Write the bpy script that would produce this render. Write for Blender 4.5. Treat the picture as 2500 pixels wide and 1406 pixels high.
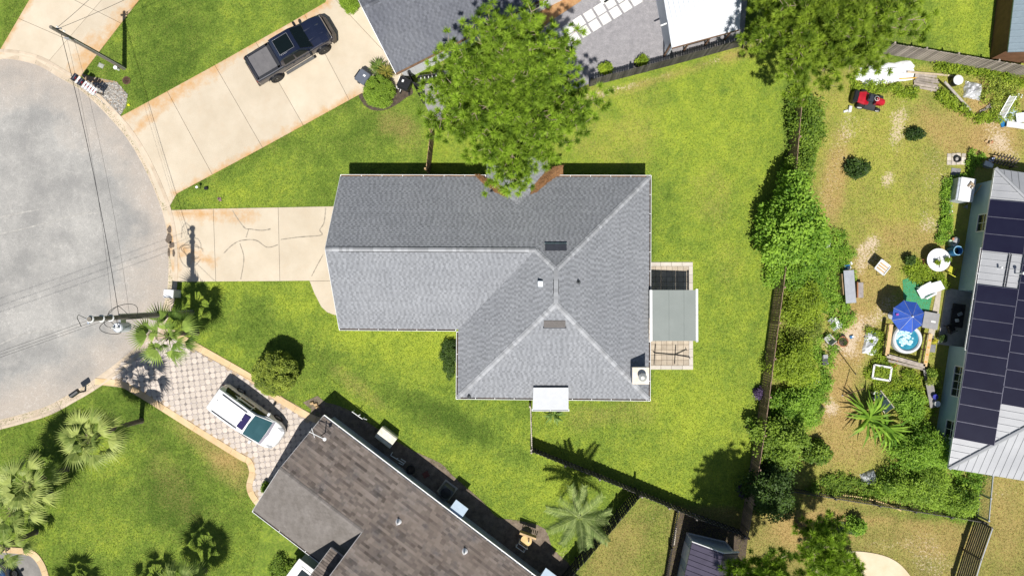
import bpy, math, random
import numpy as np
from mathutils import Vector, Matrix
sc = bpy.context.scene
for o in list(bpy.data.objects): bpy.data.objects.remove(o)
R = random.Random(7); RN = np.random.default_rng(11)
PI = math.pi
# ---------------------------------------------------------------- camera (drone, almost straight down)
F, H, NX, NY = 1679.0, 45.0, 1287.8, 719.8          # focal length in photo pixels, height, where the plumb line meets the photo
fw = np.array([math.sin(math.atan((1250-NX)/F)), math.sin(math.atan((NY-703)/F)), 0.0])
fw[2] = -math.sqrt(1-fw[0]**2-fw[1]**2)
cr = np.cross(fw, [0, 1, 0]); cr /= np.linalg.norm(cr); cu = np.cross(cr, fw)
cam = bpy.data.cameras.new('camera'); cam.sensor_width = 36; cam.sensor_fit = 'HORIZONTAL'; cam.lens = 36*F/2500
cam.clip_start = 0.5; cam.clip_end = 2000
co = bpy.data.objects.new('camera', cam); sc.collection.objects.link(co)
co.matrix_world = Matrix(((cr[0], cu[0], -fw[0], 0), (cr[1], cu[1], -fw[1], 0), (cr[2], cu[2], -fw[2], H), (0, 0, 0, 1)))
sc.camera = co
# ---------------------------------------------------------------- sky, sun, exposure
ELEV = 62.0
w = bpy.data.worlds.new('World'); sc.world = w; w.use_nodes = True
nt = w.node_tree; bg = nt.nodes['Background']; sky = nt.nodes.new('ShaderNodeTexSky'); sky.sky_type = 'NISHITA'
sky.sun_disc = False; sky.sun_elevation = math.radians(ELEV); sky.sun_rotation = math.radians(180); sky.altitude = 10
sky.air_density = 1.0; sky.dust_density = 1.0; sky.ozone_density = 1.0
nt.links.new(sky.outputs[0], bg.inputs[0]); bg.inputs[1].default_value = 0.058
sl = bpy.data.lights.new('sun', 'SUN'); sl.energy = 4.9; sl.angle = math.radians(0.5); sl.color = (1.0, 0.955, 0.88)
so = bpy.data.objects.new('sun', sl); sc.collection.objects.link(so); so.rotation_euler = (math.radians(90-ELEV), 0, 0); so.location = (0, -30, 60)
sc.view_settings.view_transform = 'Standard'; sc.view_settings.look = 'None'; sc.view_settings.gamma = 1
sc.view_settings.use_curve_mapping = False; sc.view_settings.exposure = 0.29
sc.render.engine = 'CYCLES'
# ---------------------------------------------------------------- helpers
def G(px, py, z=0.0):
    """world point at height z that a spot of the survey (photo pixel) stands for"""
    d = fw + cr*((px-1250)/F) + cu*((703-py)/F)
    t = (z-H)/d[2]
    return Vector((d[0]*t, d[1]*t, z))
def GP(pts, z=0.0): return [tuple(G(a, b, z)[:2]) for a, b in pts]
def topix(x, y, z=0.0):
    d = np.stack([np.asarray(x, float), np.asarray(y, float), np.full_like(np.asarray(x, float), z-H)], -1)
    dep = d@fw
    return 1250+F*(d@cr)/dep, 703-F*(d@cu)/dep
COL = sc.collection
def link(o, parent=None):
    COL.objects.link(o)
    if parent is not None: o.parent = parent
    return o
def thing(name, label, cat, loc=(0, 0, 0), rz=0.0, group=None):
    o = bpy.data.objects.new(name, None); o.empty_display_size = .2
    o.location = loc; o.rotation_euler = (0, 0, rz); o['label'] = label; o['category'] = cat
    if group: o['group'] = group
    return link(o)
def tag(o, label, cat, group=None):
    o['label'] = label; o['category'] = cat
    if group: o['group'] = group
    return o
def rootloc(p):
    while p.parent is not None: p = p.parent
    return p.location
def nrm(v):
    v = Vector(v); return v.normalized() if v.length > 1e-9 else Vector((0, 0, 1))
class MB:
    def __init__(s): s.v = []; s.f = []; s.m = []; s.t = []; s.cm = 0; s.ct = .5
    def face(s, pts):
        n = len(s.v); s.v += [tuple(p) for p in pts]; s.f.append(tuple(range(n, n+len(pts)))); s.m.append(s.cm); s.t.append(s.ct)
        return s
    def hull(s, vs, fs):
        n = len(s.v); s.v += [tuple(p) for p in vs]
        for f in fs: s.f.append(tuple(i+n for i in f)); s.m.append(s.cm); s.t.append(s.ct)
        return s
    def box(s, c, d, rz=0.0, taper=1.0):
        hx, hy, hz = d[0]/2, d[1]/2, d[2]/2; ca, sa = math.cos(rz), math.sin(rz); vs = []
        for k, z in ((1, -hz), (taper, hz)):
            for x, y in ((-hx, -hy), (hx, -hy), (hx, hy), (-hx, hy)):
                x *= k; y *= k
                vs.append((c[0]+ca*x-sa*y, c[1]+sa*x+ca*y, c[2]+z))
        return s.hull(vs, [(3, 2, 1, 0), (4, 5, 6, 7), (0, 1, 5, 4), (1, 2, 6, 5), (2, 3, 7, 6), (3, 0, 4, 7)])
    def rbox(s, c, d, rz=0.0, b=.03):
        """box with bevelled top and upright edges"""
        hx, hy = d[0]/2, d[1]/2; z0 = c[2]-d[2]/2; z1 = c[2]+d[2]/2
        def ring(i, z):
            a, e = hx-i, hy-i; q = b
            return [(x, y, z) for x, y in ((-a+q, -e), (a-q, -e), (a, -e+q), (a, e-q), (a-q, e), (-a+q, e), (-a, e-q), (-a, -e+q))]
        ca, sa = math.cos(rz), math.sin(rz)
        vs = [(c[0]+ca*x-sa*y, c[1]+sa*x+ca*y, z) for r in (ring(0, z0), ring(0, z1-b), ring(b*.7, z1)) for x, y, z in r]
        fs = [tuple(range(7, -1, -1)), tuple(range(16, 24))]
        for k in (0, 8):
            for i in range(8): j = (i+1) % 8; fs.append((k+i, k+j, k+8+j, k+8+i))
        return s.hull(vs, fs)
    def prism(s, poly, z0, z1):
        n = len(poly); a = sum(poly[i][0]*poly[(i+1) % n][1]-poly[(i+1) % n][0]*poly[i][1] for i in range(n))
        if a < 0: poly = poly[::-1]
        z0f = z0 if callable(z0) else (lambda x, y: z0); z1f = z1 if callable(z1) else (lambda x, y: z1)
        vs = [(x, y, z0f(x, y)) for x, y in poly]+[(x, y, z1f(x, y)) for x, y in poly]
        return s.hull(vs, [tuple(range(n-1, -1, -1)), tuple(range(n, 2*n))]+[(i, (i+1) % n, n+(i+1) % n, n+i) for i in range(n)])
    def beam(s, a, b, w, h, up=(0, 0, 1)):
        a, b = Vector(a), Vector(b); d = nrm(b-a); u = Vector(up)
        if abs(d.dot(u)) > .98: u = Vector((1, 0, 0))
        x = nrm(d.cross(u)); y = nrm(x.cross(d)); vs = []
        for p in (a, b):
            for i, j in ((-1, -1), (1, -1), (1, 1), (-1, 1)): vs.append(p+x*(i*w/2)+y*(j*h/2))
        return s.hull(vs, [(3, 2, 1, 0), (4, 5, 6, 7), (0, 1, 5, 4), (1, 2, 6, 5), (2, 3, 7, 6), (3, 0, 4, 7)])
    def tube(s, pts, r, n=6, cap=True):
        pts = [Vector(p) for p in pts]; m = len(pts); rs = r if isinstance(r, (list, tuple)) else [r]*m
        vs = []; ref = None
        for i, p in enumerate(pts):
            d = nrm(pts[min(i+1, m-1)]-pts[max(i-1, 0)])
            if ref is None: ref = nrm(d.orthogonal())
            ref = nrm(ref-d*ref.dot(d)); q = d.cross(ref)
            for k in range(n): a = 2*PI*k/n; vs.append(p+(ref*math.cos(a)+q*math.sin(a))*rs[i])
        fs = [(i*n+k, i*n+(k+1) % n, (i+1)*n+(k+1) % n, (i+1)*n+k) for i in range(m-1) for k in range(n)]
        if cap: fs += [tuple(range(n-1, -1, -1)), tuple(range((m-1)*n, m*n))]
        return s.hull(vs, fs)
    def lathe(s, c, prof, n=20, closed=True):
        vs = []
        for r, z in prof:
            for k in range(n): a = 2*PI*k/n; vs.append((c[0]+r*math.cos(a), c[1]+r*math.sin(a), c[2]+z))
        m = len(prof); fs = [(i*n+k, i*n+(k+1) % n, (i+1)*n+(k+1) % n, (i+1)*n+k) for i in range(m-1) for k in range(n)]
        if closed: fs += [tuple(range(n-1, -1, -1)), tuple(range((m-1)*n, m*n))]
        return s.hull(vs, fs)
    def xf(s, M):
        s.v = [tuple(M@Vector(p)) for p in s.v]; return s
    def mesh(s, name, mats, off=None, smooth=False):
        me = bpy.data.meshes.new(name)
        v = s.v if off is None else [(p[0]-off[0], p[1]-off[1], p[2]-off[2]) for p in s.v]
        me.from_pydata(v, [], s.f)
        for m in (mats if isinstance(mats, (list, tuple)) else [mats]): me.materials.append(m)
        if any(s.m): me.polygons.foreach_set('material_index', s.m)
        a = me.attributes.new('tone', 'FLOAT', 'FACE'); a.data.foreach_set('value', s.t)
        if smooth: me.polygons.foreach_set('use_smooth', [True]*len(s.f))
        me.update(); return me
    def build(s, name, mats, parent=None, world=True, smooth=False, kind=None):
        off = rootloc(parent) if (parent is not None and world) else None
        o = bpy.data.objects.new(name, s.mesh(name, mats, off, smooth))
        if kind: o['kind'] = kind
        return link(o, parent)
def put(name, me, parent, loc=(0, 0, 0), rot=(0, 0, 0), scale=(1, 1, 1), world=True, kind=None):
    o = bpy.data.objects.new(name, me)
    if world and parent is not None: q = rootloc(parent); loc = (loc[0]-q[0], loc[1]-q[1], loc[2]-q[2])
    o.location = loc; o.rotation_euler = rot; o.scale = scale
    if kind: o['kind'] = kind
    return link(o, parent)
def dup(root, loc, rz=0.0, label=None, scale=None):
    r = root.copy(); COL.objects.link(r); r.location = loc; r.rotation_euler = (0, 0, rz)
    if scale: r.scale = (scale,)*3
    if label: r['label'] = label
    for ch in root.children:
        c = ch.copy(); COL.objects.link(c); c.parent = r
        for g in ch.children: d = g.copy(); COL.objects.link(d); d.parent = c
    return r
def arr_mesh(name, V, nper, tone, mat, off=None):
    """many separate faces of nper corners each; V (N,nper,3), tone (N)"""
    V = np.asarray(V, np.float32)
    if off is not None: V = V-np.asarray(off, np.float32)
    n = len(V); me = bpy.data.meshes.new(name); me.vertices.add(n*nper); me.vertices.foreach_set('co', V.reshape(-1))
    me.loops.add(n*nper); me.loops.foreach_set('vertex_index', np.arange(n*nper, dtype=np.int32))
    me.polygons.add(n); me.polygons.foreach_set('loop_start', np.arange(0, n*nper, nper, dtype=np.int32))
    try: me.polygons.foreach_set('loop_total', np.full(n, nper, dtype=np.int32))
    except Exception: pass
    a = me.attributes.new('tone', 'FLOAT', 'FACE'); a.data.foreach_set('value', np.asarray(tone, np.float32))
    me.materials.append(mat); me.update(calc_edges=True); me.validate(); return me
# ---------------------------------------------------------------- materials
MATS = {}
def nd(t, k, **kw):
    n = t.nodes.new(k)
    for a, b in kw.items(): setattr(n, a, b)
    return n
def rgb(c): return (c[0], c[1], c[2], 1)
def noise(t, co, scale, detail=4, rough=.6):
    n = nd(t, 'ShaderNodeTexNoise'); n.inputs['Scale'].default_value = scale; n.inputs['Detail'].default_value = detail
    n.inputs['Roughness'].default_value = rough; t.links.new(co, n.inputs['Vector']); return n.outputs['Fac']
def mrange(t, x, a, b, c=0.0, d=1.0):
    n = nd(t, 'ShaderNodeMapRange'); t.links.new(x, n.inputs[0])
    for i, v in zip((1, 2, 3, 4), (a, b, c, d)): n.inputs[i].default_value = v
    return n.outputs[0]
def math2(t, op, a, b):
    n = nd(t, 'ShaderNodeMath', operation=op)
    for i, v in enumerate((a, b)):
        if isinstance(v, (int, float)): n.inputs[i].default_value = v
        else: t.links.new(v, n.inputs[i])
    return n.outputs[0]
def mix(t, fac, a, b, mode='MIX'):
    n = nd(t, 'ShaderNodeMix', data_type='RGBA', blend_type=mode)
    if isinstance(fac, (int, float)): n.inputs[0].default_value = fac
    else: t.links.new(fac, n.inputs[0])
    for i, v in ((6, a), (7, b)):
        if isinstance(v, (tuple, list)): n.inputs[i].default_value = rgb(v)
        else: t.links.new(v, n.inputs[i])
    return n.outputs[2]
def grey(t, v):
    n = nd(t, 'ShaderNodeCombineColor')
    for i in range(3): t.links.new(v, n.inputs[i])
    return n.outputs[0]
def newmat(name):
    m = bpy.data.materials.new(name); m.use_nodes = True; t = m.node_tree; p = t.nodes['Principled BSDF']
    tc = nd(t, 'ShaderNodeTexCoord'); return m, t, p, tc.outputs['Object']
def attr(t, name):
    a = nd(t, 'ShaderNodeAttribute'); a.attribute_name = name; return a.outputs['Fac']
def bump(t, p, h, strength=.3, dist=.02):
    b = nd(t, 'ShaderNodeBump'); b.inputs['Strength'].default_value = strength; b.inputs['Distance'].default_value = dist
    t.links.new(h, b.inputs['Height']); t.links.new(b.outputs[0], p.inputs['Normal'])
def M(name, c, rough=.6, metal=0.0, var=.25, scale=4.0, c2=None, bmp=0.0, bscale=40, tone=0.0, coat=0.0, spec=.5, fine=.0, finescale=60):
    """plain procedural material: colour c wandering towards c2 (or lighter/darker) with noise; tone = spread taken from the per-piece attribute"""
    if name in MATS: return MATS[name]
    m, t, p, co = newmat(name)
    n = noise(t, co, scale); f = mrange(t, n, .3, .7)
    if c2 is None: a = [x*(1-var) for x in c]; b = [min(1, x*(1+var*.6)) for x in c]
    else: a, b = c, c2
    col = mix(t, f, a, b)
    if fine: col = mix(t, 1.0, col, grey(t, mrange(t, noise(t, co, finescale, 2), .25, .75, 1-fine, 1+fine)), 'MULTIPLY')
    if tone: col = mix(t, 1.0, col, grey(t, mrange(t, attr(t, 'tone'), 0, 1, 1-tone, 1+tone)), 'MULTIPLY')
    t.links.new(col, p.inputs['Base Color']); p.inputs['Roughness'].default_value = rough; p.inputs['Metallic'].default_value = metal
    p.inputs['Specular IOR Level'].default_value = spec
    if coat: p.inputs['Coat Weight'].default_value = coat; p.inputs['Coat Roughness'].default_value = .05
    if bmp: bump(t, p, noise(t, co, bscale, 3), bmp)
    MATS[name] = m; return m
def leafmat(name, lo, hi, trans=.35, rough=.55, spec=.25):
    """leaf: per-clump tone between lo and hi, part of the light passes through"""
    if name in MATS: return MATS[name]
    m, t, p, co = newmat(name)
    col = mix(t, attr(t, 'tone'), lo, hi)
    t.links.new(col, p.inputs['Base Color']); p.inputs['Roughness'].default_value = rough; p.inputs['Specular IOR Level'].default_value = spec
    tr = nd(t, 'ShaderNodeBsdfTranslucent'); t.links.new(mix(t, 1.0, col, (1.0, 1.0, .55), 'MULTIPLY'), tr.inputs[0])
    ms = nd(t, 'ShaderNodeMixShader'); ms.inputs[0].default_value = trans
    t.links.new(p.outputs[0], ms.inputs[1]); t.links.new(tr.outputs[0], ms.inputs[2])
    t.links.new(ms.outputs[0], t.nodes['Material Output'].inputs[0]); MATS[name] = m; return m
def glassmat(name, c, rough=.05):
    return M(name, c, rough, 0, .1, 2, spec=.5, coat=.15)
white = M('white_paint', (.78, .79, .8), .45, var=.06, fine=.05)
offwhite = M('weathered_white', (.62, .63, .62), .6, var=.15, scale=6)
darkmetal = M('dark_metal', (.03, .032, .036), .45, .4)
black = M('black_plastic', (.012, .013, .016), .4)
galv = M('galvanised', (.45, .47, .5), .4, .5, .15)
timber = M('timber', (.33, .22, .12), .8, var=.35, scale=3, tone=.25, fine=.2)
greywood = M('weathered_wood', (.30, .26, .225), .85, var=.35, scale=5, tone=.3, fine=.25)
darkwood = M('dark_wood', (.030, .028, .029), .85, var=.4, scale=5, tone=.4, fine=.2)
brownwood = M('brown_wood', (.17, .10, .065), .85, var=.3, scale=4, tone=.35, fine=.2)
tanwood = M('tan_wood', (.48, .33, .17), .75, var=.3, scale=4, tone=.25, fine=.2)
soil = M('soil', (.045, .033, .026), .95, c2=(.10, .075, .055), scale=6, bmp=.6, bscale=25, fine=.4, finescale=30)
concrete_m = M('concrete', (.50, .43, .34), .85, c2=(.62, .56, .46), scale=.9, fine=.12, tone=.08, bmp=.05)
rubber = M('rubber', (.018, .018, .019), .8)
terracotta = M('terracotta', (.42, .17, .09), .8)
# ================================================================ SETTING
def catmull(pts, n=6, closed=False):
    P = [Vector((p[0], p[1], p[2] if len(p) > 2 else 0)) for p in pts]; m = len(P); out = []
    for i in range(m if closed else m-1):
        g = (lambda k: P[k % m]) if closed else (lambda k: P[min(max(k, 0), m-1)])
        a, b, c, d = g(i-1), g(i), g(i+1), g(i+2)
        for k in range(n):
            t = k/n; out.append(.5*((2*b)+(c-a)*t+(2*a-5*b+4*c-d)*t*t+(3*b-a-3*c+d)*t**3))
    if not closed: out.append(P[-1])
    return out
def clip(poly, p, d, keep=1, gap=0.0):
    """part of the 2D polygon on the left (keep=1) or right (-1) of the line through p along d, less half the gap"""
    nx, ny = -d[1], d[0]; L = math.hypot(nx, ny); nx /= L; ny /= L; out = []
    f = lambda q: keep*((q[0]-p[0])*nx+(q[1]-p[1])*ny)-gap/2
    for i in range(len(poly)):
        a, b = poly[i], poly[(i+1) % len(poly)]; fa, fb = f(a), f(b)
        if fa >= 0: out.append(a)
        if (fa >= 0) != (fb >= 0): t = fa/(fa-fb); out.append((a[0]+(b[0]-a[0])*t, a[1]+(b[1]-a[1])*t))
    return out
def inpoly(x, y, poly):
    x = np.asarray(x); y = np.asarray(y); r = np.zeros(x.shape, bool); n = len(poly)
    for i in range(n):
        (x1, y1), (x2, y2) = poly[i], poly[(i+1) % n]
        c = ((y1 > y) != (y2 > y)) & (x < (x2-x1)*(y-y1)/((y2-y1) if y2 != y1 else 1e-9)+x1); r ^= c
    return r
def structure(name, mb, mat, parent=None, kind='structure', smooth=False):
    o = mb.build(name, mat, parent, smooth=smooth)
    if parent is None: o['kind'] = kind
    return o
# ---- ground: one sheet, finer under the picture, with the lawns' own colour differences as attributes
def rough_noise(shape, cells, seed):
    g = np.random.default_rng(seed).random((cells[0]+3, cells[1]+3)); ys = np.linspace(0, cells[0], shape[0]); xs = np.linspace(0, cells[1], shape[1])
    yi = ys.astype(int); xi = xs.astype(int); fy = (ys-yi)[:, None]; fx = (xs-xi)[None]; fy = fy*fy*(3-2*fy); fx = fx*fx*(3-2*fx)
    a = g[np.ix_(yi, xi)]; b = g[np.ix_(yi, xi+1)]; c = g[np.ix_(yi+1, xi)]; d = g[np.ix_(yi+1, xi+1)]
    return (a*(1-fx)+b*fx)*(1-fy)+(c*(1-fx)+d*fx)*fy
gx = np.arange(-37, 36.01, .2); gy = np.arange(-21, 22.01, .2)
XX, YY = np.meshgrid(gx, gy); PXg, PYg = topix(XX, YY)
lime = np.full(XX.shape, .30); dry = np.full(XX.shape, .10); sand = np.zeros(XX.shape)
for poly, l, d in (
    ([(220, -90), (830, -90), (980, 190), (300, 320)], .38, .05), ([(380, 520), (1060, 160), (1060, 430), (830, 520)], .42, .06),
    ([(-200, 930), (320, 930), (720, 1250), (760, 1600), (-200, 1600)], .36, .08), ([(400, 680), (1120, 680), (1120, 960), (1300, 980), (1300, 1100), (1560, 1210), (1380, 1420), (700, 960), (380, 800)], .55, .03),
    ([(1040, 130), (1920, 60), (1900, 720), (1830, 1300), (1298, 1100), (1298, 960), (1590, 960), (1590, 430), (1040, 430)], .66, .05),
    ([(1980, 170), (2620, 150), (2620, 1270), (1840, 1210), (1900, 700)], .62, .42), ([(1390, 1420), (1560, 1210), (1660, 1250), (1640, 1600), (1300, 1600)], .32, .34),
    ([(1640, 1230), (2420, 1280), (2380, 1600), (1640, 1600)], .30, .55), ([(2400, 1150), (2700, 1150), (2700, 1600), (2380, 1600)], .35, .50),
    ([(2240, -90), (2640, -90), (2640, 170), (2240, 120)], .62, .04)):
    k = inpoly(PXg, PYg, poly); lime[k] = l; dry[k] = d
def blob(A, cx, cy, rx, ry, rot, amt, soft=.5, rag=.5, seed=0):
    a = math.radians(rot); x = PXg-cx; y = PYg-cy; u = (x*math.cos(a)+y*math.sin(a))/rx; v = (-x*math.sin(a)+y*math.cos(a))/ry
    d = np.sqrt(u*u+v*v)+rag*(rough_noise(XX.shape, (70, 120), seed+int(cx)) - .5)
    A += amt*np.clip((1-d)/soft+.5, 0, 1)
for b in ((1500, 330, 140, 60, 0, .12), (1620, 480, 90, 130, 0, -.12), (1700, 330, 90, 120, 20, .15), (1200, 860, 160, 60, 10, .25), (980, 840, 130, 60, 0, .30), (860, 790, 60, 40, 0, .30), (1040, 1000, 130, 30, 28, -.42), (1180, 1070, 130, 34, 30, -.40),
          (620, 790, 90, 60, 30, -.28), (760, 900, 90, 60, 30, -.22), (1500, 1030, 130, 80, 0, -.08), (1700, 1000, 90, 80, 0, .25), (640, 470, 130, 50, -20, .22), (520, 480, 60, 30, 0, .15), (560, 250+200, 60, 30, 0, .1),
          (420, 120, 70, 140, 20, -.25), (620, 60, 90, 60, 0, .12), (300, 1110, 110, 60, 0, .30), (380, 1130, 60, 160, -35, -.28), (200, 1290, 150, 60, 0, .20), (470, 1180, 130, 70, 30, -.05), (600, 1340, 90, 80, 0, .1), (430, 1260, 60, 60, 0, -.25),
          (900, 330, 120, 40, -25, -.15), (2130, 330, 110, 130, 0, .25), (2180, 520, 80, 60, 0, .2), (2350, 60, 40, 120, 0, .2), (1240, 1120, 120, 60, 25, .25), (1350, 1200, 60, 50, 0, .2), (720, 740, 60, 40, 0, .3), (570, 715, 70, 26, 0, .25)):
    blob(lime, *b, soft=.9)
gq = random.Random(5)
for _ in range(70): blob(lime, gq.uniform(1380, 1860), gq.uniform(160, 420) if gq.random() < .6 else gq.uniform(420, 1050), gq.uniform(4, 11), gq.uniform(4, 10), 0, -gq.uniform(.15, .38), soft=.9, seed=_)
for _ in range(46): blob(lime, gq.uniform(430, 1290), gq.uniform(700, 1180), gq.uniform(8, 26), gq.uniform(6, 16), gq.uniform(0, 90), gq.uniform(-.3, .2), soft=.9, seed=_)
for _ in range(40): blob(lime, gq.uniform(20, 620), gq.uniform(960, 1400), gq.uniform(10, 34), gq.uniform(8, 22), gq.uniform(0, 90), gq.uniform(-.22, .25), soft=.9, seed=_)
for _ in range(30): blob(lime, gq.uniform(300, 1030), gq.uniform(20, 490), gq.uniform(10, 34), gq.uniform(8, 22), gq.uniform(0, 90), gq.uniform(-.2, .2), soft=.9, seed=_)
for b in ((520, 1090, 110, 34, 35, .42), (560, 1150, 60, 40, 40, .35), (420, 1180, 40, 90, -30, .18), (960, 300, 40, 30, 0, .35), (1000, 340, 30, 40, 0, .2), (1490, 350, 120, 60, 0, .22), (1740, 480, 50, 80, 0, .18), (1560, 260, 60, 60, 0, .12), (1430, 560-330, 40, 30, 0, .3),
          (1430, 1020, 60, 30, 0, .25), (1540, 1000, 60, 40, 0, .22), (1780, 640, 40, 60, 0, .15), (1500, 1350, 60, 90, 30, .2), (2040, 440, 30, 110, 10, .45), (2330, 330, 110, 50, 30, .35), (2250, 590, 110, 40, 20, .30), (2120, 720, 60, 130, 15, .35), (2060, 900, 40, 130, 10, .45),
          (2060, 1060, 80, 90, 0, .35), (2080, 1240, 140, 30, 10, .35), (2300, 1320, 90, 40, 0, .2), (2440, 330, 60, 60, 0, .4), (2420, 250, 70, 50, 0, .5), (2450, 1250, 50, 120, 0, .2), (1980, 1290, 90, 60, 0, .4), (1800, 990-860, 60, 24, -15, .3), (1620, 190, 180, 8, -17, .5), (560, 230, 90, 16, -27, .2), (870, 940, 90, 20, 38, .25)):
    blob(dry, *b, soft=.7)
for b in ((2195, 315, 16, 38, 10, .85), (2090, 310, 24, 20, 0, .45), (2165, 440, 13, 9, -45, .9), (2280, 430, 30, 40, 0, .45), (2125, 590, 16, 12, 0, .5), (2108, 635, 16, 34, 25, .9), (2260, 545, 30, 16, 10, .7), (2100, 800, 60, 22, -40, .7), (2080, 850, 40, 40, -30, .45), (2430, 300+20, 34, 22, 40, .7), (2440, 365, 34, 14, 30, .7),
          (2035, 415, 20, 70, 10, .45), (2280, 1370, 50, 30, 35, .55), (2160, 1330, 30, 8, 0, .5), (2450, 1200, 30, 20, 0, .4), (1480, 225, 200, 5, -16, .8), (2030, 995, 16, 18, 0, .8), (2200, 905, 26, 12, 30, .6), (2060, 1040, 60, 50, 0, .22), (2230, 1250, 60, 10, 0, .2), (1360, 1375, 34, 22, 40, .7), (1590, 1270, 10, 8, 0, .4), (2020, 940, 10, 10, 0, .7)):
    blob(sand, b[0], b[1], b[2]*1.5, b[3]*1.5, b[4], b[5]*.62, soft=1.0, rag=1.3)
n1 = rough_noise(XX.shape, (50, 85), 3); n2 = rough_noise(XX.shape, (110, 190), 4)
k = (PXg > 2220) & (PYg < 160); lime[k] += .14*np.sin((PXg[k]-2220)/9.5)
n3 = rough_noise(XX.shape, (200, 340), 9); lime += .26*(n1-.5)+.26*(n2-.5); dry += .20*(n2-.5)
def blur(A, k=3):
    for _ in range(k):
        B = A.copy(); B[1:-1, 1:-1] = (A[1:-1, 1:-1]*2+A[:-2, 1:-1]+A[2:, 1:-1]+A[1:-1, :-2]+A[1:-1, 2:])/6; A = B
    return A
lime = np.clip(blur(lime, 3)+.34*(n3-.5), 0, 1); dry = np.clip(blur(dry, 2), 0, 1); sand = np.clip(blur(sand, 1), 0, 1)
for A_b, v_b in ((lime, .4), (dry, .1), (sand, 0)): A_b[0, :] = A_b[-1, :] = v_b; A_b[:, 0] = A_b[:, -1] = v_b
def ground_sheet():
    ny, nx = XX.shape; V = np.stack([XX, YY, np.zeros_like(XX)], -1).reshape(-1, 3).tolist(); I = np.arange(nx*ny).reshape(ny, nx)
    Fq = np.stack([I[:-1, :-1], I[:-1, 1:], I[1:, 1:], I[1:, :-1]], -1).reshape(-1, 4).tolist(); b = 400; n = len(V)
    V += [(-b, -b, 0), (b, -b, 0), (b, b, 0), (-b, b, 0)]; c = [I[0, 0], I[0, -1], I[-1, -1], I[-1, 0]]
    for k, edge in enumerate((I[0, :], I[:, -1], I[-1, ::-1], I[::-1, 0])):
        Fq.append([n+k, n+(k+1) % 4]+[int(q) for q in edge[::-1]])
    me = bpy.data.meshes.new('ground'); me.from_pydata(V, [], Fq)
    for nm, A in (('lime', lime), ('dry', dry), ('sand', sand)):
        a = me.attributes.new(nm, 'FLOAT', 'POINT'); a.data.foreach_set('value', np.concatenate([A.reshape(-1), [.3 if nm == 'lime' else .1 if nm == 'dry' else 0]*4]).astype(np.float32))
    m, t, p, co = newmat('lawn')
    nf = noise(t, co, 26, 3, .7); nm_ = noise(t, co, 6.5, 4, .65); nb = noise(t, co, 1.6, 4, .6)
    L = math2(t, 'ADD', attr(t, 'lime'), mrange(t, nm_, .25, .75, -.30, .30)); L = math2(t, 'ADD', L, mrange(t, nb, .3, .7, -.10, .10))
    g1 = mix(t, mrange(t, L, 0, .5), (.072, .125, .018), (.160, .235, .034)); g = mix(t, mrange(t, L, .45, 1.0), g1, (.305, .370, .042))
    D = math2(t, 'ADD', attr(t, 'dry'), mrange(t, noise(t, co, 9, 5, .75), .3, .7, -.30, .30))
    g = mix(t, mrange(t, D, .10, .95), g, mix(t, nm_, (.34, .235, .09), (.42, .31, .13)))
    S = math2(t, 'ADD', attr(t, 'sand'), mrange(t, noise(t, co, 7, 5, .75), .3, .7, -.40, .40))
    g = mix(t, mrange(t, S, .35, .62), g, mix(t, nm_, (.46, .35, .23), (.62, .52, .40)))
    g = mix(t, 1.0, g, grey(t, mrange(t, nf, .3, .7, .72, 1.25)), 'MULTIPLY')
    t.links.new(g, p.inputs['Base Color']); p.inputs['Roughness'].default_value = .9; p.inputs['Specular IOR Level'].default_value = .1
    bump(t, p, nf, .6, .05); me.materials.append(m)
    o = bpy.data.objects.new('ground', me); o['kind'] = 'structure'; o['label'] = 'lawns and bare patches between the houses'; return link(o)
ground_sheet()
# ---- road: asphalt turning circle
m, t, p, co = newmat('asphalt')
nb = noise(t, co, .35, 4, .6); nf = noise(t, co, 45, 2, .7); nm_ = noise(t, co, 3.5, 5, .7)
c = mix(t, mrange(t, nb, .35, .65), (.25, .247, .24), (.37, .362, .345)); c = mix(t, mrange(t, nm_, .45, .8, 0, .45), c, (.20, .197, .19))
c = mix(t, mrange(t, noise(t, co, .8, 5, .7), .55, .8, 0, .45), c, (.47, .45, .42))
v = nd(t, 'ShaderNodeTexVoronoi', feature='DISTANCE_TO_EDGE'); v.inputs['Scale'].default_value = 1.3
dv = nd(t, 'ShaderNodeVectorMath', operation='ADD'); sc_ = nd(t, 'ShaderNodeTexNoise'); sc_.inputs['Scale'].default_value = 2.2; sc_.inputs['Detail'].default_value = 6; t.links.new(co, sc_.inputs['Vector'])
t.links.new(co, dv.inputs[0]); t.links.new(sc_.outputs['Color'], dv.inputs[1]); t.links.new(dv.outputs[0], v.inputs['Vector'])
sx = nd(t, 'ShaderNodeSeparateXYZ'); t.links.new(co, sx.inputs[0]); rc = G(-20, 586); dd = math2(t, 'SQRT', math2(t, 'ADD', math2(t, 'POWER', math2(t, 'SUBTRACT', sx.outputs[0], rc.x), 2), math2(t, 'POWER', math2(t, 'SUBTRACT', sx.outputs[1], rc.y), 2)), 0)
rim = math2(t, 'MULTIPLY', mrange(t, math2(t, 'ADD', dd, mrange(t, nb, .3, .7, -1.4, 1.4)), 8.6, 11.6), .75); c = mix(t, rim, c, mix(t, nm_, (.36, .30, .25), (.43, .38, .33)))
crk = math2(t, 'MULTIPLY', mrange(t, v.outputs['Distance'], .0, .022, 1, 0), mrange(t, nb, .35, .6, .05, .40))
c = mix(t, crk, c, (.62, .60, .57)); c = mix(t, 1.0, c, grey(t, mrange(t, nf, .25, .75, .62, 1.36)), 'MULTIPLY')
t.links.new(c, p.inputs['Base Color']); p.inputs['Roughness'].default_value = .9; bump(t, p, nf, .5, .01); asphalt = m
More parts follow.
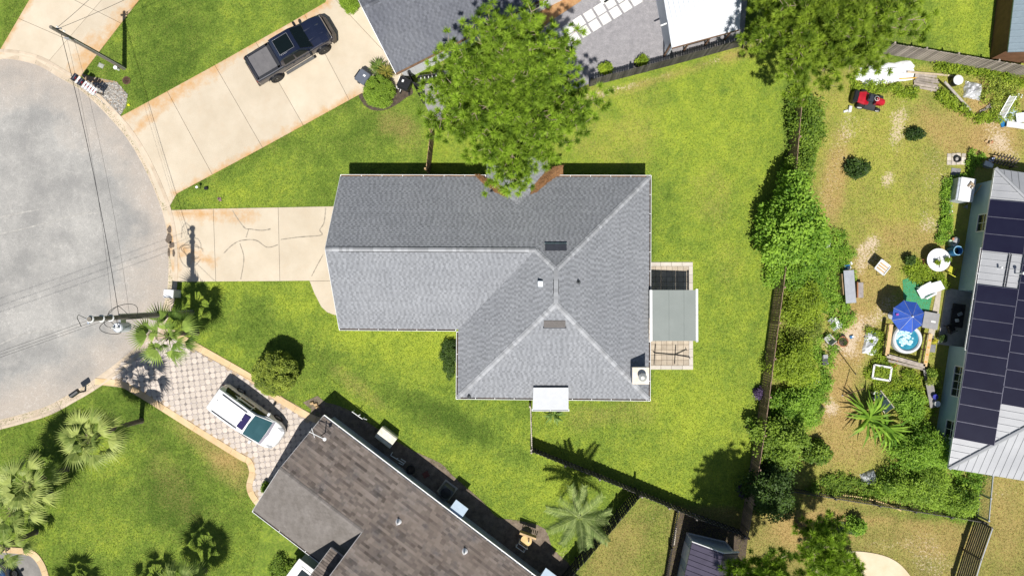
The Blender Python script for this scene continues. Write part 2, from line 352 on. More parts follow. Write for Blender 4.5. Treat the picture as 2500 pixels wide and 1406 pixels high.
edge_px = [(-260, 190), (-120, 148), (-40, 140), (0, 142), (44, 146), (96, 160), (143, 187), (201, 222), (256, 273), (307, 331), (345, 392), (375, 455), (396, 510), (408, 560), (413, 620), (412, 690), (402, 742), (376, 796), (335, 845), (285, 888), (222, 933), (171, 963), (119, 991), (68, 1008), (0, 1026), (-40, 1032), (-260, 1010)]
edge = catmull([G(a, b) for a, b in edge_px], 5)
rd = MB(); poly = [(p.x, p.y) for p in edge]+[(-60, edge[-1].y+3), (-60, edge[0].y-3)]
rd.face([(x, y, .008) for x, y in (poly if True else poly)][::-1]); road = structure('road', rd, asphalt); road['label'] = 'pale worn asphalt turning circle at the end of the street'
for pts in ([(-20, 575), (60, 558), (140, 537), (200, 522), (240, 520)], [(-20, 535), (50, 520), (95, 512)], [(-20, 850), (60, 815), (150, 800)]):
    q = catmull([G(a, b) for a, b in pts], 6); mb = MB()
    for i in range(len(q)-1):
        tn = nrm(q[i+1]-q[i]); n_ = Vector((-tn.y, tn.x, 0))*(.02+.06*R.random()); mb.face([q[i]-n_+Vector((0, 0, .013)), q[i+1]-n_+Vector((0, 0, .013)), q[i+1]+n_+Vector((0, 0, .013)), q[i]+n_+Vector((0, 0, .013))])
    mb.build('road_seam', M('bleached_seam', (.37, .36, .34), .9, fine=.3, finescale=30), road)
kerbmat = M('kerb_concrete', (.42, .34, .25), .85, c2=(.56, .47, .37), scale=1.2, fine=.12, tone=.12)
kb = thing('kerb', 'rolled concrete kerb round the turning circle', 'kerb', (edge[40].x, edge[40].y, 0)); kb['kind'] = 'structure'; del kb['category']
for i in range(0, len(edge)-4, 4):
    mb = MB(); mb.ct = R.random(); q = edge[i:i+5]
    def off(k, d):
        a = edge[max(i+k-1, 0)]; b = edge[min(i+k+1, len(edge)-1)]; tn = nrm(b-a); return Vector((edge[i+k].x-tn.y*d, edge[i+k].y+tn.x*d))
    rows = [[Vector((*off(k, d), z)) for k in range(5)] for d, z in ((-.05, .012), (.30, .022), (.42, .05), (.58, .055), (.58, 0))]
    e0 = nrm(rows[0][1]-rows[0][0])*.012
    for r_ in rows: r_[0] = r_[0]+e0
    for a, b in zip(rows, rows[1:]):
        for k in range(4): mb.face([a[k], b[k], b[k+1], a[k+1]][::-1])
    mb.build('kerb_stone', kerbmat, kb)
# ---- concrete driveways in slabs
conc = []
m, t, p, co = newmat('drive_concrete')
nb = noise(t, co, .5, 5, .6); nf = noise(t, co, 70, 2)
c = mix(t, mrange(t, nb, .3, .7), (.48, .41, .31), (.57, .50, .395)); c = mix(t, mrange(t, noise(t, co, 1.4, 5, .7), .5, .85, 0, .4), c, (.52, .40, .28))
c = mix(t, 1.0, c, grey(t, mrange(t, nf, .2, .8, .93, 1.06)), 'MULTIPLY'); c = mix(t, 1.0, c, grey(t, mrange(t, attr(t, 'tone'), 0, 1, .93, 1.05)), 'MULTIPLY')
rs = math2(t, 'ADD', attr(t, 'rust'), mrange(t, noise(t, co, 1.8, 5, .7), .3, .7, -.35, .35)); c = mix(t, mrange(t, rs, .35, 1.15, 0, .9), c, (.48, .27, .10))
t.links.new(c, p.inputs['Base Color']); p.inputs['Roughness'].default_value = .85; bump(t, p, nf, .08, .01); driveconc = m
def slab_drive(name, label, px, joints, rust=None, z=.035, mat=None):
    poly = GP(px); pieces = [poly]; rt = thing(name, label, 'driveway', (*np.mean(poly, 0), 0)); rt['kind'] = 'structure'; del rt['category']
    MB().prism(poly, .0, .012).build('joint_filler', soil, rt)
    for (a, b) in joints:
        A, B = G(*a), G(*b); d = (B.x-A.x, B.y-A.y); nxt = []
        for q in pieces:
            for kp in (1, -1):
                w_ = clip(q, (A.x, A.y), d, kp, .022)
                if len(w_) > 2 and abs(sum(w_[i][0]*w_[(i+1) % len(w_)][1]-w_[(i+1) % len(w_)][0]*w_[i][1] for i in range(len(w_)))) > .05: nxt.append(w_)
        pieces = nxt
    lines = [(G(*a), G(*b), wd) for a, b, wd in (rust or [])]
    for q in pieces:
        # fine top so that the rust along the lawn edges can be carried per vertex
        n = len(q); mb = MB(); mb.ct = R.random(); q2 = []
        for i in range(n):
            a, b = q[i], q[(i+1) % n]; L = math.hypot(b[0]-a[0], b[1]-a[1]); k = max(1, int(L/.5))
            q2 += [(a[0]+(b[0]-a[0])*j/k, a[1]+(b[1]-a[1])*j/k) for j in range(k)]
        import bmesh
        bm = bmesh.new(); vs = [bm.verts.new((x, y, z)) for x, y in q2]; bm.faces.new(vs)
        xs = [v_[0] for v_ in q2]; ys = [v_[1] for v_ in q2]
        for ax in (0, 1):
            lo, hi = (min(xs), max(xs)) if ax == 0 else (min(ys), max(ys)); s_ = lo+.5
            while s_ < hi:
                pc = (s_, 0, 0) if ax == 0 else (0, s_, 0); nn = (1, 0, 0) if ax == 0 else (0, 1, 0)
                bmesh.ops.bisect_plane(bm, geom=bm.verts[:]+bm.edges[:]+bm.faces[:], plane_co=pc, plane_no=nn); s_ += .5
        bm.normal_update()
        for f in bm.faces:
            if f.normal.z < 0: f.normal_flip()
        es = [e for e in bm.edges if e.is_boundary]; ex = bmesh.ops.extrude_edge_only(bm, edges=es)
        for v_ in ex['geom']:
            if isinstance(v_, bmesh.types.BMVert): v_.co.z = .0
        me = bpy.data.meshes.new('slab'); bm.to_mesh(me); bm.free(); me.materials.append(mat or driveconc); off_ = rt.location
        a = me.attributes.new('rust', 'FLOAT', 'POINT'); vals = []
        for v_ in me.vertices:
            r_ = 0
            for A, B, wd in lines:
                d = Vector((B.x-A.x, B.y-A.y)); L = d.length; d /= L; w_ = Vector((v_.co.x-A.x, v_.co.y-A.y)); s_ = max(0, min(L, w_.dot(d))); r_ = max(r_, 1-(w_-d*s_).length/wd)
            vals.append(max(0, r_)); v_.co -= off_
        a.data.foreach_set('value', vals); tn = R.random(); a = me.attributes.new('tone', 'FLOAT', 'FACE'); a.data.foreach_set('value', [tn]*len(me.polygons)); me.update()
        link(bpy.data.objects.new('slab', me), rt)
    return rt
d1 = slab_drive('driveway', 'concrete driveway behind the leaning utility pole in the upper left corner', [(-15, 150), (73, 0), (120, -80), (400, -80), (341, 0), (205, 176), (190, 200), (140, 176), (90, 148), (40, 136)], [((55, 50), (240, 130)), ((140, -20), (280, 50)), ((250, 0), (120, 150))], [((341, 0), (205, 176), 1.5), ((100, -40), (0, 125), .5), ((230, 110), (190, 190), 1.6)])
d2 = slab_drive('driveway', 'wide concrete driveway with the black pickup truck parked on it', [(290, 288), (372, 244), (522, 162), (700, 62), (795, 7), (815, -60), (880, -60), (1000, 150), (985, 210), (884, 228), (638, 363), (432, 473), (412, 508), (392, 490), (366, 420), (338, 366)],
                [((415, 235), (519, 427)), ((525, 160), (638, 355)), ((660, 165), (740, 305)), ((790, 125), (850, 240)), ((800, -20), (960, 150))],
                [((295, 286), (795, 7), 1.0), ((520, 164), (372, 246), 1.5), ((884, 228), (423, 480), .7), ((940, 215), (700, 335), 1.1), ((330, 320), (470, 200), .6)])
d3 = slab_drive('driveway', 'cracked concrete driveway leading to the grey shingled house', [(400, 514), (525, 510), (679, 507), (830, 504), (875, 504), (875, 765), (818, 769), (799, 762), (785, 749), (768, 716), (756, 685), (681, 686), (527, 687), (424, 688), (418, 640), (412, 570)],
                [((520, 480), (528, 700)), ((679, 480), (684, 700)), ((700, 687.5), (880, 684))], [((430, 520), (620, 530), .9), ((430, 600), (520, 640), .8), ((415, 560), (430, 660), .7)])
seal = M('crack_filler', (.31, .27, .215), .9, var=.3)
for pts in ([(568, 513), (577, 530), (597, 556), (611, 559), (640, 563), (662, 559)], [(607, 559), (602, 580)], [(546, 619), (567, 600), (590, 588), (625, 586), (652, 604), (679, 597)], [(686, 585), (731, 580), (785, 575), (782, 561), (792, 544), (795, 508)], [(587, 595), (596, 631), (589, 682)], [(789, 622), (775, 648), (761, 674)]):
    q = catmull([G(a+R.uniform(-1, 1), b+R.uniform(-1, 1)) for a, b in pts], 5); mb = MB()
    for i in range(len(q)-1):
        tn = nrm(q[i+1]-q[i]); n_ = Vector((-tn.y, tn.x, 0)); w1, w2 = .018+.028*R.random(), .018+.028*R.random()
        mb.face([(q[i]-n_*w1)+Vector((0, 0, .040)), (q[i+1]-n_*w2)+Vector((0, 0, .040)), (q[i+1]+n_*w2)+Vector((0, 0, .040)), (q[i]+n_*w1)+Vector((0, 0, .040))])
    mb.build('crack', seal, d3)
dark = M('damp_stain', (.13, .10, .075), .8, var=.4, scale=8)
for cx, cy, rx, ry in ((415, 562, 6, 10), (414, 582, 9, 15), (420, 598, 7, 9), (413, 616, 3, 14), (425, 618, 4, 9)):
    mb = MB(); n = 18; mb.face([(*G(cx+rx*math.cos(2*PI*k/n)*R.uniform(.65, 1.15), cy+ry*math.sin(2*PI*k/n)*R.uniform(.65, 1.15))[:2], .060) for k in range(n)][::-1]); mb.build('damp_patch', dark, d3)
# ---- paver driveway: octagons and little squares, tan concrete border
inner_px = [(290, 895), (338, 862), (372, 826), (420, 822), (450, 842), (535, 890), (612, 935), (676, 985), (752, 1026), (800, 1040), (760, 1120), (690, 1230), (650, 1240), (628, 1212), (617, 1186), (624, 1152), (612, 1120), (590, 1106), (476, 1038), (378, 976), (300, 932), (262, 926)]
outer_top = [(428, 806), (455, 822), (545, 873), (622, 918), (686, 966), (761, 1010), (800, 1024)]; outer_bot = [(232, 938), (300, 946), (373, 989), (471, 1051), (583, 1120), (602, 1130), (609, 1152), (602, 1186), (612, 1216), (640, 1250)]
inner = GP(inner_px); pv = thing('paver_driveway', 'driveway of pale octagon pavers with small darker squares', 'driveway', (*np.mean(inner, 0), 0)); pv['kind'] = 'structure'; del pv['category']
MB().prism(GP([(225, 936), (285, 890), (335, 852), (376, 800), (428, 806)]+outer_top[1:]+[(770, 1130), (700, 1260)]+outer_bot[::-1]), 0, .014).build('sand_bed', M('paver_sand', (.42, .33, .24), .95), pv)
paver_a = M('paver_pale', (.47, .41, .36), .85, c2=(.54, .48, .43), scale=5, tone=.10, fine=.12); paver_b = M('paver_grey', (.27, .245, .235), .85, c2=(.36, .31, .29), scale=5, tone=.28, fine=.12)
tanedge = M('tan_concrete', (.52, .36, .19), .85, c2=(.60, .46, .29), scale=1.5, tone=.1, fine=.12)
A_ = .367; th_ = math.radians(7.2); c0 = G(470, 950); cands = []
for i in range(-40, 60):
    for j in range(-40, 40):
        x = c0.x+(i*math.cos(th_)-j*math.sin(th_))*A_; y = c0.y+(i*math.sin(th_)+j*math.cos(th_))*A_
        if inpoly(np.array([x]), np.array([y]), inner)[0]: cands.append((x, y))
hs = A_/2-.009; k_ = hs*.42
mbo = MB().prism([(hs, -k_), (hs, k_), (k_, hs), (-k_, hs), (-hs, k_), (-hs, -k_), (-k_, -hs), (k_, -hs)], 0, .04)
octs = []
for q in range(6):
    mbo.t = [q/5]*len(mbo.f); octs.append(mbo.mesh('paver', paver_a))
cands.sort(key=lambda q: (q[0]-G(520, 960).x)**2+(q[1]-G(520, 960).y)**2)
for n, (x, y) in enumerate(cands[:300]): put('paver', R.choice(octs), pv, (x, y, 0), (0, 0, th_))
mb = MB(); ms = MB()
for n, (x, y) in enumerate(cands):
    if n >= 300: mb.ct = R.random(); mb.prism([(x+a*math.cos(th_)-b*math.sin(th_), y+a*math.sin(th_)+b*math.cos(th_)) for a, b in ((hs, -k_), (hs, k_), (k_, hs), (-k_, hs), (-hs, k_), (-hs, -k_), (-k_, -hs), (k_, -hs))], 0, .04)
    x2 = x+(.5*math.cos(th_)-.5*math.sin(th_))*A_; y2 = y+(.5*math.sin(th_)+.5*math.cos(th_))*A_; ms.ct = R.random(); ms.box((x2, y2, .0195), (.165, .165, .039), th_+PI/4*0)
mb.build('paver_field', paver_a, pv, kind='stuff'); ms.build('square_paver_field', paver_b, pv, kind='stuff')
def band(px, wid, z0, z1, nseg, name, mat, par, px_side=1):
    q = catmull([G(a, b) for a, b in px], 4); mb = None
    for i in range(len(q)-1):
        if i % nseg == 0: mb = MB(); mb.ct = R.random()
        def off2(k):
            a = q[max(k-1, 0)]; b = q[min(k+1, len(q)-1)]; tn = nrm(b-a); return Vector((-tn.y, tn.x, 0))*wid*px_side
        e = nrm(q[i+1]-q[i])*(.012 if i % nseg == 0 else 0); a0, a1 = q[i]+e, q[i+1]; b0, b1 = a0+off2(i), a1+off2(i+1)
        vs = [(*p_[:2], z) for z in (z0, z1) for p_ in (a0, a1, b1, b0)]
        mb.hull(vs, [(0, 1, 2, 3), (7, 6, 5, 4), (4, 5, 1, 0), (6, 7, 3, 2), (5, 6, 2, 1), (7, 4, 0, 3)])
        if (i+1) % nseg == 0 or i == len(q)-2: mb.build(name, mat, par)
band(outer_top, .44, 0, .052, 3, 'edge_slab', tanedge, pv, -1); band(outer_bot, .40, 0, .052, 3, 'edge_slab', tanedge, pv, 1)
# ---- shaded drive in the lower left corner
cd = thing('corner_driveway', 'curved paved apron with tan edge in the lower left corner', 'driveway', (*G(40, 1400)[:2], 0)); cd['kind'] = 'structure'; del cd['category']
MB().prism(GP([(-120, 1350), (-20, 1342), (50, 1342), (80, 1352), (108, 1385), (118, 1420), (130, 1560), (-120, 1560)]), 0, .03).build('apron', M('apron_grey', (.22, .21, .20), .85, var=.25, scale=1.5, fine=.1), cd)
band([(-60, 1336), (0, 1332), (50, 1336), (84, 1344), (108, 1372), (122, 1412), (134, 1470)], .42, 0, .05, 3, 'edge_slab', tanedge, cd, -1)
# ---- gravel yard with stepping slabs, mulch, beds
gravel = M('gravel', (.22, .215, .23), .95, c2=(.31, .30, .315), scale=3, fine=.45, finescale=38, bmp=.8, bscale=38)
gy_ = MB().prism(GP([(1035, 250), (1010, 205), (1180, 130), (1330, 58), (1420, -60), (1830, -60), (1815, 98), (1640, 150), (1440, 205), (1300, 260), (1060, 300)]), 0, .02); gyo = structure('gravel_yard', gy_, gravel); gyo['label'] = 'grey gravel yard with stepping slabs behind the dark fence'
structure('mulch_bed', MB().prism(GP([(1250, 62), (1318, 74), (1345, 52), (1418, 4), (1440, -40), (1300, -40)]), 0, .03), M('rust_mulch', (.30, .15, .06), .95, c2=(.42, .25, .12), scale=4, fine=.3, bmp=.6))
slabm = M('pale_slab', (.62, .62, .60), .8, c2=(.70, .70, .68), scale=3, fine=.08, tone=.08)
ang = math.atan2(15.6, 25.0); sp = thing('stepping_path', 'two rows of square pale slabs laid across the gravel', 'path', (*G(1470, 40)[:2], 0)); sp['kind'] = 'structure'; del sp['category']
for k in range(-2, 6):
    for (ox, oy) in ((1389, 70), (1427, 78)):
        q = G(ox+25.1*k, oy-15.4*k); mb = MB(); mb.ct = R.random(); mb.rbox((q.x, q.y, .03), (.64, .64, .06), ang+R.uniform(-.02, .02), .012); mb.build('slab', slabm, sp)
for k in range(5):
    q = G(1475+25.1*k, -4-15.4*k); MB().rbox((q.x, q.y, .03), (.64, .64, .06), ang, .012).build('slab', slabm, sp)
structure('hedge_bed', MB().prism([tuple(p[:2]) for p in catmull([G(a, b) for a, b in [(880, 225), (884, 250), (905, 268), (935, 270), (965, 258), (990, 240), (1008, 228), (1000, 205), (985, 190), (940, 190)]], 4, True)], 0, .018), soil)
structure('side_bed', MB().prism([tuple(p[:2]) for p in catmull([G(a, b) for a, b in [(770, 985), (810, 985), (860, 1005), (920, 1045), (1000, 1095), (1075, 1130), (1105, 1160), (1180, 1225), (1215, 1262), (1270, 1270), (1330, 1290), (1350, 1340), (1400, 1395), (1380, 1500), (1260, 1440), (1100, 1320), (960, 1200), (800, 1060), (760, 1020)]], 3, True)], 0, .018), M('bed_soil', (.10, .075, .055), .95, c2=(.24, .19, .145), scale=2.5, fine=.35, finescale=30, bmp=.6))
structure('stump_bed', MB().prism(GP([(740, 982), (775, 966), (800, 985), (770, 1008)]), 0, .022), M('bed_soil', (1, 1, 1)))
structure('shed_dirt_and_shade', MB().prism(GP([(1662, 1246), (1740, 1272), (1826, 1306), (1812, 1440), (1618, 1440), (1636, 1330)]), 0, .016), soil)  # dirt round the shed; its dark colour also paints the shadow band beside it
pebble = M('pebble', (.20, .19, .175), .9, c2=(.42, .40, .37), scale=9, tone=.5, fine=.2)
pb = MB(); pp = GP([(196, 180), (225, 188), (285, 200), (312, 232), (306, 262), (292, 284), (262, 262), (232, 232)])
xs = [q[0] for q in pp]; ys = [q[1] for q in pp]
structure('pebble_bed', MB().prism(pp, 0, .012), M('dirt_tan', (.36, .25, .15), .95, c2=(.28, .20, .13)))
for _ in range(5200):
    x, y = R.uniform(min(xs), max(xs)), R.uniform(min(ys), max(ys)); qx, qy = topix(np.array([x]), np.array([y]))
    if qy[0] < 203 and R.random() < .93: continue
    if not inpoly(np.array([x]), np.array([y]), pp)[0]: continue
    pb.ct = R.random(); r_ = R.uniform(.025, .06); pb.lathe((x, y, .005), [(r_, 0), (r_*.8, r_*.55), (r_*.3, r_*.75)], 5)
po = pb.build('pebbles', pebble); po['kind'] = 'stuff'; po['label'] = 'loose grey pebbles behind the row of mailboxes'
structure('curved_patio', MB().prism([tuple(p[:2]) for p in catmull([G(a, b) for a, b in [(1985, 1420), (2005, 1370), (2050, 1347), (2110, 1346), (2170, 1360), (2210, 1390), (2235, 1440), (2240, 1560), (1980, 1560)]], 4, True)], 0, .05), M('patio_tan', (.56, .45, .30), .85, c2=(.64, .54, .40), scale=1.3, fine=.1))
# ---- patio at the east side of the main house
pt = thing('patio', 'rectangular patio of tan square pavers beside the grey house', 'patio', (*G(1640, 770)[:2], 0)); pt['kind'] = 'structure'; del pt['category']
a0, a1 = G(1560, 640), G(1692, 902)
MB().prism([(a0.x, a0.y), (a1.x, a0.y), (a1.x, a1.y), (a0.x, a1.y)], 0, .015).build('bedding', soil, pt)
patm = M('patio_paver', (.38, .315, .24), .85, c2=(.45, .39, .31), scale=4, tone=.14, fine=.14); patl = M('patio_border', (.47, .43, .37), .85, c2=(.54, .50, .45), scale=4, tone=.08, fine=.1)
w_, bw = .33, .27; x = a0.x; nx_ = int((a1.x-bw-a0.x)/w_); ny_ = int((a0.y-a1.y-2*bw)/w_); wx = (a1.x-bw-a0.x)/nx_; wy = (a0.y-a1.y-2*bw)/ny_
for i in range(nx_):
    for j in range(ny_): mb = MB(); mb.ct = R.random(); mb.rbox((a0.x+(i+.5)*wx, a1.y+bw+(j+.5)*wy, .02), (wx-.014, wy-.014, .04+R.uniform(-.003, .003)), 0, .008); mb.build('paver', patm, pt)
for i in range(nx_//2+1):
    for yy in (a1.y+bw/2, a0.y-bw/2): mb = MB(); mb.ct = R.random(); L = (a1.x-a0.x)/(nx_//2+1); mb.rbox((a0.x+(i+.5)*L, yy, .024), (L-.012, bw-.012, .048), 0, .01); mb.build('border_paver', patl, pt)
nb_ = 12; L = (a0.y-a1.y-2*bw)/nb_
for j in range(nb_): mb = MB(); mb.ct = R.random(); mb.rbox((a1.x-bw/2, a1.y+bw+(j+.5)*L, .024), (bw-.012, L-.012, .048), 0, .01); mb.build('border_paver', patl, pt)
# ================================================================ BUILDINGS
def shingles(mb, poly, u, c=.145, wmin=.10, wmax=.20, lift=.013, rnd=R, alt=True):
    """laminated shingle courses on a convex planar face; u = eave direction, courses climb the slope"""
    poly = [Vector(p) for p in poly]; u = nrm(u); n = nrm((poly[1]-poly[0]).cross(poly[2]-poly[0]))
    if n.z < 0: n = -n
    v = nrm(n.cross(u))
    if v.z < 0: v = -v
    o = min(poly, key=lambda p: p.z); q = [((p-o).dot(u), (p-o).dot(v)) for p in poly]
    a = sum(q[i][0]*q[(i+1) % len(q)][1]-q[(i+1) % len(q)][0]*q[i][1] for i in range(len(q)))
    if a < 0: q = q[::-1]
    es = []
    for i in range(len(q)):
        (x1, y1), (x2, y2) = q[i], q[(i+1) % len(q)]; L = math.hypot(x2-x1, y2-y1)
        if L > 1e-6: es.append((x1, y1, -(y2-y1)/L, (x2-x1)/L))
    s0, s1 = min(p[0] for p in q), max(p[0] for p in q); t1 = max(p[1] for p in q)
    def inside(s, t): return all((s-x)*nx+(t-y)*ny >= -1e-6 for x, y, nx, ny in es)
    k = 0
    while k*c < t1:
        ta, tb = k*c, min((k+1)*c+.004, t1+.0); s = s0-rnd.uniform(0, .3); up = False; band = rnd.uniform(-.12, .12) if alt else rnd.uniform(-.35, .3)
        while s < s1:
            w = rnd.uniform(wmin, wmax); e = s+w; up = (not up) if alt else True
            h0 = lift if up else lift*.45
            mb.ct = min(1, max(0, (.70 if up else .34)+(band*.5+rnd.uniform(-.16, .16) if alt else band+rnd.uniform(-.4, .25))))
            cor = [(s, ta), (e, ta), (e, tb), (s, tb)]
            if all(inside(*p) for p in cor): pl = cor
            else:
                pl = cor
                for x, y, nx, ny in es:
                    pl = clip(pl, (x, y), (ny, -nx), 1) if pl else pl
                    if len(pl) < 3: break
            if len(pl) >= 3:
                pts = [o+u*a_+v*b_+n*(h0*(1-(b_-ta)/c*.9)+.002) for a_, b_ in pl]; mb.face(pts)
                if pl is cor:
                    mb.ct *= .6
                    mb.face([o+u*s+v*ta, o+u*e+v*ta, o+u*e+v*ta+n*h0, o+u*s+v*ta+n*h0])
            s = e
        k += 1
def deck(mb, poly, th=.10):
    n = len(poly); P = [Vector(p) for p in poly]; lo = [p-Vector((0, 0, th)) for p in P]; hi = [p-Vector((0, 0, .004)) for p in P]
    nn = (P[1]-P[0]).cross(P[2]-P[0])
    if nn.z < 0: lo, hi = lo[::-1], hi[::-1]
    mb.hull(lo+hi, [tuple(range(n-1, -1, -1)), tuple(range(n, 2*n))]+[(i, (i+1) % n, n+(i+1) % n, n+i) for i in range(n)])
def caps(par, Pa, Qa, dA, dB, mats, w=.15, step=.2, name='cap_shingle', z=.02):
    """cap shingles folded over a hip or ridge; dA, dB = directions down the two slopes at right angles to the line"""
    Pa, Qa = Vector(Pa), Vector(Qa); d = nrm(Qa-Pa); L = (Qa-Pa).length; mes = []
    for k in range(5):
        mb = MB(); mb.ct = k/4
        for sd in (nrm(dA), nrm(dB)):
            a = Vector((0, 0, .030)); b = a+d*(step*1.12)-Vector((0, 0, .016)); mb.face([a, b, b+sd*w, a+sd*w]) ; mb.face([a, a+sd*w, a+sd*w-Vector((0, 0, .028)), a-Vector((0, 0, .028))])
            e = Vector((0, 0, -.028)); mb.face([a+sd*w, b+sd*w, b+sd*w+e, a+sd*w+e])
        mes.append(mb.mesh(name, mats))
    n = int(L/step)
    for i in range(n):
        p = Pa+d*(i*L/n); put(name, R.choice(mes), par, (p.x, p.y, p.z+z))
def gutter(par, Pa, Qa, out, trough, strap=1.15, mat=None, w=.13):
    Pa, Qa = Vector(Pa), Vector(Qa); out = nrm(out); d = nrm(Qa-Pa); mb = MB(); up = Vector((0, 0, 1))
    mb.beam(Pa-out*.012-up*.05, Qa-out*.012-up*.05, .024, .11); mb.beam(Pa-out*(w)-up*.06, Qa-out*w-up*.06, .016, .10)
    L = (Qa-Pa).length; k = max(1, int(L/strap))
    for i in range(k+1):
        p = Pa+d*(.02+(L-.04)*i/k); mb.beam(p-out*.02-up*.004, p-out*w-up*.004, .028, .008)
    for p in (Pa, Qa): mb.beam(p-out*.0-up*.05, p-out*w-up*.05, .012, .1)
    g = mb.build('gutter', mat or white, par); tb = MB(); tb.beam(Pa-out*(w/2+.008)-up*.075, Qa-out*(w/2+.008)-up*.075, w-.034, .03); tb.build('trough', trough, g)
    return g
def window(par, c, u, w, h, nrm_, frame=None, nx=2, ny=2):
    """framed window in an upright wall: centre c, along-wall direction u, outward normal nrm_"""
    c, u, n = Vector(c), nrm(u), nrm(nrm_); up = Vector((0, 0, 1)); f = MB()
    for s in (-1, 1): f.beam(c+u*(s*w/2)-up*(h/2)+n*.02, c+u*(s*w/2)+up*(h/2)+n*.02, .08, .06, n); f.beam(c-u*(w/2)+up*(s*h/2)+n*.022, c+u*(w/2)+up*(s*h/2)+n*.022, .06, .08, n)
    for i in range(1, nx): p = c+u*(w*(i/nx-.5)); f.beam(p-up*h/2+n*.015, p+up*h/2+n*.015, .03, .03, n)
    for i in range(1, ny): p = c+up*(h*(i/ny-.5)); f.beam(p-u*w/2+n*.016, p+u*w/2+n*.016, .03, .03, n)
    o = MB().beam(c-u*(w/2-.02)+n*.006, c+u*(w/2-.02)+n*.006, .012, h-.04, up).build('window', glassmat('window_glass', (.02, .03, .035)), par); f.build('frame', frame or white, o); return o
greysh = M('grey_shingle', (.205, .215, .235), .9, c2=(.235, .245, .265), scale=.35, tone=.30, fine=.12, finescale=90, spec=.2)
greycap = M('grey_cap_shingle', (.29, .30, .32), .9, c2=(.33, .34, .36), scale=2, tone=.16, fine=.1, spec=.2)
straw = M('pine_straw', (.16, .075, .03), .95, c2=(.30, .16, .07), scale=9, fine=.5, finescale=45, bmp=.8, bscale=50)
trough_dark = M('gutter_dark', (.02, .02, .022), .8, c2=(.08, .05, .03), scale=2); trough_straw = M('gutter_straw', (.10, .05, .025), .9, c2=(.24, .14, .07), scale=3, fine=.4)
siding = M('pale_siding', (.55, .56, .56), .6, var=.08, scale=3)
def rot2(x, y, a): return (x*math.cos(a)-y*math.sin(a), x*math.sin(a)+y*math.cos(a))
# ---------------------------------------------------------------- main grey house
TH = -.006; xw, yn, ys1, xi, ys2, xe, he, sp_ = -11.77, 7.468, -2.292, -4.421, -6.52, 7.65, 2.195, .657
def HW(x, y, z): a = rot2(x, y, TH); return Vector((a[0], a[1], z))
def HV(x, y): a = rot2(x, y, TH); return Vector((a[0], a[1], 0))
g_ = .125
YN, YS1, XI, YS2, XE = yn-g_, ys1+g_, xi+g_, ys2+g_, xe-g_
run1 = (YN-YS1)/2; yr = (YN+YS1)/2; hr = he+sp_*run1; run2 = (XE-XI)/2; xr = (XE+XI)/2; h2 = he+sp_*run2; bx = XI+run1
Nr, Sr, Bp = (xr, YN-run2, h2), (xr, YS2+run2, h2), (bx, yr, hr)
house = thing('main_house', 'long house with light grey shingled hip and gable roof in the middle', 'house', HW(-2, .5, 0))
faces = [([(xw, YN, he), (bx, YN, he), Bp, (xw, yr, hr)], (1, 0)), ([(bx, YN, he), (XE, YN, he), Nr, Bp], (1, 0)), ([(xw, YS1, he), (XI, YS1, he), Bp, (xw, yr, hr)], (1, 0)),
         ([(XI, YS2, he), (XI, YS1, he), Bp, Nr, Sr], (0, 1)), ([(XI, YS2, he), (XE, YS2, he), Sr], (1, 0)), ([(XE, YS2, he), (XE, YN, he), Nr, Sr], (0, 1))]
sg = G(1262, 500, 3.45); ysr = YN-(YN-sg.y); hw_ = YN-sg.y; xg = sg.x; yf = YN+1.15; hg = he+sp_*hw_
faces += [([(xg, sg.y, hg), (xg, yf, hg), (xg-hw_, yf, he), (xg-hw_, YN, he)], (0, 1)), ([(xg, sg.y, hg), (xg, yf, hg), (xg+hw_, yf, he), (xg+hw_, YN, he)], (0, 1))]
rf = None; dk = MB()
for i, (pl, u) in enumerate(faces):
    pp_ = [HW(*p) if i < 6 else Vector(p) for p in pl]; deck(dk, pp_, .14)
    if i == 0: pass
roof = dk.build('roof', M('roof_deck', (.16, .17, .18), .9), house)
for i, (pl, u) in enumerate(faces):
    pp_ = [HW(*p) if i < 6 else Vector(p) for p in pl]; mb = MB(); shingles(mb, pp_, HV(*u)); mb.build('shingles', greysh, roof, kind='stuff')
kx = 1/math.sqrt(1+sp_*sp_)
dN = HV(0, 1)*1+Vector((0, 0, -sp_)); dS = HV(0, -1)+Vector((0, 0, -sp_)); dE = HV(1, 0)+Vector((0, 0, -sp_)); dW = HV(-1, 0)+Vector((0, 0, -sp_))
def hipdir(P, Q, slope):
    d = nrm(Vector(Q)-Vector(P)); n = nrm(Vector((-slope.x*sp_*-1, -slope.y*sp_*-1, 1))); s = d.cross(n)
    if s.dot(slope) < 0: s = -s
    return s
for P_, Q_, a, b in (((XI, YS2, he), Sr, dS, dW), ((XE, YS2, he), Sr, dS, dE), ((XE, YN, he), Nr, dN, dE), (Bp, Nr, dN, dW)):
    P3, Q3 = HW(*P_), HW(*Q_); caps(house, P3, Q3, hipdir(P3, Q3, a), hipdir(P3, Q3, b), greycap, .16, .2)
vent_dark = M('vent_black', (.01, .01, .012), .7)
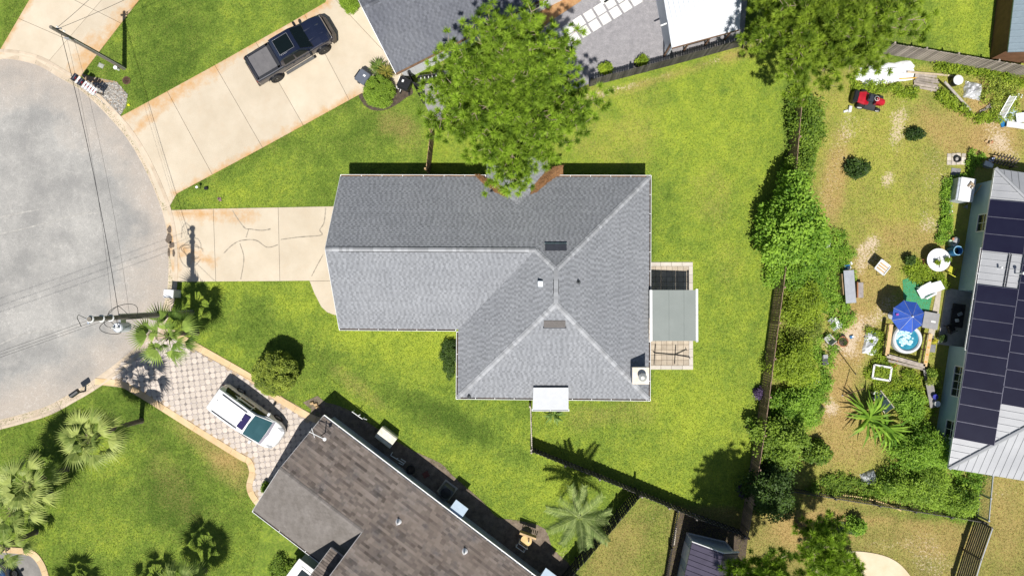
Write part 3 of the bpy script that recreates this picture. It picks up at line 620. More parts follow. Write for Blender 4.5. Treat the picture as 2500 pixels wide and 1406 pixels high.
for P_, Q_, a, b, ext in (((xw+.02, yr, hr), Bp, dN, dS, (.75, .45)), (Sr, Nr, dE, dW, (.55, .55))):
    P3, Q3 = HW(*P_), HW(*Q_); d = nrm(Q3-P3); P4, Q4 = P3+d*ext[0], Q3-d*ext[1]
    rv = MB()
    for s_ in (nrm(a), nrm(b)): rv.face([P4+Vector((0, 0, .055)), Q4+Vector((0, 0, .055)), Q4+s_*.175+Vector((0, 0, .05)), P4+s_*.175+Vector((0, 0, .05))]); rv.face([P4+s_*.175+Vector((0, 0, .05)), Q4+s_*.175+Vector((0, 0, .05)), Q4+s_*.19, P4+s_*.19])
    v_ = rv.build('ridge_vent', vent_dark, house)
    caps(house, P3, Q3, a, b, greycap, .15, .2, z=.05)
gt = (trough_dark, trough_straw)
for P_, Q_, o_, tr in (((xw, yn, he), (xg-hw_-.1, yn, he), (0, 1), 1), ((xg+hw_+.1, yn, he), (xe, yn, he), (0, 1), 1), ((xe, yn, he), (xe, G(1690, 708, 2.2).y, he), (1, 0), 0), ((xe, G(1690, 832, 2.2).y, he), (xe, ys2, he), (1, 0), 0),
                       ((xw, ys1, he), (xi-.02, ys1, he), (0, -1), 0), ((xi, ys1-.02, he), (xi, ys2, he), (-1, 0), 0), ((xi, ys2, he), (xe, ys2, he), (0, -1), 0)):
    gutter(house, HW(*P_), HW(*Q_), HV(*o_), gt[tr])
fp = [(xw+.35, yn-.55), (xw+.35, ys1+.55), (xi+.55, ys1+.55), (xi+.55, ys2+.55), (xe-.55, ys2+.55), (xe-.55, yn-.55)]
wl = MB().prism([tuple(HW(a, b, 0)[:2]) for a, b in fp], 0, he-.12)
wl.hull([HW(xw+.35, yn-.55, he-.12), HW(xw+.35, ys1+.55, he-.12), HW(xw+.35, yr, hr-.45), HW(xw+.45, yn-.55, he-.12), HW(xw+.45, ys1+.55, he-.12), HW(xw+.45, yr, hr-.45)], [(0, 2, 1), (3, 4, 5), (0, 1, 4, 3), (1, 2, 5, 4), (2, 0, 3, 5)])
wl.build('wall', siding, house)
gd = MB()
for k in range(4): gd.box(HW(xw+.33, yr, .28+.53*k), (.05, 4.7, .51), TH)
gd.build('garage_door', white, house)
for x_ in (-2.5, 0.5, 5.2): window(house, HW(x_, ys2+.55, 1.3), HV(1, 0), 1.2, 1.1, HV(0, -1))
for y_ in (5.5, -4.2): window(house, HW(xe-.55, y_, 1.3), HV(0, 1), 1.2, 1.1, HV(1, 0))
for x_ in (-9, -6.5): window(house, HW(x_, ys1+.55, 1.3), HV(1, 0), 1.2, 1.1, HV(0, -1))
rk = MB()
for y_ in (YN, YS1): rk.beam(HW(xw-.012, y_, he-.06), HW(xw-.012, yr, hr-.06), .02, .15)
rk.build('rake_board', white, house)
# straw lying in the two valleys of the small gable, slot vents, pipes, chimney
def on_n(px, py, lift=.02):
    z = 3.0
    for _ in range(12): p = G(px, py, z); z = he+sp_*(YN-p.y)+lift
    return G(px, py, z)
for pts in ([(1158, 428), (1172, 428), (1192, 436), (1216, 448), (1231, 462), (1238, 482), (1222, 476), (1204, 466), (1184, 452)], [(1376, 404), (1374, 424), (1360, 430), (1344, 440), (1326, 456), (1308, 469), (1294, 476), (1302, 456), (1316, 436), (1334, 418), (1352, 408)]):
    P_ = []
    for a, b in pts:
        q = on_n(a, b); zz = max(q.z, (he+sp_*(hw_-abs(q.x-xg))) if abs(q.x-xg) < hw_ else 0, he-.02)+.03; P_.append(G(a, b, zz))
    c = sum(P_, Vector())/len(P_); c.z += .05; mb = MB(); n = len(P_)
    P_ = [p.lerp(P_[(i+1) % n], t_)+Vector((R.uniform(-.05, .05), R.uniform(-.05, .05), 0)) for i, p in enumerate(P_) for t_ in (0, .33, .66)]; n = len(P_)
    for i in range(n): mb.face([P_[i], P_[(i+1) % n], c]); mb.face([P_[i], P_[i]-Vector((0, 0, .12)), P_[(i+1) % n]-Vector((0, 0, .12)), P_[(i+1) % n]])
    nd_ = MB()
    for _ in range(420):
        i = R.randrange(n); u_, v_ = R.random(), R.random(); p = c.lerp(P_[i].lerp(P_[(i+1) % n], u_), v_*1.06)+Vector((0, 0, .012)); a_ = R.uniform(0, PI); d_ = Vector((math.cos(a_), math.sin(a_), R.uniform(-.1, .3)))*R.uniform(.08, .16); s_ = Vector((-d_.y, d_.x, 0))*.09
        nd_.ct = R.random(); nd_.face([p-d_, p+s_, p+d_+Vector((0, 0, .01))])
    so_ = mb.build('valley_straw', straw, house, kind='stuff'); nd_.build('needles', M('needle_straw', (.24, .12, .05), .9, tone=.6), so_, kind='stuff')
def slope_pt(px, py, fn, lift=0):
    z = 3.5
    for _ in range(15): p = G(px, py, z); z = fn(p)+lift
    return G(px, py, z)
fN = lambda p: he+sp_*(YN-p.y); fS = lambda p: he+sp_*(p.y-YS2); fE = lambda p: he+sp_*(XE-p.x); fW = lambda p: he+sp_*(p.x-XI)
sv = M('slot_vent_hood', (.05, .055, .07), .5, .3); sv2 = M('slot_vent_hood_brown', (.075, .066, .064), .6, var=.3, scale=12)
a = slope_pt(1357, 604, fN); mb = MB(); mb.hull([a+Vector((x, y, z)) for x, y, z in ((-.62, .20, -.10), (.62, .20, -.10), (.62, -.20, .16), (-.62, -.20, .16), (-.62, .20, .06), (.62, .20, .06), (.62, -.20, .20), (-.62, -.20, .20))], [(4, 5, 6, 7), (0, 1, 5, 4), (1, 2, 6, 5), (3, 0, 4, 7), (2, 3, 7, 6)]); o = mb.build('roof_vent', sv, house); MB().box(a+Vector((0, .225, -.02)), (1.3, .03, .05)).build('vent_lip', M('vent_teal', (.25, .36, .36), .4, .4), o)
a = slope_pt(1354, 791, fS); mb = MB(); mb.hull([a+Vector((x, y, z)) for x, y, z in ((-.62, -.20, -.10), (.62, -.20, -.10), (.62, .20, .16), (-.62, .20, .16), (-.62, -.20, .06), (.62, -.20, .06), (.62, .20, .20), (-.62, .20, .20))], [(7, 6, 5, 4), (0, 4, 5, 1), (1, 5, 6, 2), (3, 7, 4, 0), (2, 6, 7, 3)]); o = mb.build('roof_vent', sv2, house); MB().box(a+Vector((0, -.225, -.0)), (1.34, .05, .07)).build('vent_lip', sv, o)
a = slope_pt(1319, 693, fW); o = MB().rbox(a+Vector((0, 0, .10)), (.30, .34, .42), 0, .03).build('box_vent', M('vent_white', (.62, .68, .74), .4), house)
for (px, py, fn) in ((1411, 689, fE), (1200, 468, fN), (1145, 966, fS)):
    a = slope_pt(px, py, fn); o = MB().lathe(a-Vector((0, 0, .1)), [(.05, 0), (.05, .42), (.035, .42), (.035, .2)], 12).build('vent_pipe', darkmetal, house); MB().lathe(a-Vector((0, 0, .05)), [(.16, 0), (.09, .12), (.055, .2)], 12).build('boot', M('lead_boot', (.10, .11, .12), .6), o)
ca = G(1564, 917, 3.75); zb = fE(ca)-.6
ch = MB().box((ca.x, ca.y, (zb+3.75)/2), (.92, .92, 3.75-zb), TH).build('chimney', M('chimney_siding', (.42, .45, .50), .7, var=.1), house)
MB().box((ca.x, ca.y, 3.775), (1.0, 1.0, .05), TH).build('chimney_cap', M('chase_cover', (.66, .66, .64), .5, c2=(.60, .50, .36), scale=1.6), ch)
MB().lathe((ca.x+.06, ca.y-.05, 3.8), [(.17, 0), (.17, .30), (.25, .30), (.25, .36), (.10, .46), (.0, .47)], 20).build('flue', M('flue_steel', (.62, .62, .58), .35, .6), ch)
# ---------------------------------------------------------------- covers fixed to the house
pc = thing('patio_cover', 'flat grey green patio roof on posts over the tan pavers', 'canopy', (*G(1650, 770, 0)[:2], 0))
A, B = G(1594, 708, 2.75), G(1705, 832, 2.45); za, zb = 2.62, 2.40
cov = M('patio_sheet', (.20, .225, .215), .6, c2=(.225, .25, .24), scale=1.1, fine=.05, spec=.3)
xs_ = [A.x, A.x+(B.x-A.x)*.36, A.x+(B.x-A.x)*.69, B.x-.16]
for i in range(3):
    z_ = lambda x, y: za+(zb-za)*(x-A.x)/(B.x-A.x)
    MB().prism([(xs_[i]+.004, B.y), (xs_[i+1]-.004, B.y), (xs_[i+1]-.004, A.y), (xs_[i]+.004, A.y)], lambda x, y: z_(x, y)-.07, z_).build('roof_sheet', cov, pc)
MB().box((A.x-.10, (A.y+B.y)/2, za+.02), (.16, A.y-B.y, .05)).build('flashing', white, pc)
gutter(pc, (B.x, B.y-.06, zb), (B.x, A.y+.06, zb), (1, 0, 0), white, 1.6)
for y_ in (A.y-.15, (A.y+B.y)/2, B.y+.15): MB().box((B.x-.3, y_, 1.18), (.1, .1, 2.36)).build('post', white, pc)
sp2 = thing('side_porch_cover', 'small pale grey sheet roof over the south side door of the grey house', 'canopy', (*G(1344, 985, 0)[:2], 0))
A, B = G(1302, 946, 3.0), G(1388, 1001, 2.5)
C_, D_ = G(1388, 946, 3.0), G(1300, 1001, 2.5); zf = lambda x, y: 2.5+(3.0-2.5)*(y-B.y)/(A.y-B.y)
MB().prism([(D_.x, D_.y), (B.x, B.y), (C_.x, C_.y), (A.x, A.y)], lambda x, y: zf(x, y)-.08, zf).build('roof_sheet', M('porch_sheet', (.40, .42, .45), .5, var=.06, fine=.04), sp2)
gutter(sp2, (D_.x-.04, B.y-.08, 2.45), (B.x+.04, B.y-.08, 2.45), (0, -1, 0), trough_dark, .8)
for x_ in (D_.x+.15, B.x-.15): MB().box((x_, B.y+.15, 1.2), (.09, .09, 2.4)).build('post', white, sp2)
# ---------------------------------------------------------------- generic gable house from an eave line
def gable_frame(p0, p1, he_, side):
    A = G(*p0, he_); B = G(*p1, he_); e = nrm(B-A); n = Vector((-e.y, e.x, 0))*side; return A, e, n
A, e, n = gable_frame((968, 183), (1330, 0), 2.3, 1); L, pz, W_ = 3.95, .42, 17.0
nh = thing('north_house', 'dark grey shingled house at the top edge behind the round hedge', 'house', (*(A+e*6+n*3)[:2], 0))
bl = M('slate_shingle', (.105, .112, .135), .9, c2=(.14, .148, .17), scale=.5, tone=.28, fine=.12, finescale=90, spec=.2); up = Vector((0, 0, 1)); dk = MB()
f1 = [A+n*.12, A+n*.12+e*W_, A+e*W_+n*L+up*(pz*L), A+n*L+up*(pz*L)]; f2 = [A+n*L+up*(pz*L), A+n*L+e*W_+up*(pz*L), A+n*2*L+e*W_, A+n*2*L]
for f in (f1, f2): deck(dk, f, .14)
roof = dk.build('roof', M('roof_deck', (1, 1, 1)), nh)
for f in (f1, f2): mb = MB(); shingles(mb, f, e, c=.145); mb.build('shingles', bl, roof, kind='stuff')
caps(nh, A+n*L+up*(pz*L), A+n*L+e*W_+up*(pz*L), -n-up*pz, n-up*pz, bl, .15, .22)
w0 = A+n*.30+e*.35; wq = [w0, w0+e*(W_-.7), w0+e*(W_-.7)+n*(2*L-.6), w0+n*(2*L-.6)]
mb = MB().prism([(p.x, p.y) for p in wq], 0, 2.2); mb.hull([wq[0]-up*.1, wq[3]-up*.1, wq[0].lerp(wq[3], .5)+up*(pz*L-.25), wq[0]-up*.1+e*.1, wq[3]-up*.1+e*.1, wq[0].lerp(wq[3], .5)+up*(pz*L-.25)+e*.1], [(0, 1, 2), (5, 4, 3), (0, 3, 4, 1), (1, 4, 5, 2), (2, 5, 3, 0)]); mb.build('wall', M('white_siding', (.70, .72, .74), .6, var=.05), nh)
bt = MB()
for k in range(28): p = w0+e*(.25+k*.58)-n*.012; bt.beam(Vector((p.x, p.y, .05)), Vector((p.x, p.y, 2.15)), .03, .02, n)
bt.build('wall_batten', white, nh)
gutter(nh, A, A+e*W_, -n, trough_straw, 1.4, M('bronze_gutter', (.20, .12, .08), .5, var=.2))
rb = MB(); rb.beam(A+n*.1-e*.015-up*.07, A+n*L+up*(pz*L-.07)-e*.015, .03, .15); rb.beam(A+n*2*L-e*.015-up*.07, A+n*L+up*(pz*L-.07)-e*.015, .03, .15); rb.build('rake_board', white, nh)
for s_ in (9.8, 12.2): p = w0+e*s_; window(nh, (p.x, p.y, 1.35), e, 1.3, 1.0, -n)
# ---------------------------------------------------------------- brown house, lower middle
A, e, n = gable_frame((792, 1012), (1310, 1406), 2.3, -1); L, pz, W_ = 3.72, .42, 22.0
sh = thing('brown_house', 'brown shingled house with white gutter at the bottom centre', 'house', (*(A+e*8+n*4)[:2], 0))
m, t, p, co = newmat('brown_shingle'); nb = noise(t, co, .45, 5, .65)
c = mix(t, mrange(t, nb, .3, .7), (.125, .102, .088), (.17, .147, .132)); c = mix(t, mrange(t, noise(t, co, .9, 4, .7), .52, .75, 0, .7), c, (.055, .055, .062))
c = mix(t, 1.0, c, grey(t, mrange(t, attr(t, 'tone'), 0, 1, .55, 1.5)), 'MULTIPLY'); c = mix(t, 1.0, c, grey(t, mrange(t, noise(t, co, 80, 2), .25, .75, .85, 1.15)), 'MULTIPLY')
t.links.new(c, p.inputs['Base Color']); p.inputs['Roughness'].default_value = .95; p.inputs['Specular IOR Level'].default_value = .2; brsh = m
brsh2 = M('brown_shingle_plain', (.135, .122, .112), .95, c2=(.185, .17, .16), scale=1.2, tone=.12, fine=.2, finescale=30, spec=.2)
# garage end: ridge at L; beyond s = sj the roof is deeper and its ridge higher
rp = A+n*L+up*(pz*L)
qj = slope_pt(884, 1299, lambda p_: 2.3+pz*L); sj = (Vector((qj.x, qj.y, 0))-Vector((A.x, A.y, 0))).dot(e); L2 = 7.2
f1 = [A+n*.12, A+n*.12+e*sj, A+e*sj+n*L+up*(pz*L), rp]; f2 = [rp, rp+e*sj, A+n*2*L+e*sj, A+n*2*L]
f3 = [A+n*.12+e*sj, A+n*.12+e*W_, A+e*W_+n*L2+up*(pz*L2), A+e*sj+n*L2+up*(pz*L2)]; f4 = [A+e*sj+n*L2+up*(pz*L2), A+e*W_+n*L2+up*(pz*L2), A+e*W_+n*2*L2, A+e*sj+n*2*L2]
dk = MB()
for f in (f1, f2, f3, f4): deck(dk, f, .14)
st0 = qj; f5o = G(808, 1337, 3.6)
s5 = (Vector((f5o.x, f5o.y, 0))-Vector((A.x, A.y, 0))).dot(e); t5 = (Vector((f5o.x, f5o.y, 0))-Vector((A.x, A.y, 0))).dot(n)
f5 = [A+e*s5+n*t5+up*1.3, A+e*(sj+.3)+n*t5+up*1.3, A+e*(sj+.3)+n*(t5+3.2)+up*(1.3+pz*3.2), A+e*s5+n*(t5+3.2)+up*(1.3+pz*3.2)]; deck(dk, f5, .14)
roof = dk.build('roof', M('roof_deck', (1, 1, 1)), sh)
for f in (f1, f3, f5): mb = MB(); shingles(mb, f, e, c=.16, wmin=.28, wmax=.32, lift=.030, alt=False); mb.build('shingles', brsh, roof, kind='stuff')
for f in (f2, f4): mb = MB(); shingles(mb, f, e, c=.16, wmin=.2, wmax=.32, lift=.01); mb.build('shingles', brsh2, roof, kind='stuff')
caps(sh, rp, rp+e*sj, -n-up*pz, n-up*pz, brsh2, .14, .24)
gutter(sh, A, A+e*W_, -n, white, 1.1); gutter(sh, A+n*(2*L+.13), A+n*(2*L+.13)+e*(sj), n, trough_dark, 2.0)
rb = MB()
for a, b in ((A+n*.1, rp), (A+n*2*L, rp)): rb.beam(a-e*.015-up*.07, b-e*.015-up*.07, .03, .15)
for a, b in ((A+n*L+e*sj+up*(pz*L), A+e*sj+n*L2+up*(pz*L2)),): rb.beam(a-e*.015-up*.07, b-e*.015-up*.07, .03, .15)
rb.beam(f5[0]-e*.015-up*.07, f5[3]-e*.015-up*.07, .03, .15); rb.beam(f5[0]-n*.015-up*.07, f5[1]-n*.015-up*.07, .03, .15)
rb.build('rake_board', M('grey_trim', (.42, .42, .43), .6), sh)
bw_ = M('blue_grey_wall', (.36, .41, .46), .7, var=.12, scale=2)
w0 = A+n*.42+e*.3
wq = [w0, w0+e*(W_-.5), w0+e*(W_-.5)+n*(2*L2-1), w0+e*(sj+.2)+n*(2*L2-1), w0+e*(sj+.2)+n*(2*L-.8), w0+n*(2*L-.8)]
MB().prism([(p_.x, p_.y) for p_ in wq], 0, 2.15).build('wall', bw_, sh)
gw = MB()
for s_, l_, t_ in ((.3, L, 0), (sj+.12, L2, 0)):
    a_ = A+e*s_; gw.hull([a_+n*.4-up*.2, a_+n*(2*l_-.4)-up*.2, a_+n*l_+up*(pz*l_-.2), a_+e*.1+n*.4-up*.2, a_+e*.1+n*(2*l_-.4)-up*.2, a_+e*.1+n*l_+up*(pz*l_-.2)], [(0, 1, 2), (5, 4, 3), (0, 3, 4, 1), (1, 4, 5, 2), (2, 5, 3, 0)])
gw.build('gable_wall', bw_, sh)
for s_ in (3.2, 6.2, 14.5): p_ = A+n*.42+e*s_; window(sh, (p_.x, p_.y, 1.4), e, 1.1, .9, -n)
for px, py in ((972, 1274), (1134, 1346)):
    a = slope_pt(px, py, lambda p_: 2.3+pz*((Vector((p_.x, p_.y, 0))-Vector((A.x, A.y, 0))).dot(n))); o = MB().lathe(a-up*.08, [(.055, 0), (.055, .46), (.04, .46), (.04, .25)], 12).build('vent_pipe', white, sh); MB().lathe(a-up*.05, [(.2, 0), (.12, .12), (.06, .2)], 12).build('boot', white, o)
BR = (A.copy(), e.copy(), n.copy(), pz, L)
# small sheet awnings over the side doors and window
for px, lab in ((1118, 'pale blue sheet awning over the side door of the brown house'), (1338, 'pale blue sheet awning at the bottom edge beside the brown house')):
    q = G(px, 1245 if px < 1200 else 1412, 2.05); s_ = (Vector((q.x, q.y, 0))-Vector((A.x, A.y, 0))).dot(e); b0 = A+n*.40+e*s_
    aw = thing('door_awning', lab, 'awning', (b0.x, b0.y, 0), group='awnings on the brown house')
    f = [b0-e*.48+up*-.08, b0+e*.48+up*-.08, b0+e*.48-n*1.05-up*.38, b0-e*.48-n*1.05-up*.38]; mb = MB(); deck(mb, f, .05); mb.build('sheet', M('awning_blue', (.42, .52, .62), .45, var=.08), aw)
    br_ = MB()
    for k in (-.44, .44): br_.beam(b0+e*k-up*1.0, b0+e*k-n*.95-up*.42, .03, .03)
    br_.build('bracket', white, aw)
# bay window box under the shaded front
q = G(745, 1398, 1.6); bb = thing('bay_window', 'grey framed bay window in the shade at the bottom edge of the brown house', 'window', (q.x, q.y, 0), math.atan2(e.y, e.x))
MB().box((0, -.2, .8), (1.5, 1.3, 1.6)).build('bay_wall', bw_, bb, world=False); MB().rbox((0, -.2, 1.64), (1.7, 1.5, .08), 0, .02).build('bay_roof', offwhite, bb, world=False); MB().rbox((.05, -.15, 1.70), (.95, .8, .05), 0, .02).build('skylight_frame', white, bb, world=False); MB().box((.05, -.15, 1.73), (.7, .55, .02)).build('pane', glassmat('window_glass', (0, 0, 0)), bb, world=False)
# ---------------------------------------------------------------- east house, metal roof with solar panels
he2 = 2.6; NWc, SWc = G(2430, 411, he2), G(2316, 1143, he2); e = nrm(SWc-NWc); n = Vector((-e.y, e.x, 0)); W_ = (SWc-NWc).length; pz2 = .36; L = W_/2*.86
if n.x < 0: n = -n
eh = thing('east_house', 'pale metal roofed house with solar panels at the right edge', 'house', (*(NWc+e*W_/2+n*4)[:2], 0))
m, t, p, co = newmat('metal_roof'); c = mix(t, mrange(t, noise(t, co, .7, 4), .3, .7), (.33, .34, .36), (.40, .41, .43)); c = mix(t, 1.0, c, grey(t, mrange(t, noise(t, co, 25, 2), .2, .8, .94, 1.05)), 'MULTIPLY'); t.links.new(c, p.inputs['Base Color']); p.inputs['Roughness'].default_value = .45; p.inputs['Metallic'].default_value = .25; metalroof = m
D = 12.0
rT = NWc+e*L+n*L+up*(pz2*L); rB = SWc-e*L+n*L+up*(pz2*L)
f1 = [NWc, SWc, rB, rT]; f2 = [NWc, NWc+n*D, NWc+n*D+e*L+up*(pz2*L), rT]; f3 = [SWc, SWc+n*D, SWc+n*D-e*L+up*(pz2*L), rB]; f4 = [rT, rT+n*(D-L), rB+n*(D-L), rB]
def metal_face(par, f, runs, lowdir, sp_m=.42):
    """standing ribs running up the slope over a face; runs = along-eave unit vector, lowdir = uphill vector in plan"""
    P_ = [Vector(q) for q in f]; nn = nrm((P_[1]-P_[0]).cross(P_[2]-P_[0])); nn = nn if nn.z > 0 else -nn; u = nrm(runs); v = nrm(nn.cross(u)); v = v if v.z > 0 else -v; o = P_[0]
    q2 = [((q-o).dot(u), (q-o).dot(v)) for q in P_]; s0, s1 = min(q[0] for q in q2), max(q[0] for q in q2); s_ = s0+.12; mb = MB()
    while s_ < s1:
        ts = []
        for i in range(len(q2)):
            (x1, y1), (x2, y2) = q2[i], q2[(i+1) % len(q2)]
            if (x1 <= s_) != (x2 <= s_): ts.append(y1+(y2-y1)*(s_-x1)/(x2-x1))
        if len(ts) >= 2:
            a, b = min(ts), max(ts)
            if b-a > .1: mb.beam(o+u*s_+v*a+nn*.016, o+u*s_+v*b+nn*.016, .035, .034, nn)
        s_ += sp_m
    return mb
dk = MB()
for f in (f1, f2, f3, f4): deck(dk, f, .1)
roof = dk.build('roof', metalroof, eh)
for f, u in ((f1, e), (f2, n), (f3, n)): metal_face(eh, f, u, None).build('roof_ribs', metalroof, roof, kind='stuff')
hc = MB()
for a, b in ((NWc, rT), (SWc, rB), (rT, rB)): hc.tube([a+up*.02, b+up*.02], .11, 6)
hc.build('hip_cap', metalroof, roof)
teal = M('teal_wall', (.42, .57, .60), .7, c2=(.48, .62, .65), scale=2, fine=.05)
w0 = NWc+n*.5+e*.5; Lw = W_-1
pA, pB = [(Vector((*G(2360, y_, 0)[:2], 0))-Vector((NWc.x, NWc.y, 0))).dot(e) for y_ in (712, 850)]
def wq_(a, b, d0, d1): return [tuple((NWc+e*a+n*d0)[:2]), tuple((NWc+e*b+n*d0)[:2]), tuple((NWc+e*b+n*d1)[:2]), tuple((NWc+e*a+n*d1)[:2])]
wl = MB().prism(wq_(.5, pA, .5, 11.5), 0, 2.5); wl.prism(wq_(pB, W_-.5, .5, 11.5), 0, 2.5); wl.prism(wq_(pA, pB, 3.0, 11.5), 0, 2.5); wl.build('wall', teal, eh)
MB().prism(wq_(pA-.02, pB+.02, -.3, 3.0), 0, .10).build('porch_floor', M('porch_concrete', (.42, .40, .38), .8, var=.2), eh)
for y_ in (528, 905, 925, 1045):
    s_ = (Vector((*G(2300, y_, 1.5)[:2], 0))-Vector((NWc.x, NWc.y, 0))).dot(e)
    if y_ == 905: continue
    p_ = NWc+e*s_+n*.5; window(eh, (p_.x, p_.y, 1.5), e, 1.9 if y_ == 925 else 1.1, 1.1, -n, nx=4 if y_ == 925 else 2)
gutter(eh, NWc+e*4.9-n*.13, NWc+e*11.2-n*.13, -n, trough_dark, 1.5); MB().beam(NWc-n*.01-up*.06, SWc-n*.01-up*.06, .02, .14).build('fascia', white, eh)
pvm = M('solar_cell', (.007, .007, .024), .4, c2=(.010, .011, .030), scale=1.0, spec=.15, fine=.1, finescale=40); pvf = M('solar_frame', (.20, .20, .26), .4, .6)
nn = nrm(Vector((-n.x*pz2, -n.y*pz2, 1))); vv = nrm(n+up*pz2)
def panel(s_, t_, ln=2.08, wd=1.02):
    c = NWc+e*s_+vv*t_+nn*.10; x, y = vv, e; mb = MB(); q = [c+x*(a*ln/2)+y*(b*wd/2) for a, b in ((-1, -1), (1, -1), (1, 1), (-1, 1))]
    mb.hull([p_-nn*.02 for p_ in q]+[p_+nn*.02 for p_ in q], [(0, 1, 2, 3), (7, 6, 5, 4), (0, 4, 5, 1), (1, 5, 6, 2), (2, 6, 7, 3), (3, 7, 4, 0)]); o = mb.build('solar_panel', pvm, eh)
    f = MB()
    for i in range(4): f.beam(q[i]+nn*.012, q[(i+1) % 4]+nn*.012, .013, .035, nn)
    for i in (0, 3): f.box(q[i]+nn*.03, (.05, .05, .03))
    f.build('frame', pvf, o); return o
def st_of(px, py):
    a = slope_pt(px, py, lambda p_: he2+pz2*((Vector((p_.x, p_.y, 0))-Vector((NWc.x, NWc.y, 0))).dot(n)), .1); d = Vector((a.x-NWc.x, a.y-NWc.y, 0)); return d.dot(e), d.dot(n)*math.sqrt(1+pz2**2)
s1_, t1_ = st_of(2418, 487); s2_, t2_ = st_of(2388, 694)
for k in range(3): panel(s1_+.53+k*1.045, t1_+1.05)
for k in range(9): panel(s2_+.53+k*1.045, t2_+1.05)
s3_, t3_ = st_of(2484, 612)
for k in range(9): panel(s3_-.0+k*1.045+.3, t2_+1.05+2.1)
for k in range(8): panel(s3_+k*1.045+1.6, t2_+1.05+4.2)
a = slope_pt(2478, 668, lambda p_: he2+pz2*((Vector((p_.x, p_.y, 0))-Vector((NWc.x, NWc.y, 0))).dot(n))); o = MB().lathe(a-up*.05, [(.04, 0), (.04, .75), (.09, .75), (.09, .83), (.0, .9)], 10).build('vent_pipe', white, eh)
a = slope_pt(2436, 654, lambda p_: he2+pz2*((Vector((p_.x, p_.y, 0))-Vector((NWc.x, NWc.y, 0))).dot(n))); MB().lathe(a-up*.05, [(.05, 0), (.05, .45), (.0, .46)], 10).build('vent_pipe', white, eh)
cd_ = MB(); s5, t5 = st_of(2466, 620); s6, t6 = st_of(2452, 700); b0 = NWc+e*s5+vv*t5+nn*.06; b1 = NWc+e*s6+vv*t6+nn*.06; cd_.tube([b0, b1], .025, 6); cd_.tube([b0+vv*.12, b1+vv*.12], .02, 6); cd_.build('conduit', darkmetal, eh)
# ---------------------------------------------------------------- white metal carport, top centre right
zc = 2.7; q = [G(1617, -4, zc), G(1640, 117, zc-.15), G(1806, 72, zc-.15), G(1812, -110, zc), G(1598, -110, zc)]
cp = thing('metal_carport', 'white ribbed metal shed roof beside the gravel yard', 'shed', (*G(1700, 60, 0)[:2], 0))
wr = M('white_metal', (.62, .65, .70), .4, .1, var=.04, fine=.03)
f = [Vector((*q[1][:2], zc-.15)), Vector((*q[2][:2], zc-.15)), Vector((*q[3][:2], zc+.5)), Vector((*q[4][:2], zc+.5))]; mb = MB(); deck(mb, f, .06); ro = mb.build('roof', wr, cp); metal_face(cp, f, nrm(f[1]-f[0]), None, .30).build('roof_ribs', wr, ro, kind='stuff')
fb = MB(); fb.beam(f[0]-up*.1+Vector((.03, -.02, 0)), f[1]-up*.1+Vector((-.03, -.02, 0)), .05, .14); fb.build('front_beam', brownwood, cp)
e_ = nrm(f[1]-f[0]); n_ = nrm(f[3]-f[0]); wl = [f[0]+e_*.25+n_*.3, f[3]+e_*.25]
MB().prism([tuple(p_[:2]) for p_ in (wl[0], wl[1], wl[1]+e_*.1, wl[0]+e_*.1)], 0, 2.5).build('side_wall', M('blue_white_wall', (.55, .60, .66), .6, var=.06), cp)
for k in (.02, .33, .66, .97):
    p_ = f[0].lerp(f[1], k)+n_*.35; MB().box((p_.x, p_.y, 1.2), (.1, .1, 2.4)).build('post', brownwood, cp)
sh_ = MB(); p_ = f[0].lerp(f[1], .55)+n_*.9; sh_.box((p_.x, p_.y, .55), (1.5, .6, 1.1), math.atan2(e_.y, e_.x)); sh_.build('workbench', darkwood, cp)
lt = MB(); p_ = f[0]+n_*1.6+e_*.18; lt.beam(p_-up*.3, p_-e_*.5-up*.5, .08, .08); lt.build('arm_bracket', white, cp)
# ---------------------------------------------------------------- north-east building with brown wall
ne = thing('corner_house', 'brown sided building with blue grey roof in the upper right corner', 'house', (*G(2490, 80, 0)[:2], 0))
b0, b1 = G(2416, 146, 0), G(2440, -60, 0); d_ = nrm(b1-b0); o_ = Vector((d_.y, -d_.x, 0)); brn = M('brown_siding', (.19, .095, .05), .8, var=.2, scale=3)
MB().prism([tuple(p_[:2]) for p_ in (b0, b1, b1+o_*8, b0+o_*8)], 0, 1.75).build('wall', brn, ne)
r0, r1 = b0-d_*.15+up*1.8-o_*.05, b1+d_*.3+up*1.8-o_*.05; f = [r0, r1, r1+o_*2.0+up*.9, r0+o_*2.0+up*.9]; mb = MB(); deck(mb, f, .1); f2_ = [f[3], f[2], f[2]+o_*6.2-up*.7, f[3]+o_*6.2-up*.7]; deck(mb, f2_, .1); bgm = M('blue_grey_metal', (.26, .33, .38), .45, .2, var=.1); ro = mb.build('roof', bgm, ne); metal_face(ne, f, d_, None, .4).build('roof_ribs', bgm, ro, kind='stuff'); MB().beam(f[3]+up*.03, f[2]+up*.03, .12, .06).build('ridge_cap', darkmetal, ro)
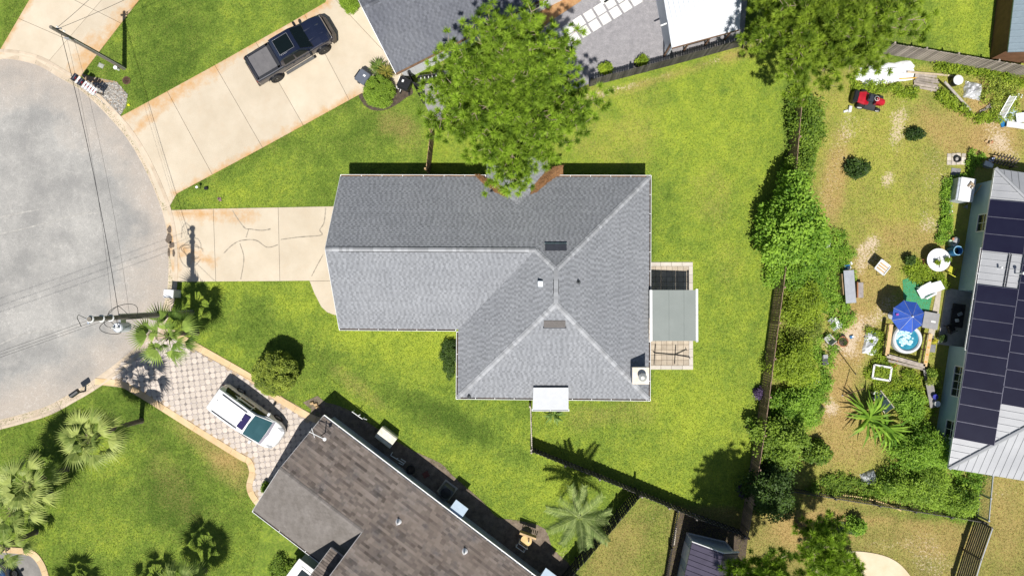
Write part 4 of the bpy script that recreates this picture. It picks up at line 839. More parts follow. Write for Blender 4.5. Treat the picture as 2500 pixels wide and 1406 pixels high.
# ---------------------------------------------------------------- garden shed, lower centre right
g0 = G(1676, 1300, 0); g1 = G(1770, 1322, 0); e = nrm(g1-g0); n = Vector((e.y, -e.x, 0)); W_ = (g1-g0).length; Ls = 4.2
gs = thing('garden_shed', 'garden shed with dark plum metal roof and grey gable at the bottom edge', 'shed', (*(g0+e*W_/2+n*2)[:2], 0))
shw = M('shed_wall', (.42, .50, .55), .6, var=.08); hz, rz_ = 2.1, 2.85
pf = [g0+n*.0, g1]; ap = g0+e*W_*.62+up*rz_
mb = MB(); mb.prism([tuple(p_[:2]) for p_ in (g0, g1, g1+n*Ls, g0+n*Ls)], 0, hz)
mb.hull([g0+up*hz, g1+up*hz, ap, g0+up*hz+n*.1, g1+up*hz+n*.1, ap+n*.1], [(0, 2, 1), (3, 4, 5), (1, 2, 5, 4), (2, 0, 3, 5)]); mb.build('wall', shw, gs)
rfm = M('plum_metal', (.085, .075, .115), .4, .3, var=.15, scale=2); ov = n*-.12
fa = [g0-e*.15+up*(hz-.05)+ov, ap+ov+up*.03, ap+n*Ls+up*.03, g0-e*.15+up*(hz-.05)+n*Ls]; fb_ = [ap+ov+up*.03, g1+e*.25+up*(hz-.12)+ov, g1+e*.25+up*(hz-.12)+n*Ls, ap+n*Ls+up*.03]
mb = MB(); deck(mb, fa, .08); deck(mb, fb_, .08); ro = mb.build('roof', rfm, gs); rr = metal_face(gs, fa, n, None, .33); rr.build('roof_ribs', rfm, ro, kind='stuff'); metal_face(gs, fb_, n, None, .33).build('roof_ribs', rfm, ro, kind='stuff')
tr = MB(); tr.beam(fa[0]-n*.02-up*.03, fa[1]-n*.02-up*.03, .05, .14); tr.beam(fb_[0]-n*.02-up*.03, fb_[1]-n*.02-up*.03, .05, .14); tr.beam(g0-n*.03+up*.05, g0-n*.03+up*hz, .1, .06, n); tr.beam(g1-n*.03+up*.05, g1-n*.03+up*hz, .1, .06, n); tr.beam(g0-n*.035+up*.08, g1-n*.035+up*.08, .06, .16); tr.build('trim', white, gs)
dr = MB(); dr.beam(g0-e*.02+n*.5+up*.05, g0-e*.02+n*.5+up*1.95, .9, .04, e) if False else dr.box(g0-e*.015+n*1.0+up*1.0, (.05, .95, 1.9), math.atan2(e.y, e.x)); dr.build('door', white, gs); MB().box(g0-e*.015+n*2.6+up*1.1, (.05, 1.2, 1.6), math.atan2(e.y, e.x)).build('side_panel', offwhite, gs)
# ================================================================ FENCES, POLES, VEHICLES, STREET THINGS
# fix-up of a single row: pickets are shared meshes placed one by one
def fence(name, label, px, h, mat, bw=.14, gap=.02, th=.022, rails=(.3, .9, 1.5), post=2.4, pmat=None, both=False, horiz=False, cap=None, rail_side=-1, lean=.0):
    pts = [G(*p) for p in px]; c = sum(pts, Vector())/len(pts); rt = thing(name, label, 'fence', (c.x, c.y, 0)); mes = []
    for k in range(5):
        mb = MB(); mb.ct = k/4
        if horiz: pass
        else: mb.hull([(x, y, z) for z in (.03, h-.03+.012*k) for x, y in ((-bw/2, -th/2), (bw/2, -th/2), (bw/2, th/2), (-bw/2, th/2))], [(3, 2, 1, 0), (4, 5, 6, 7), (0, 1, 5, 4), (1, 2, 6, 5), (2, 3, 7, 6), (3, 0, 4, 7)]); mes.append(mb.mesh('picket', mat))
    for a, b in zip(pts, pts[1:]):
        d = nrm(b-a); L = (b-a).length; n_ = Vector((-d.y, d.x, 0)); ang_ = math.atan2(d.y, d.x)
        np_ = max(1, round(L/post))
        for i in range(np_+1):
            if i == 0 and a is not pts[0]: continue
            p_ = a+d*(L*i/np_); MB().box((p_.x+n_.x*.07*rail_side, p_.y+n_.y*.07*rail_side, (h+.06)/2), (.1, .1, h+.06), ang_).build('post', pmat or mat, rt)
        if horiz:
            k = int((h-.05)/(bw+gap))
            for i in range(k):
                for j in range(np_):
                    mb = MB(); mb.ct = R.random(); q0 = a+d*(L*j/np_+.02); q1 = a+d*(L*(j+1)/np_-.02); z_ = .08+(i+.5)*(bw+gap); mb.beam(q0+Vector((0, 0, z_)), q1+Vector((0, 0, z_)), th, bw); mb.build('slat', mat, rt)
        else:
            n = int(L/(bw+gap))
            for i in range(n):
                p_ = a+d*((i+.5)*L/n); sd = (n_*(.018*(1 if i % 2 else -1))) if both else Vector()
                put('picket', R.choice(mes), rt, (p_.x+sd.x, p_.y+sd.y, 0), (R.uniform(-.008, .008)+lean, R.uniform(-.006, .006), ang_))
            for z_ in rails:
                if z_ < h: MB().beam(a+n_*(.04*rail_side*(0 if both else 1))+Vector((0, 0, z_)), b+n_*(.04*rail_side*(0 if both else 1))+Vector((0, 0, z_)), .04, .09).build('rail', pmat or mat, rt)
        if cap: MB().beam(a+Vector((0, 0, h+.02)), b+Vector((0, 0, h+.02)), cap[0], .035).build('cap_rail', cap[1], rt)
    return rt
charcoalw = M('charcoal_wood', (.055, .052, .050), .85, c2=(.10, .09, .08), scale=2, tone=.4, fine=.2)
fence('north_fence', 'dark weathered board fence between the lawn and the gravel yard', [(1440, 212), (1640, 160), (1822, 110)], 1.55, charcoalw, rails=(.3, 1.2), rail_side=1)
fence('side_fence', 'short brown board fence beside the big pine north of the grey house', [(1061, 330), (1050, 424)], 1.75, brownwood, pmat=tanwood, rail_side=-1)
fence('utility_fence', 'short dark panel fence beside the bins at the corner of the north house', [(1004, 195), (1018, 222), (1033, 254)], 1.5, darkwood, rails=(.3, 1.1), rail_side=1)
fence('east_fence', 'reddish brown board fence along the overgrown shrubs', [(1934, 262), (1912, 520), (1890, 702), (1868, 870), (1845, 1050), (1806, 1292)], 1.65, M('red_brown_wood', (.22, .145, .105), .85, c2=(.30, .205, .15), scale=2, tone=.3, fine=.2), rail_side=1)
fence('south_fence', 'dark shadow box picket fence across the lawn below the grey house', [(1298, 1091), (1460, 1155), (1560, 1196), (1690, 1250), (1806, 1292)], 1.35, darkwood, bw=.14, gap=-.012, rails=(.3, .75, 1.2), both=True, pmat=greywood)
fence('divider_fence', 'thin tan fence seen edge on below the small porch roof', [(1296, 985), (1299, 1088)], 1.3, M('pale_wood', (.42, .38, .32), .8, tone=.3), bw=.10, gap=.03, th=.03, rails=(.3, 1.0))
fence('diagonal_fence', 'dark board fence running diagonally behind the feathery palm', [(1552, 1192), (1462, 1298), (1352, 1425)], 1.9, darkwood, rail_side=-1)
fence('shed_fence', 'low dark picket fence on the left of the garden shed', [(1652, 1240), (1636, 1330), (1622, 1420)], .8, darkwood, bw=.06, gap=.07, rails=(.2, .65))
fence('yard_fence', 'grey weathered plank fence behind the junk pile in the upper right', [(2150, 131), (2300, 156), (2490, 188)], 1.7, greywood, rail_side=1)
fence('back_fence', 'low dark fence under the vines in the lower right yard', [(1920, 1188), (2130, 1222), (2386, 1263)], 1.0, charcoalw, bw=.05, gap=.09, th=.02, rails=(.12, .9))
fence('slat_fence', 'dark slatted wooden gate panel with metal rail in the lower right', [(2378, 1266), (2352, 1340), (2326, 1425)], 1.75, M('dark_slat', (.09, .08, .07), .85, tone=.35), bw=.12, gap=.06, horiz=True, post=1.9, cap=(.06, galv))  # slats in one dark brown, tone varying piece by piece
fence('link_fence', 'narrow grey fence running up to the metal roofed house', [(2396, 1150), (2386, 1256)], 1.2, galv, bw=.02, gap=.07, th=.02, rails=(.1, 1.15), post=1.6)
# ---- utility poles
polem = M('pole_wood', (.13, .115, .095), .85, c2=(.22, .20, .17), scale=2, fine=.25)
def pole(px, py, h, label, r=.15):
    b = G(px, py); o = thing('utility_pole', label, 'pole', b, group='utility poles'); MB().tube([b, b+Vector((0, 0, h))], [r, r*.72], 12).build('shaft', polem, o); return o, b
p1, b1 = pole(303, 167, 7.05, 'wooden utility pole without transformer near the upper left driveway', .14)
mb = MB(); mb.box(b1+Vector((.0, .12, 6.5)), (.5, .06, .06)); mb.box(b1+Vector((0, -.12, 5.6)), (.3, .05, .3)); mb.build('bracket', galv, p1)
for dz, dx in ((6.75, .2), (6.4, -.16), (6.1, .16)): MB().lathe(b1+Vector((dx, .1, dz)), [(.03, 0), (.06, .03), (.03, .06), (.06, .09), (.02, .12)], 8).build('insulator', offwhite, p1)
MB().tube([b1+Vector((.16, -.05, .1)), b1+Vector((.14, -.05, 5.2))], .03, 6).build('conduit', galv, p1)
p2, b2 = pole(470, 765, 10.75, 'tall utility pole carrying a white transformer over the turning circle', .17)
up = Vector((0, 0, 1))
MB().tube([b2+Vector((.02, .19, .0)), b2+Vector((.02, .16, 8.2))], .045, 6).build('conduit', galv, p2)
tf = MB().lathe(b2+Vector((-.12, -.55, 7.25)), [(.0, 0), (.27, .0), (.28, .05), (.28, .85), (.24, .93), (.0, .95)], 20, False).build('transformer', M('transformer_grey', (.60, .63, .67), .4, var=.06), p2)
for k in (-1, 1): MB().lathe(b2+Vector((-.12+k*.13, -.55, 8.2)), [(.05, 0), (.03, .06), (.06, .1), (.03, .15), (.05, .2), (.01, .24)], 8).build('bushing', offwhite, tf)
MB().box(b2+Vector((-.05, -.22, 7.8)), (.12, .25, .5)).build('bracket', galv, p2)
for dz in (10.6, 9.7, 8.9): MB().lathe(b2+Vector((-.02, .0, dz)), [(.17, -.05), (.2, -.02), (.2, .02), (.17, .05)], 10).build('insulator', offwhite, p2)
mb = MB()
for k, (rr, z0) in enumerate(((.75, 8.1), (.55, 8.6), (.9, 7.4))):
    mb.tube([b2+Vector((math.cos(a_)*rr*.9-.1, math.sin(a_)*rr*.8-.45*(k % 2), z0+.35*math.sin(a_*2+k))) for a_ in np.linspace(0, 5.6, 22)], .016, 5)
mb.tube([b2+Vector((-.1, 0, 10.7)), b2+Vector((-.45, .22, 10.9)), b2+Vector((-.7, .05, 10.6)), b2+Vector((-.75, -.4, 10.2))], .018, 5); mb.build('loose_cable', black, p2, kind='stuff')
mb = MB(); mb.beam(b2+Vector((-.35, .02, 10.45)), b2+Vector((.1, .02, 10.45)), .06, .06); mb.box(b2+Vector((-.3, -.1, 10.3)), (.08, .3, .08)); mb.build('bracket', M('cutout_blue', (.35, .42, .55), .5), p2)
# ---- wires
def wire(label, a, b, sag=.3, r=.018, n=14):
    r *= .68
    a, b = Vector(a), Vector(b); q = [a.lerp(b, k/n)-up*(4*sag*(k/n)*(1-k/n)) for k in range(n+1)]
    tag(MB().tube(q, r, 5).build('power_line', black), label, 'wire', 'overhead wires')
s1w = b1+up*6.3
wire('thick black wire from the upper left pole to the transformer pole', b1+Vector((0, 0, 6.2)), b2+Vector((0, .1, 8.2)), .35, .024)
wire('thin wire left of the thick wire over the turning circle', b1+Vector((-.2, 0, 5.4)), b2+Vector((-.3, .1, 8.3)), .5, .009); wire('thin wire right of the thick wire over the turning circle', b1+Vector((.1, 0, 5.2)), b2+Vector((0, .1, 7.2)), .5, .009)
wire('wire leaving the upper left pole steeply toward the top edge', b1+up*6.7, G(230, -12, 6.6), .05, .016); wire('wire leaving the upper left pole at a flat slant to the top edge', b1+up*6.65, G(330, -12, 6.6), .08, .016)
for dz, k in ((10.5, 0), (9.6, 1), (8.8, 2)):
    q = b2+up*dz; wire(('topmost', 'middle', 'lowest')[k]+' wire running left from the transformer pole', q, q+Vector((-24, -8.2, .2)), .4, .012)
wire('service wire from the transformer pole to the brown house', b2+Vector((0, -.15, 7.0)), BR[0]+BR[1]*.6+Vector((0, 0, 1.0)), .5, .014)
wire('thin guy wire from the transformer pole down over the lawn', b2+up*6.0, b2+Vector((2.6, -1.3, .2)), .0, .010)
# antenna on the corner of the brown house roof
q = BR[0]+BR[1]*.75+BR[2]*.75+up*(.75*BR[3]); an = thing('roof_antenna', 'small white antenna mast on the corner of the brown roof', 'antenna', q)
MB().tube([q-up*.05, q+up*1.0], .03, 8).build('mast', darkmetal, an); mb = MB(); mb.tube([q+up*.95+Vector((-.7, .25, .02)), q+up*.95+Vector((.25, -.2, .05))], .022, 6); mb.tube([q+up*.95+Vector((-.55, .45, .0)), q+up*.95+Vector((-.35, -.1, .05))], .018, 6); mb.build('arm', white, an); MB().lathe(q+up*.9+Vector((.25, -.2, 0)), [(.0, 0), (.1, .02), (.11, .1), (.0, .14)], 10, False).build('head', white, an)
# ---------------------------------------------------------------- vehicles
def loft(mb, st, close=True):
    """st: list of (x, [(y,z)...]) half profiles from the sill up to the middle; mirrored"""
    rows = []
    for x, pr in st:
        rows.append([(x, y, z) for y, z in pr]+[(x, -y, z) for y, z in pr[::-1] if y > 1e-6])
    m = len(rows[0]); vs = [p for r_ in rows for p in r_]; fs = [(i*m+k, (i+1)*m+k, (i+1)*m+k+1, i*m+k+1) for i in range(len(rows)-1) for k in range(m-1)]
    fs += [tuple(range(m)), tuple(range(len(rows)*m-1, (len(rows)-1)*m-1, -1))]
    return mb.hull(vs, fs)
def wheel(par, x, y, r, w, rim):
    mb = MB(); sd = 1 if y > 0 else -1
    def ring(pr, n=22): return [(x+a_[0]*math.cos(2*PI*k/n), y+sd*a_[1], r+a_[0]*math.sin(2*PI*k/n)) for a_ in pr for k in range(n)]
    def tor(pr, nm, mt, pa):
        b = MB(); n = 22; v = ring(pr); b.hull(v, [(i*n+k, i*n+(k+1) % n, (i+1)*n+(k+1) % n, (i+1)*n+k) for i in range(len(pr)-1) for k in range(n)]+[tuple(range((len(pr)-1)*n, len(pr)*n))]); return b.build(nm, mt, pa, world=False)
    t_ = tor([(r*.6, -w/2), (r*.93, -w/2), (r, -w*.38), (r, w*.38), (r*.93, w/2), (r*.66, w/2), (r*.62, w*.35)], 'wheel', rubber, par)
    tor([(r*.62, w*.3), (r*.60, w*.44), (r*.5, w*.36), (r*.2, w*.34), (r*.16, w*.46)], 'rim', rim, t_)
    b = MB()
    for k in range(6): a_ = 2*PI*k/6; b.beam((x+r*.14*math.cos(a_), y+sd*w*.42, r+r*.14*math.sin(a_)), (x+r*.56*math.cos(a_), y+sd*w*.42, r+r*.56*math.sin(a_)), .05, .03, (0, 1, 0))
    b.build('spokes', rim, t_, world=False)
def glasspan(par, q, mat, th=.012, name='window'):
    q = [Vector(p) for p in q]; n_ = nrm((q[1]-q[0]).cross(q[2]-q[0])); return MB().hull([p-n_*th for p in q]+[p+n_*th for p in q], [tuple(range(len(q)))[::-1], tuple(range(len(q), 2*len(q)))]+[(i, (i+1) % len(q), len(q)+(i+1) % len(q), len(q)+i) for i in range(len(q))]).build(name, mat, par, world=False)
navy = M('navy_paint', (.008, .011, .028), .22, c2=(.010, .014, .034), scale=1, coat=1.0, spec=.6); bglass = M('car_glass_dark', (.005, .009, .010), .12, 0, .1, 2, spec=.25); tglass = glassmat('car_glass_teal', (.03, .085, .10), .08)
gunmetal = M('bumper_bronze', (.085, .072, .062), .5, .3); steelrim = M('dark_rim', (.06, .06, .06), .4, .6)
# pickup truck
c = G(721, 131); tk = thing('pickup_truck', 'black crew cab pickup truck with grey bed cover', 'truck', c, math.radians(30.6))
def prof(w, zt, zs=.48, rnd_=.09, crown=.03): return [(w*.90, zs), (w, zs+.18), (w*1.0, zt-.28), (w*.985, zt-.12), (w*.95, zt-rnd_*.45), (w*.90, zt-.01), (w*.5, zt+crown*.7), (0, zt+crown)]
W = 1.0; mb = MB()
loft(mb, [(-2.90, prof(.93, 1.22)), (-2.84, prof(.97, 1.29)), (-1.95, prof(W, 1.31)), (-.92, prof(W, 1.31)), (-.86, prof(W, 1.22)), (.9, prof(W, 1.20)), (1.25, prof(.99, 1.24, crown=.06)), (2.0, prof(.98, 1.23, crown=.07)), (2.45, prof(.94, 1.17, crown=.06)), (2.66, prof(.84, 1.06, crown=.05)), (2.72, prof(.78, .92))])
body = mb.build('body', navy, tk, world=False)
for sd in (-1, 1):
    hr_ = MB(); hr_.hull([(1.2, sd*.42, 1.285), (2.35, sd*.34, 1.235), (2.35, sd*.30, 1.262), (1.2, sd*.36, 1.318), (1.2, sd*.30, 1.30), (2.35, sd*.26, 1.25)], [(0, 1, 2, 3), (3, 2, 5, 4)] if sd > 0 else [(3, 2, 1, 0), (4, 5, 2, 3)]); hr_.build('hood_crease', navy, tk, world=False)
cabm = MB()
loft(cabm, [(-1.02, [(.93, 1.18), (.93, 1.24), (.90, 1.30), (0, 1.32)]), (-.90, [(.94, 1.18), (.90, 1.40), (.80, 1.72), (0, 1.75)]), (-.72, [(.94, 1.18), (.90, 1.45), (.76, 1.84), (0, 1.88)]), (-.2, [(.94, 1.18), (.90, 1.45), (.75, 1.87), (0, 1.92)]), (.38, [(.94, 1.18), (.90, 1.45), (.74, 1.84), (0, 1.89)]), (.62, [(.94, 1.18), (.90, 1.42), (.75, 1.74), (0, 1.80)]), (1.36, [(.92, 1.16), (.90, 1.20), (.84, 1.235), (0, 1.27)])])
cabm.build('cab', navy, tk, world=False)
glasspan(tk, [(1.33, .80, 1.275), (1.34, 0, 1.31), (1.33, -.80, 1.275), (.66, -.70, 1.755), (.64, 0, 1.815), (.66, .70, 1.755)], bglass, .012, 'windshield')
mb = MB(); mb.beam((1.37, -.84, 1.27), (1.37, .84, 1.27), .04, .02); mb.beam((1.3, -.1, 1.325), (1.28, -.7, 1.31), .025, .015); mb.build('wiper', black, tk, world=False)
for sd in (-1, 1):
    for x0, x1, x2, x3 in ((.10, .98, .52, .10), (-.78, .0, .0, -.70)): glasspan(tk, [(x0, sd*.925, 1.34), (x1, sd*.925, 1.34), (x2, sd*.80, 1.72), (x3, sd*.80, 1.73)], bglass, .012, 'side_window')
    MB().rbox((1.02, sd*1.12, 1.24), (.16, .26, .2), 0, .04).build('mirror', black, tk, world=False)
    MB().rbox((-.05, sd*1.05, .45), (2.1, .2, .07), 0, .02).build('running_board', M('board_grey', (.10, .10, .10), .6), tk, world=False)
    MB().box((2.56, sd*.70, .96), (.25, .24, .14)).build('headlight', glassmat('lamp_clear', (.35, .36, .38)), tk, world=False); MB().box((-2.88, sd*.84, 1.05), (.08, .14, .3)).build('taillight', glassmat('lamp_red', (.30, .02, .015)), tk, world=False)
    for x_ in (.55, -.25): MB().beam((x_-.08, sd*1.0, 1.06), (x_+.08, sd*1.0, 1.06), .03, .03).build('door_handle', darkmetal, tk, world=False)
    for x_ in (1.78, -1.82):
        wheel(tk, x_, sd*.93, .42, .31, steelrim)
        b = MB(); a_ = [(x_+.53*math.cos(k), .42+.53*math.sin(k)) for k in np.linspace(.1, PI-.1, 9)]
        for (u0, v0), (u1, v1) in zip(a_, a_[1:]): b.hull([(u0, sd*.98, v0), (u1, sd*.98, v1), (u1, sd*1.06, v1), (u0, sd*1.06, v0)], [(0, 1, 2, 3) if sd < 0 else (3, 2, 1, 0)])
        b.build('fender_flare', black, tk, world=False)
sun = MB(); sun.rbox((-.16, 0, 1.925), (1.02, 1.02, .014), 0, .05); sun.build('sunroof', bglass, tk, world=False)
mb = MB()
for a_, b_ in (((-.68, -.52), (.37, -.52)), ((.37, -.52), (.37, .52)), ((.37, .52), (-.68, .52)), ((-.68, .52), (-.68, -.52))): mb.beam((*a_, 1.935), (*b_, 1.935), .02, .012)
mb.build('sunroof_trim', M('chrome_line', (.42, .43, .45), .3, .6), tk, world=False)
MB().rbox((-1.93, 0, 1.345), (1.42, 1.48, .03), 0, .03).build('bed_cover', M('bed_vinyl', (.105, .102, .108), .7, c2=(.14, .135, .14), scale=2.5, fine=.08), tk, world=False)
mb = MB()
for a_, b_, w_ in (((-1.15, -.88), (-1.15, .88), .22), ((-2.74, -.88), (-2.74, .88), .12), ((-2.74, .83), (-1.1, .83), .14), ((-2.74, -.83), (-1.1, -.83), .14)): mb.beam((*a_, 1.338), (*b_, 1.338), w_, .03)
mb.build('bed_rail_frame', M('rail_black', (.022, .024, .03), .5), tk, world=False)
for x_ in (-2.3, -1.7): MB().beam((x_, -.7, 1.362), (x_, .7, 1.362), .03, .01).build('cover_seam', M('bed_vinyl', (1, 1, 1)), tk, world=False)
bp = MB(); loft(bp, [(2.55, [(1.0, .42), (1.02, .78), (0, .80)]), (2.80, [(.92, .42), (.92, .82), (0, .84)]), (2.98, [(.55, .45), (.55, .80), (0, .82)])]); bp.build('front_bumper', gunmetal, tk, world=False)
MB().box((2.70, 0, .97), (.06, 1.3, .26)).build('grille', M('tan_grille', (.22, .19, .16), .5, .3), tk, world=False); MB().box((-2.97, 0, .58), (.16, 1.8, .2)).build('rear_bumper', gunmetal, tk, world=False)
# minivan
whitep = M('white_car_paint', (.80, .81, .83), .3, var=.02, coat=.8); 
def minivan(name, label, loc, rz, paint, wind, dark):
    vn = thing(name, label, 'van' if name == 'minivan' else 'car', loc, rz); mb = MB()
    def pr(w, zt, zs=.30, cr=.02): return [(w*.93, zs), (w, zs+.22), (w, zt-.20), (w*.97, zt-.05), (w*.92, zt), (w*.5, zt+cr), (0, zt+cr*1.3)]
    loft(mb, [(-2.52, pr(.72, .85)), (-2.48, pr(.86, 1.0)), (-2.3, pr(.96, 1.02)), (-1.2, pr(.985, 1.02)), (.9, pr(.985, .99)), (1.35, pr(.975, 1.00, cr=.06)), (1.9, pr(.93, .93, cr=.06)), (2.25, pr(.82, .82, cr=.05)), (2.45, pr(.62, .70)), (2.52, pr(.45, .60))]); mb.build('body', paint, vn, world=False)
    mb = MB()
    loft(mb, [(-2.46, [(.86, .98), (.80, 1.15), (.66, 1.35), (0, 1.38)]), (-2.36, [(.90, .98), (.86, 1.25), (.72, 1.60), (0, 1.64)]), (-2.1, [(.93, .98), (.88, 1.30), (.755, 1.70), (.5, 1.76), (0, 1.78)][:4]), (-1.0, [(.95, .98), (.90, 1.30), (.77, 1.73), (0, 1.80)]), (.0, [(.95, .98), (.90, 1.30), (.76, 1.71), (0, 1.78)]), (.45, [(.94, .98), (.89, 1.28), (.74, 1.65), (0, 1.72)]), (1.62, [(.92, .96), (.91, .99), (.86, 1.03), (0, 1.08)])]); mb.build('cabin', paint, vn, world=False)
    glasspan(vn, [(1.55, .80, 1.08), (1.60, 0, 1.13), (1.55, -.80, 1.08), (.52, -.70, 1.66), (.49, 0, 1.735), (.52, .70, 1.66)], wind, .012, 'windshield')
    mb = MB(); mb.hull([(1.54, .84, 1.075), (1.64, 0, 1.115), (1.54, -.84, 1.075), (1.70, -.84, 1.02), (1.80, 0, 1.06), (1.70, .84, 1.02)], [(0, 1, 4, 5)[::-1], (1, 2, 3, 4)[::-1]]); mb.build('cowl', M('cowl_grey', (.16, .15, .20), .5), vn, world=False)
    for sd in (-1, 1):
        for q in ([(-2.15, 1.06), (-1.1, 1.06), (-1.1, 1.58), (-1.95, 1.55)], [(-1.02, 1.06), (.0, 1.06), (.0, 1.58), (-1.02, 1.58)], [(.08, 1.06), (1.15, 1.06), (.55, 1.50), (.08, 1.56)]):
            glasspan(vn, [(x_, sd*(.94-.155*(z_-1.06)/.6), z_) for x_, z_ in q], dark, .014, 'side_window')
        MB().rbox((1.05, sd*1.08, 1.08), (.16, .24, .16), 0, .04).build('mirror', paint, vn, world=False)
        rl = MB(); rl.tube([(-1.95, sd*.62, 1.745), (-1.85, sd*.62, 1.80), (-.1, sd*.61, 1.80), (.0, sd*.61, 1.75)], .026, 6); rl.build('roof_rail', black, vn, world=False)
        hl = MB(); loft(hl, [(1.98, [(.02, .80), (.02, .89), (0, .9)]), (2.25, [(.13, .72), (.12, .80), (0, .82)]), (2.40, [(.08, .66), (.07, .72), (0, .73)])]); hl.xf(Matrix.Translation((0, sd*.66, .045))); hl.build('headlight', glassmat('lamp_clear', (1, 1, 1)), vn, world=False)
        MB().box((-2.44, sd*.80, .9), (.08, .14, .4)).build('taillight', glassmat('lamp_red', (1, 1, 1)), vn, world=False)
        for x_ in (1.52, -1.48): wheel(vn, x_, sd*.90, .33, .22, M('silver_rim', (.45, .45, .46), .35, .7))
        for x_ in (.35, -.75): MB().beam((x_-.09, sd*.99, .84), (x_+.09, sd*.99, .84), .03, .035).build('door_handle', paint, vn, world=False)
    MB().rbox((.16, 0, 1.768), (.46, 1.0, .02), 0, .03).build('sunroof', glassmat('sunroof_violet', (.03, .025, .09)), vn, world=False)
    MB().lathe((-2.0, .12, 1.76), [(.03, 0), (.03, .04), (.0, .06)], 8, False).build('antenna', black, vn, world=False)
    MB().box((2.45, 0, .58), (.1, .9, .16)).build('grille', black, vn, world=False); MB().box((-2.5, 0, .5), (.1, 1.5, .18)).build('rear_bumper', paint, vn, world=False)
    return vn
minivan('minivan', 'white minivan with dark roof rails on the paver driveway', G(617, 1014), math.radians(-35.5), whitep, tglass, bglass)
bluep = M('blue_gloss', (.02, .05, .16), .2, c2=(.03, .08, .22), scale=3, coat=1)
minivan('parked_car', 'glossy dark blue car cut off by the lower left corner', G(38, 1462), math.radians(118), bluep, glassmat('blue_windshield', (.03, .07, .16)), bglass)
# ---------------------------------------------------------------- kerbside things
wm = M('mailbox_white', (.70, .71, .73), .45, var=.06); nm = M('mailbox_navy', (.012, .014, .035), .35, coat=.3)
a, b = G(207, 200), G(258, 237); d = nrm(b-a); nrm_d = Vector((d.y, -d.x, 0)); nrm_d = -nrm_d if nrm_d.dot(G(150, 300)-a) < 0 else nrm_d
ms = thing('mailbox_stand', 'timber beam on posts carrying the row of mailboxes', 'stand', (*((a+b)/2)[:2], 0))
MB().beam(a+up*1.0, b+up*1.0, .14, .05).build('beam', greywood, ms)
for k in (.1, .5, .9): q = a.lerp(b, k); MB().box((q.x, q.y, .49), (.09, .09, .98)).build('post', greywood, ms)
n_m = 8; cols = (1, 0, 1, 0, 0, 0, 0, 0); pos = (.04, .22, .34, .52, .64, .76, .88, .99); desc = ('navy mailbox at the upper left end of the mailbox row', 'white mailbox between the two navy mailboxes', 'second navy mailbox in the mailbox row', 'first white mailbox after the navy ones in the row', 'second white mailbox after the navy ones in the row', 'third white mailbox after the navy ones in the row', 'fourth white mailbox after the navy ones in the row', 'white mailbox at the lower right end of the mailbox row')
for k in range(n_m):
    q = a.lerp(b, pos[k])+up*1.03; mbx = thing('mailbox', desc[k], 'mailbox', q, math.atan2(nrm_d.y, nrm_d.x), 'row of mailboxes'); w_ = .115 if cols[k] else .075; mb = MB(); pr = [(w_, 0), (w_, .12)]+[(w_*math.cos(t_), .12+w_*math.sin(t_)) for t_ in (.4, .8, 1.2)]+[(0, .12+w_)]
    loft(mb, [(-.24, pr), (.24, pr)]); mb.build('box', nm if cols[k] else wm, mbx, world=False); MB().box((.25, 0, .1), (.02, w_*1.8, .2)).build('door', nm if cols[k] else wm, mbx, world=False)
    MB().box((.0, w_+.015, .16), (.14, .015, .06)).build('flag', M('flag_red', (.45, .02, .02), .5), mbx, world=False)
c = G(209, 954); bm_ = thing('post_mailbox', 'black mailbox on a post at the kerb in front of the palms', 'mailbox', c, math.radians(35)); MB().box((0, 0, .5), (.09, .09, 1.0)).build('post', black, bm_, world=False); mb = MB(); loft(mb, [(-.30, [(.15, 1.0), (.15, 1.16), (.11, 1.26), (0, 1.31)]), (.30, [(.15, 1.0), (.15, 1.16), (.11, 1.26), (0, 1.31)])]); mb.build('box', M('mailbox_black', (.02, .024, .03), .5), bm_, world=False)
c = G(432, 717); uc = thing('utility_cabinet', 'white metal pedestal cabinet at the driveway corner', 'cabinet', c, math.radians(-4)); MB().box((0, 0, .5), (.56, .5, 1.0)).build('body', M('cabinet_side', (.50, .51, .53), .5), uc, world=False); MB().rbox((0, 0, 1.05), (.66, .56, .12), 0, .04).build('lid', wm, uc, world=False); MB().box((.29, 0, .55), (.02, .42, .8)).build('door', offwhite, uc, world=False)
c = G(309, 197); sg_ = thing('storm_grate', 'rusty round drain grate beside the pebble bed', 'drain', c); MB().lathe((0, 0, 0), [(.27, 0), (.27, .03), (.20, .03), (.20, .0)], 24, False).build('ring', M('rust_iron', (.10, .05, .035), .8, var=.4, scale=8), sg_, world=False); MB().lathe((0, 0, 0), [(.2, .002), (.0, .002)], 20, False).build('pit', black, sg_, world=False)
for k in range(-4, 5):
    L = math.sqrt(max(0, .21**2-(k*.048)**2)); MB().beam((k*.048, -L, .025), (k*.048, L, .025), .022, .02).build('bar', M('rust_iron', (1, 1, 1)), sg_, world=False); 
MB().beam((-.21, .05, .032), (.21, .05, .032), .02, .015).build('bar', M('rust_iron', (1, 1, 1)), sg_, world=False)
c = G(290, 170); wc = thing('standpipe', 'white round pipe cap at the foot of the leaning pole', 'pipe', c); MB().lathe((0, 0, 0), [(.09, 0), (.09, .35)], 14).build('pipe', white, wc, world=False); MB().lathe((0, 0, .35), [(.13, 0), (.13, .06), (.06, .08), (.0, .08)], 16, False).build('cap', white, wc, world=False)
c = G(247, 161); mbx = thing('meter_lid', 'pale green grey meter lid set in the grass', 'lid', c, math.radians(-25)); MB().rbox((0, 0, .02), (.34, .24, .04), 0, .02).build('lid', M('lid_grey', (.36, .38, .33), .8), mbx, world=False); MB().box((0, 0, .012), (.4, .3, .024)).build('collar', M('lid_collar', (.25, .25, .2), .9), mbx, world=False)
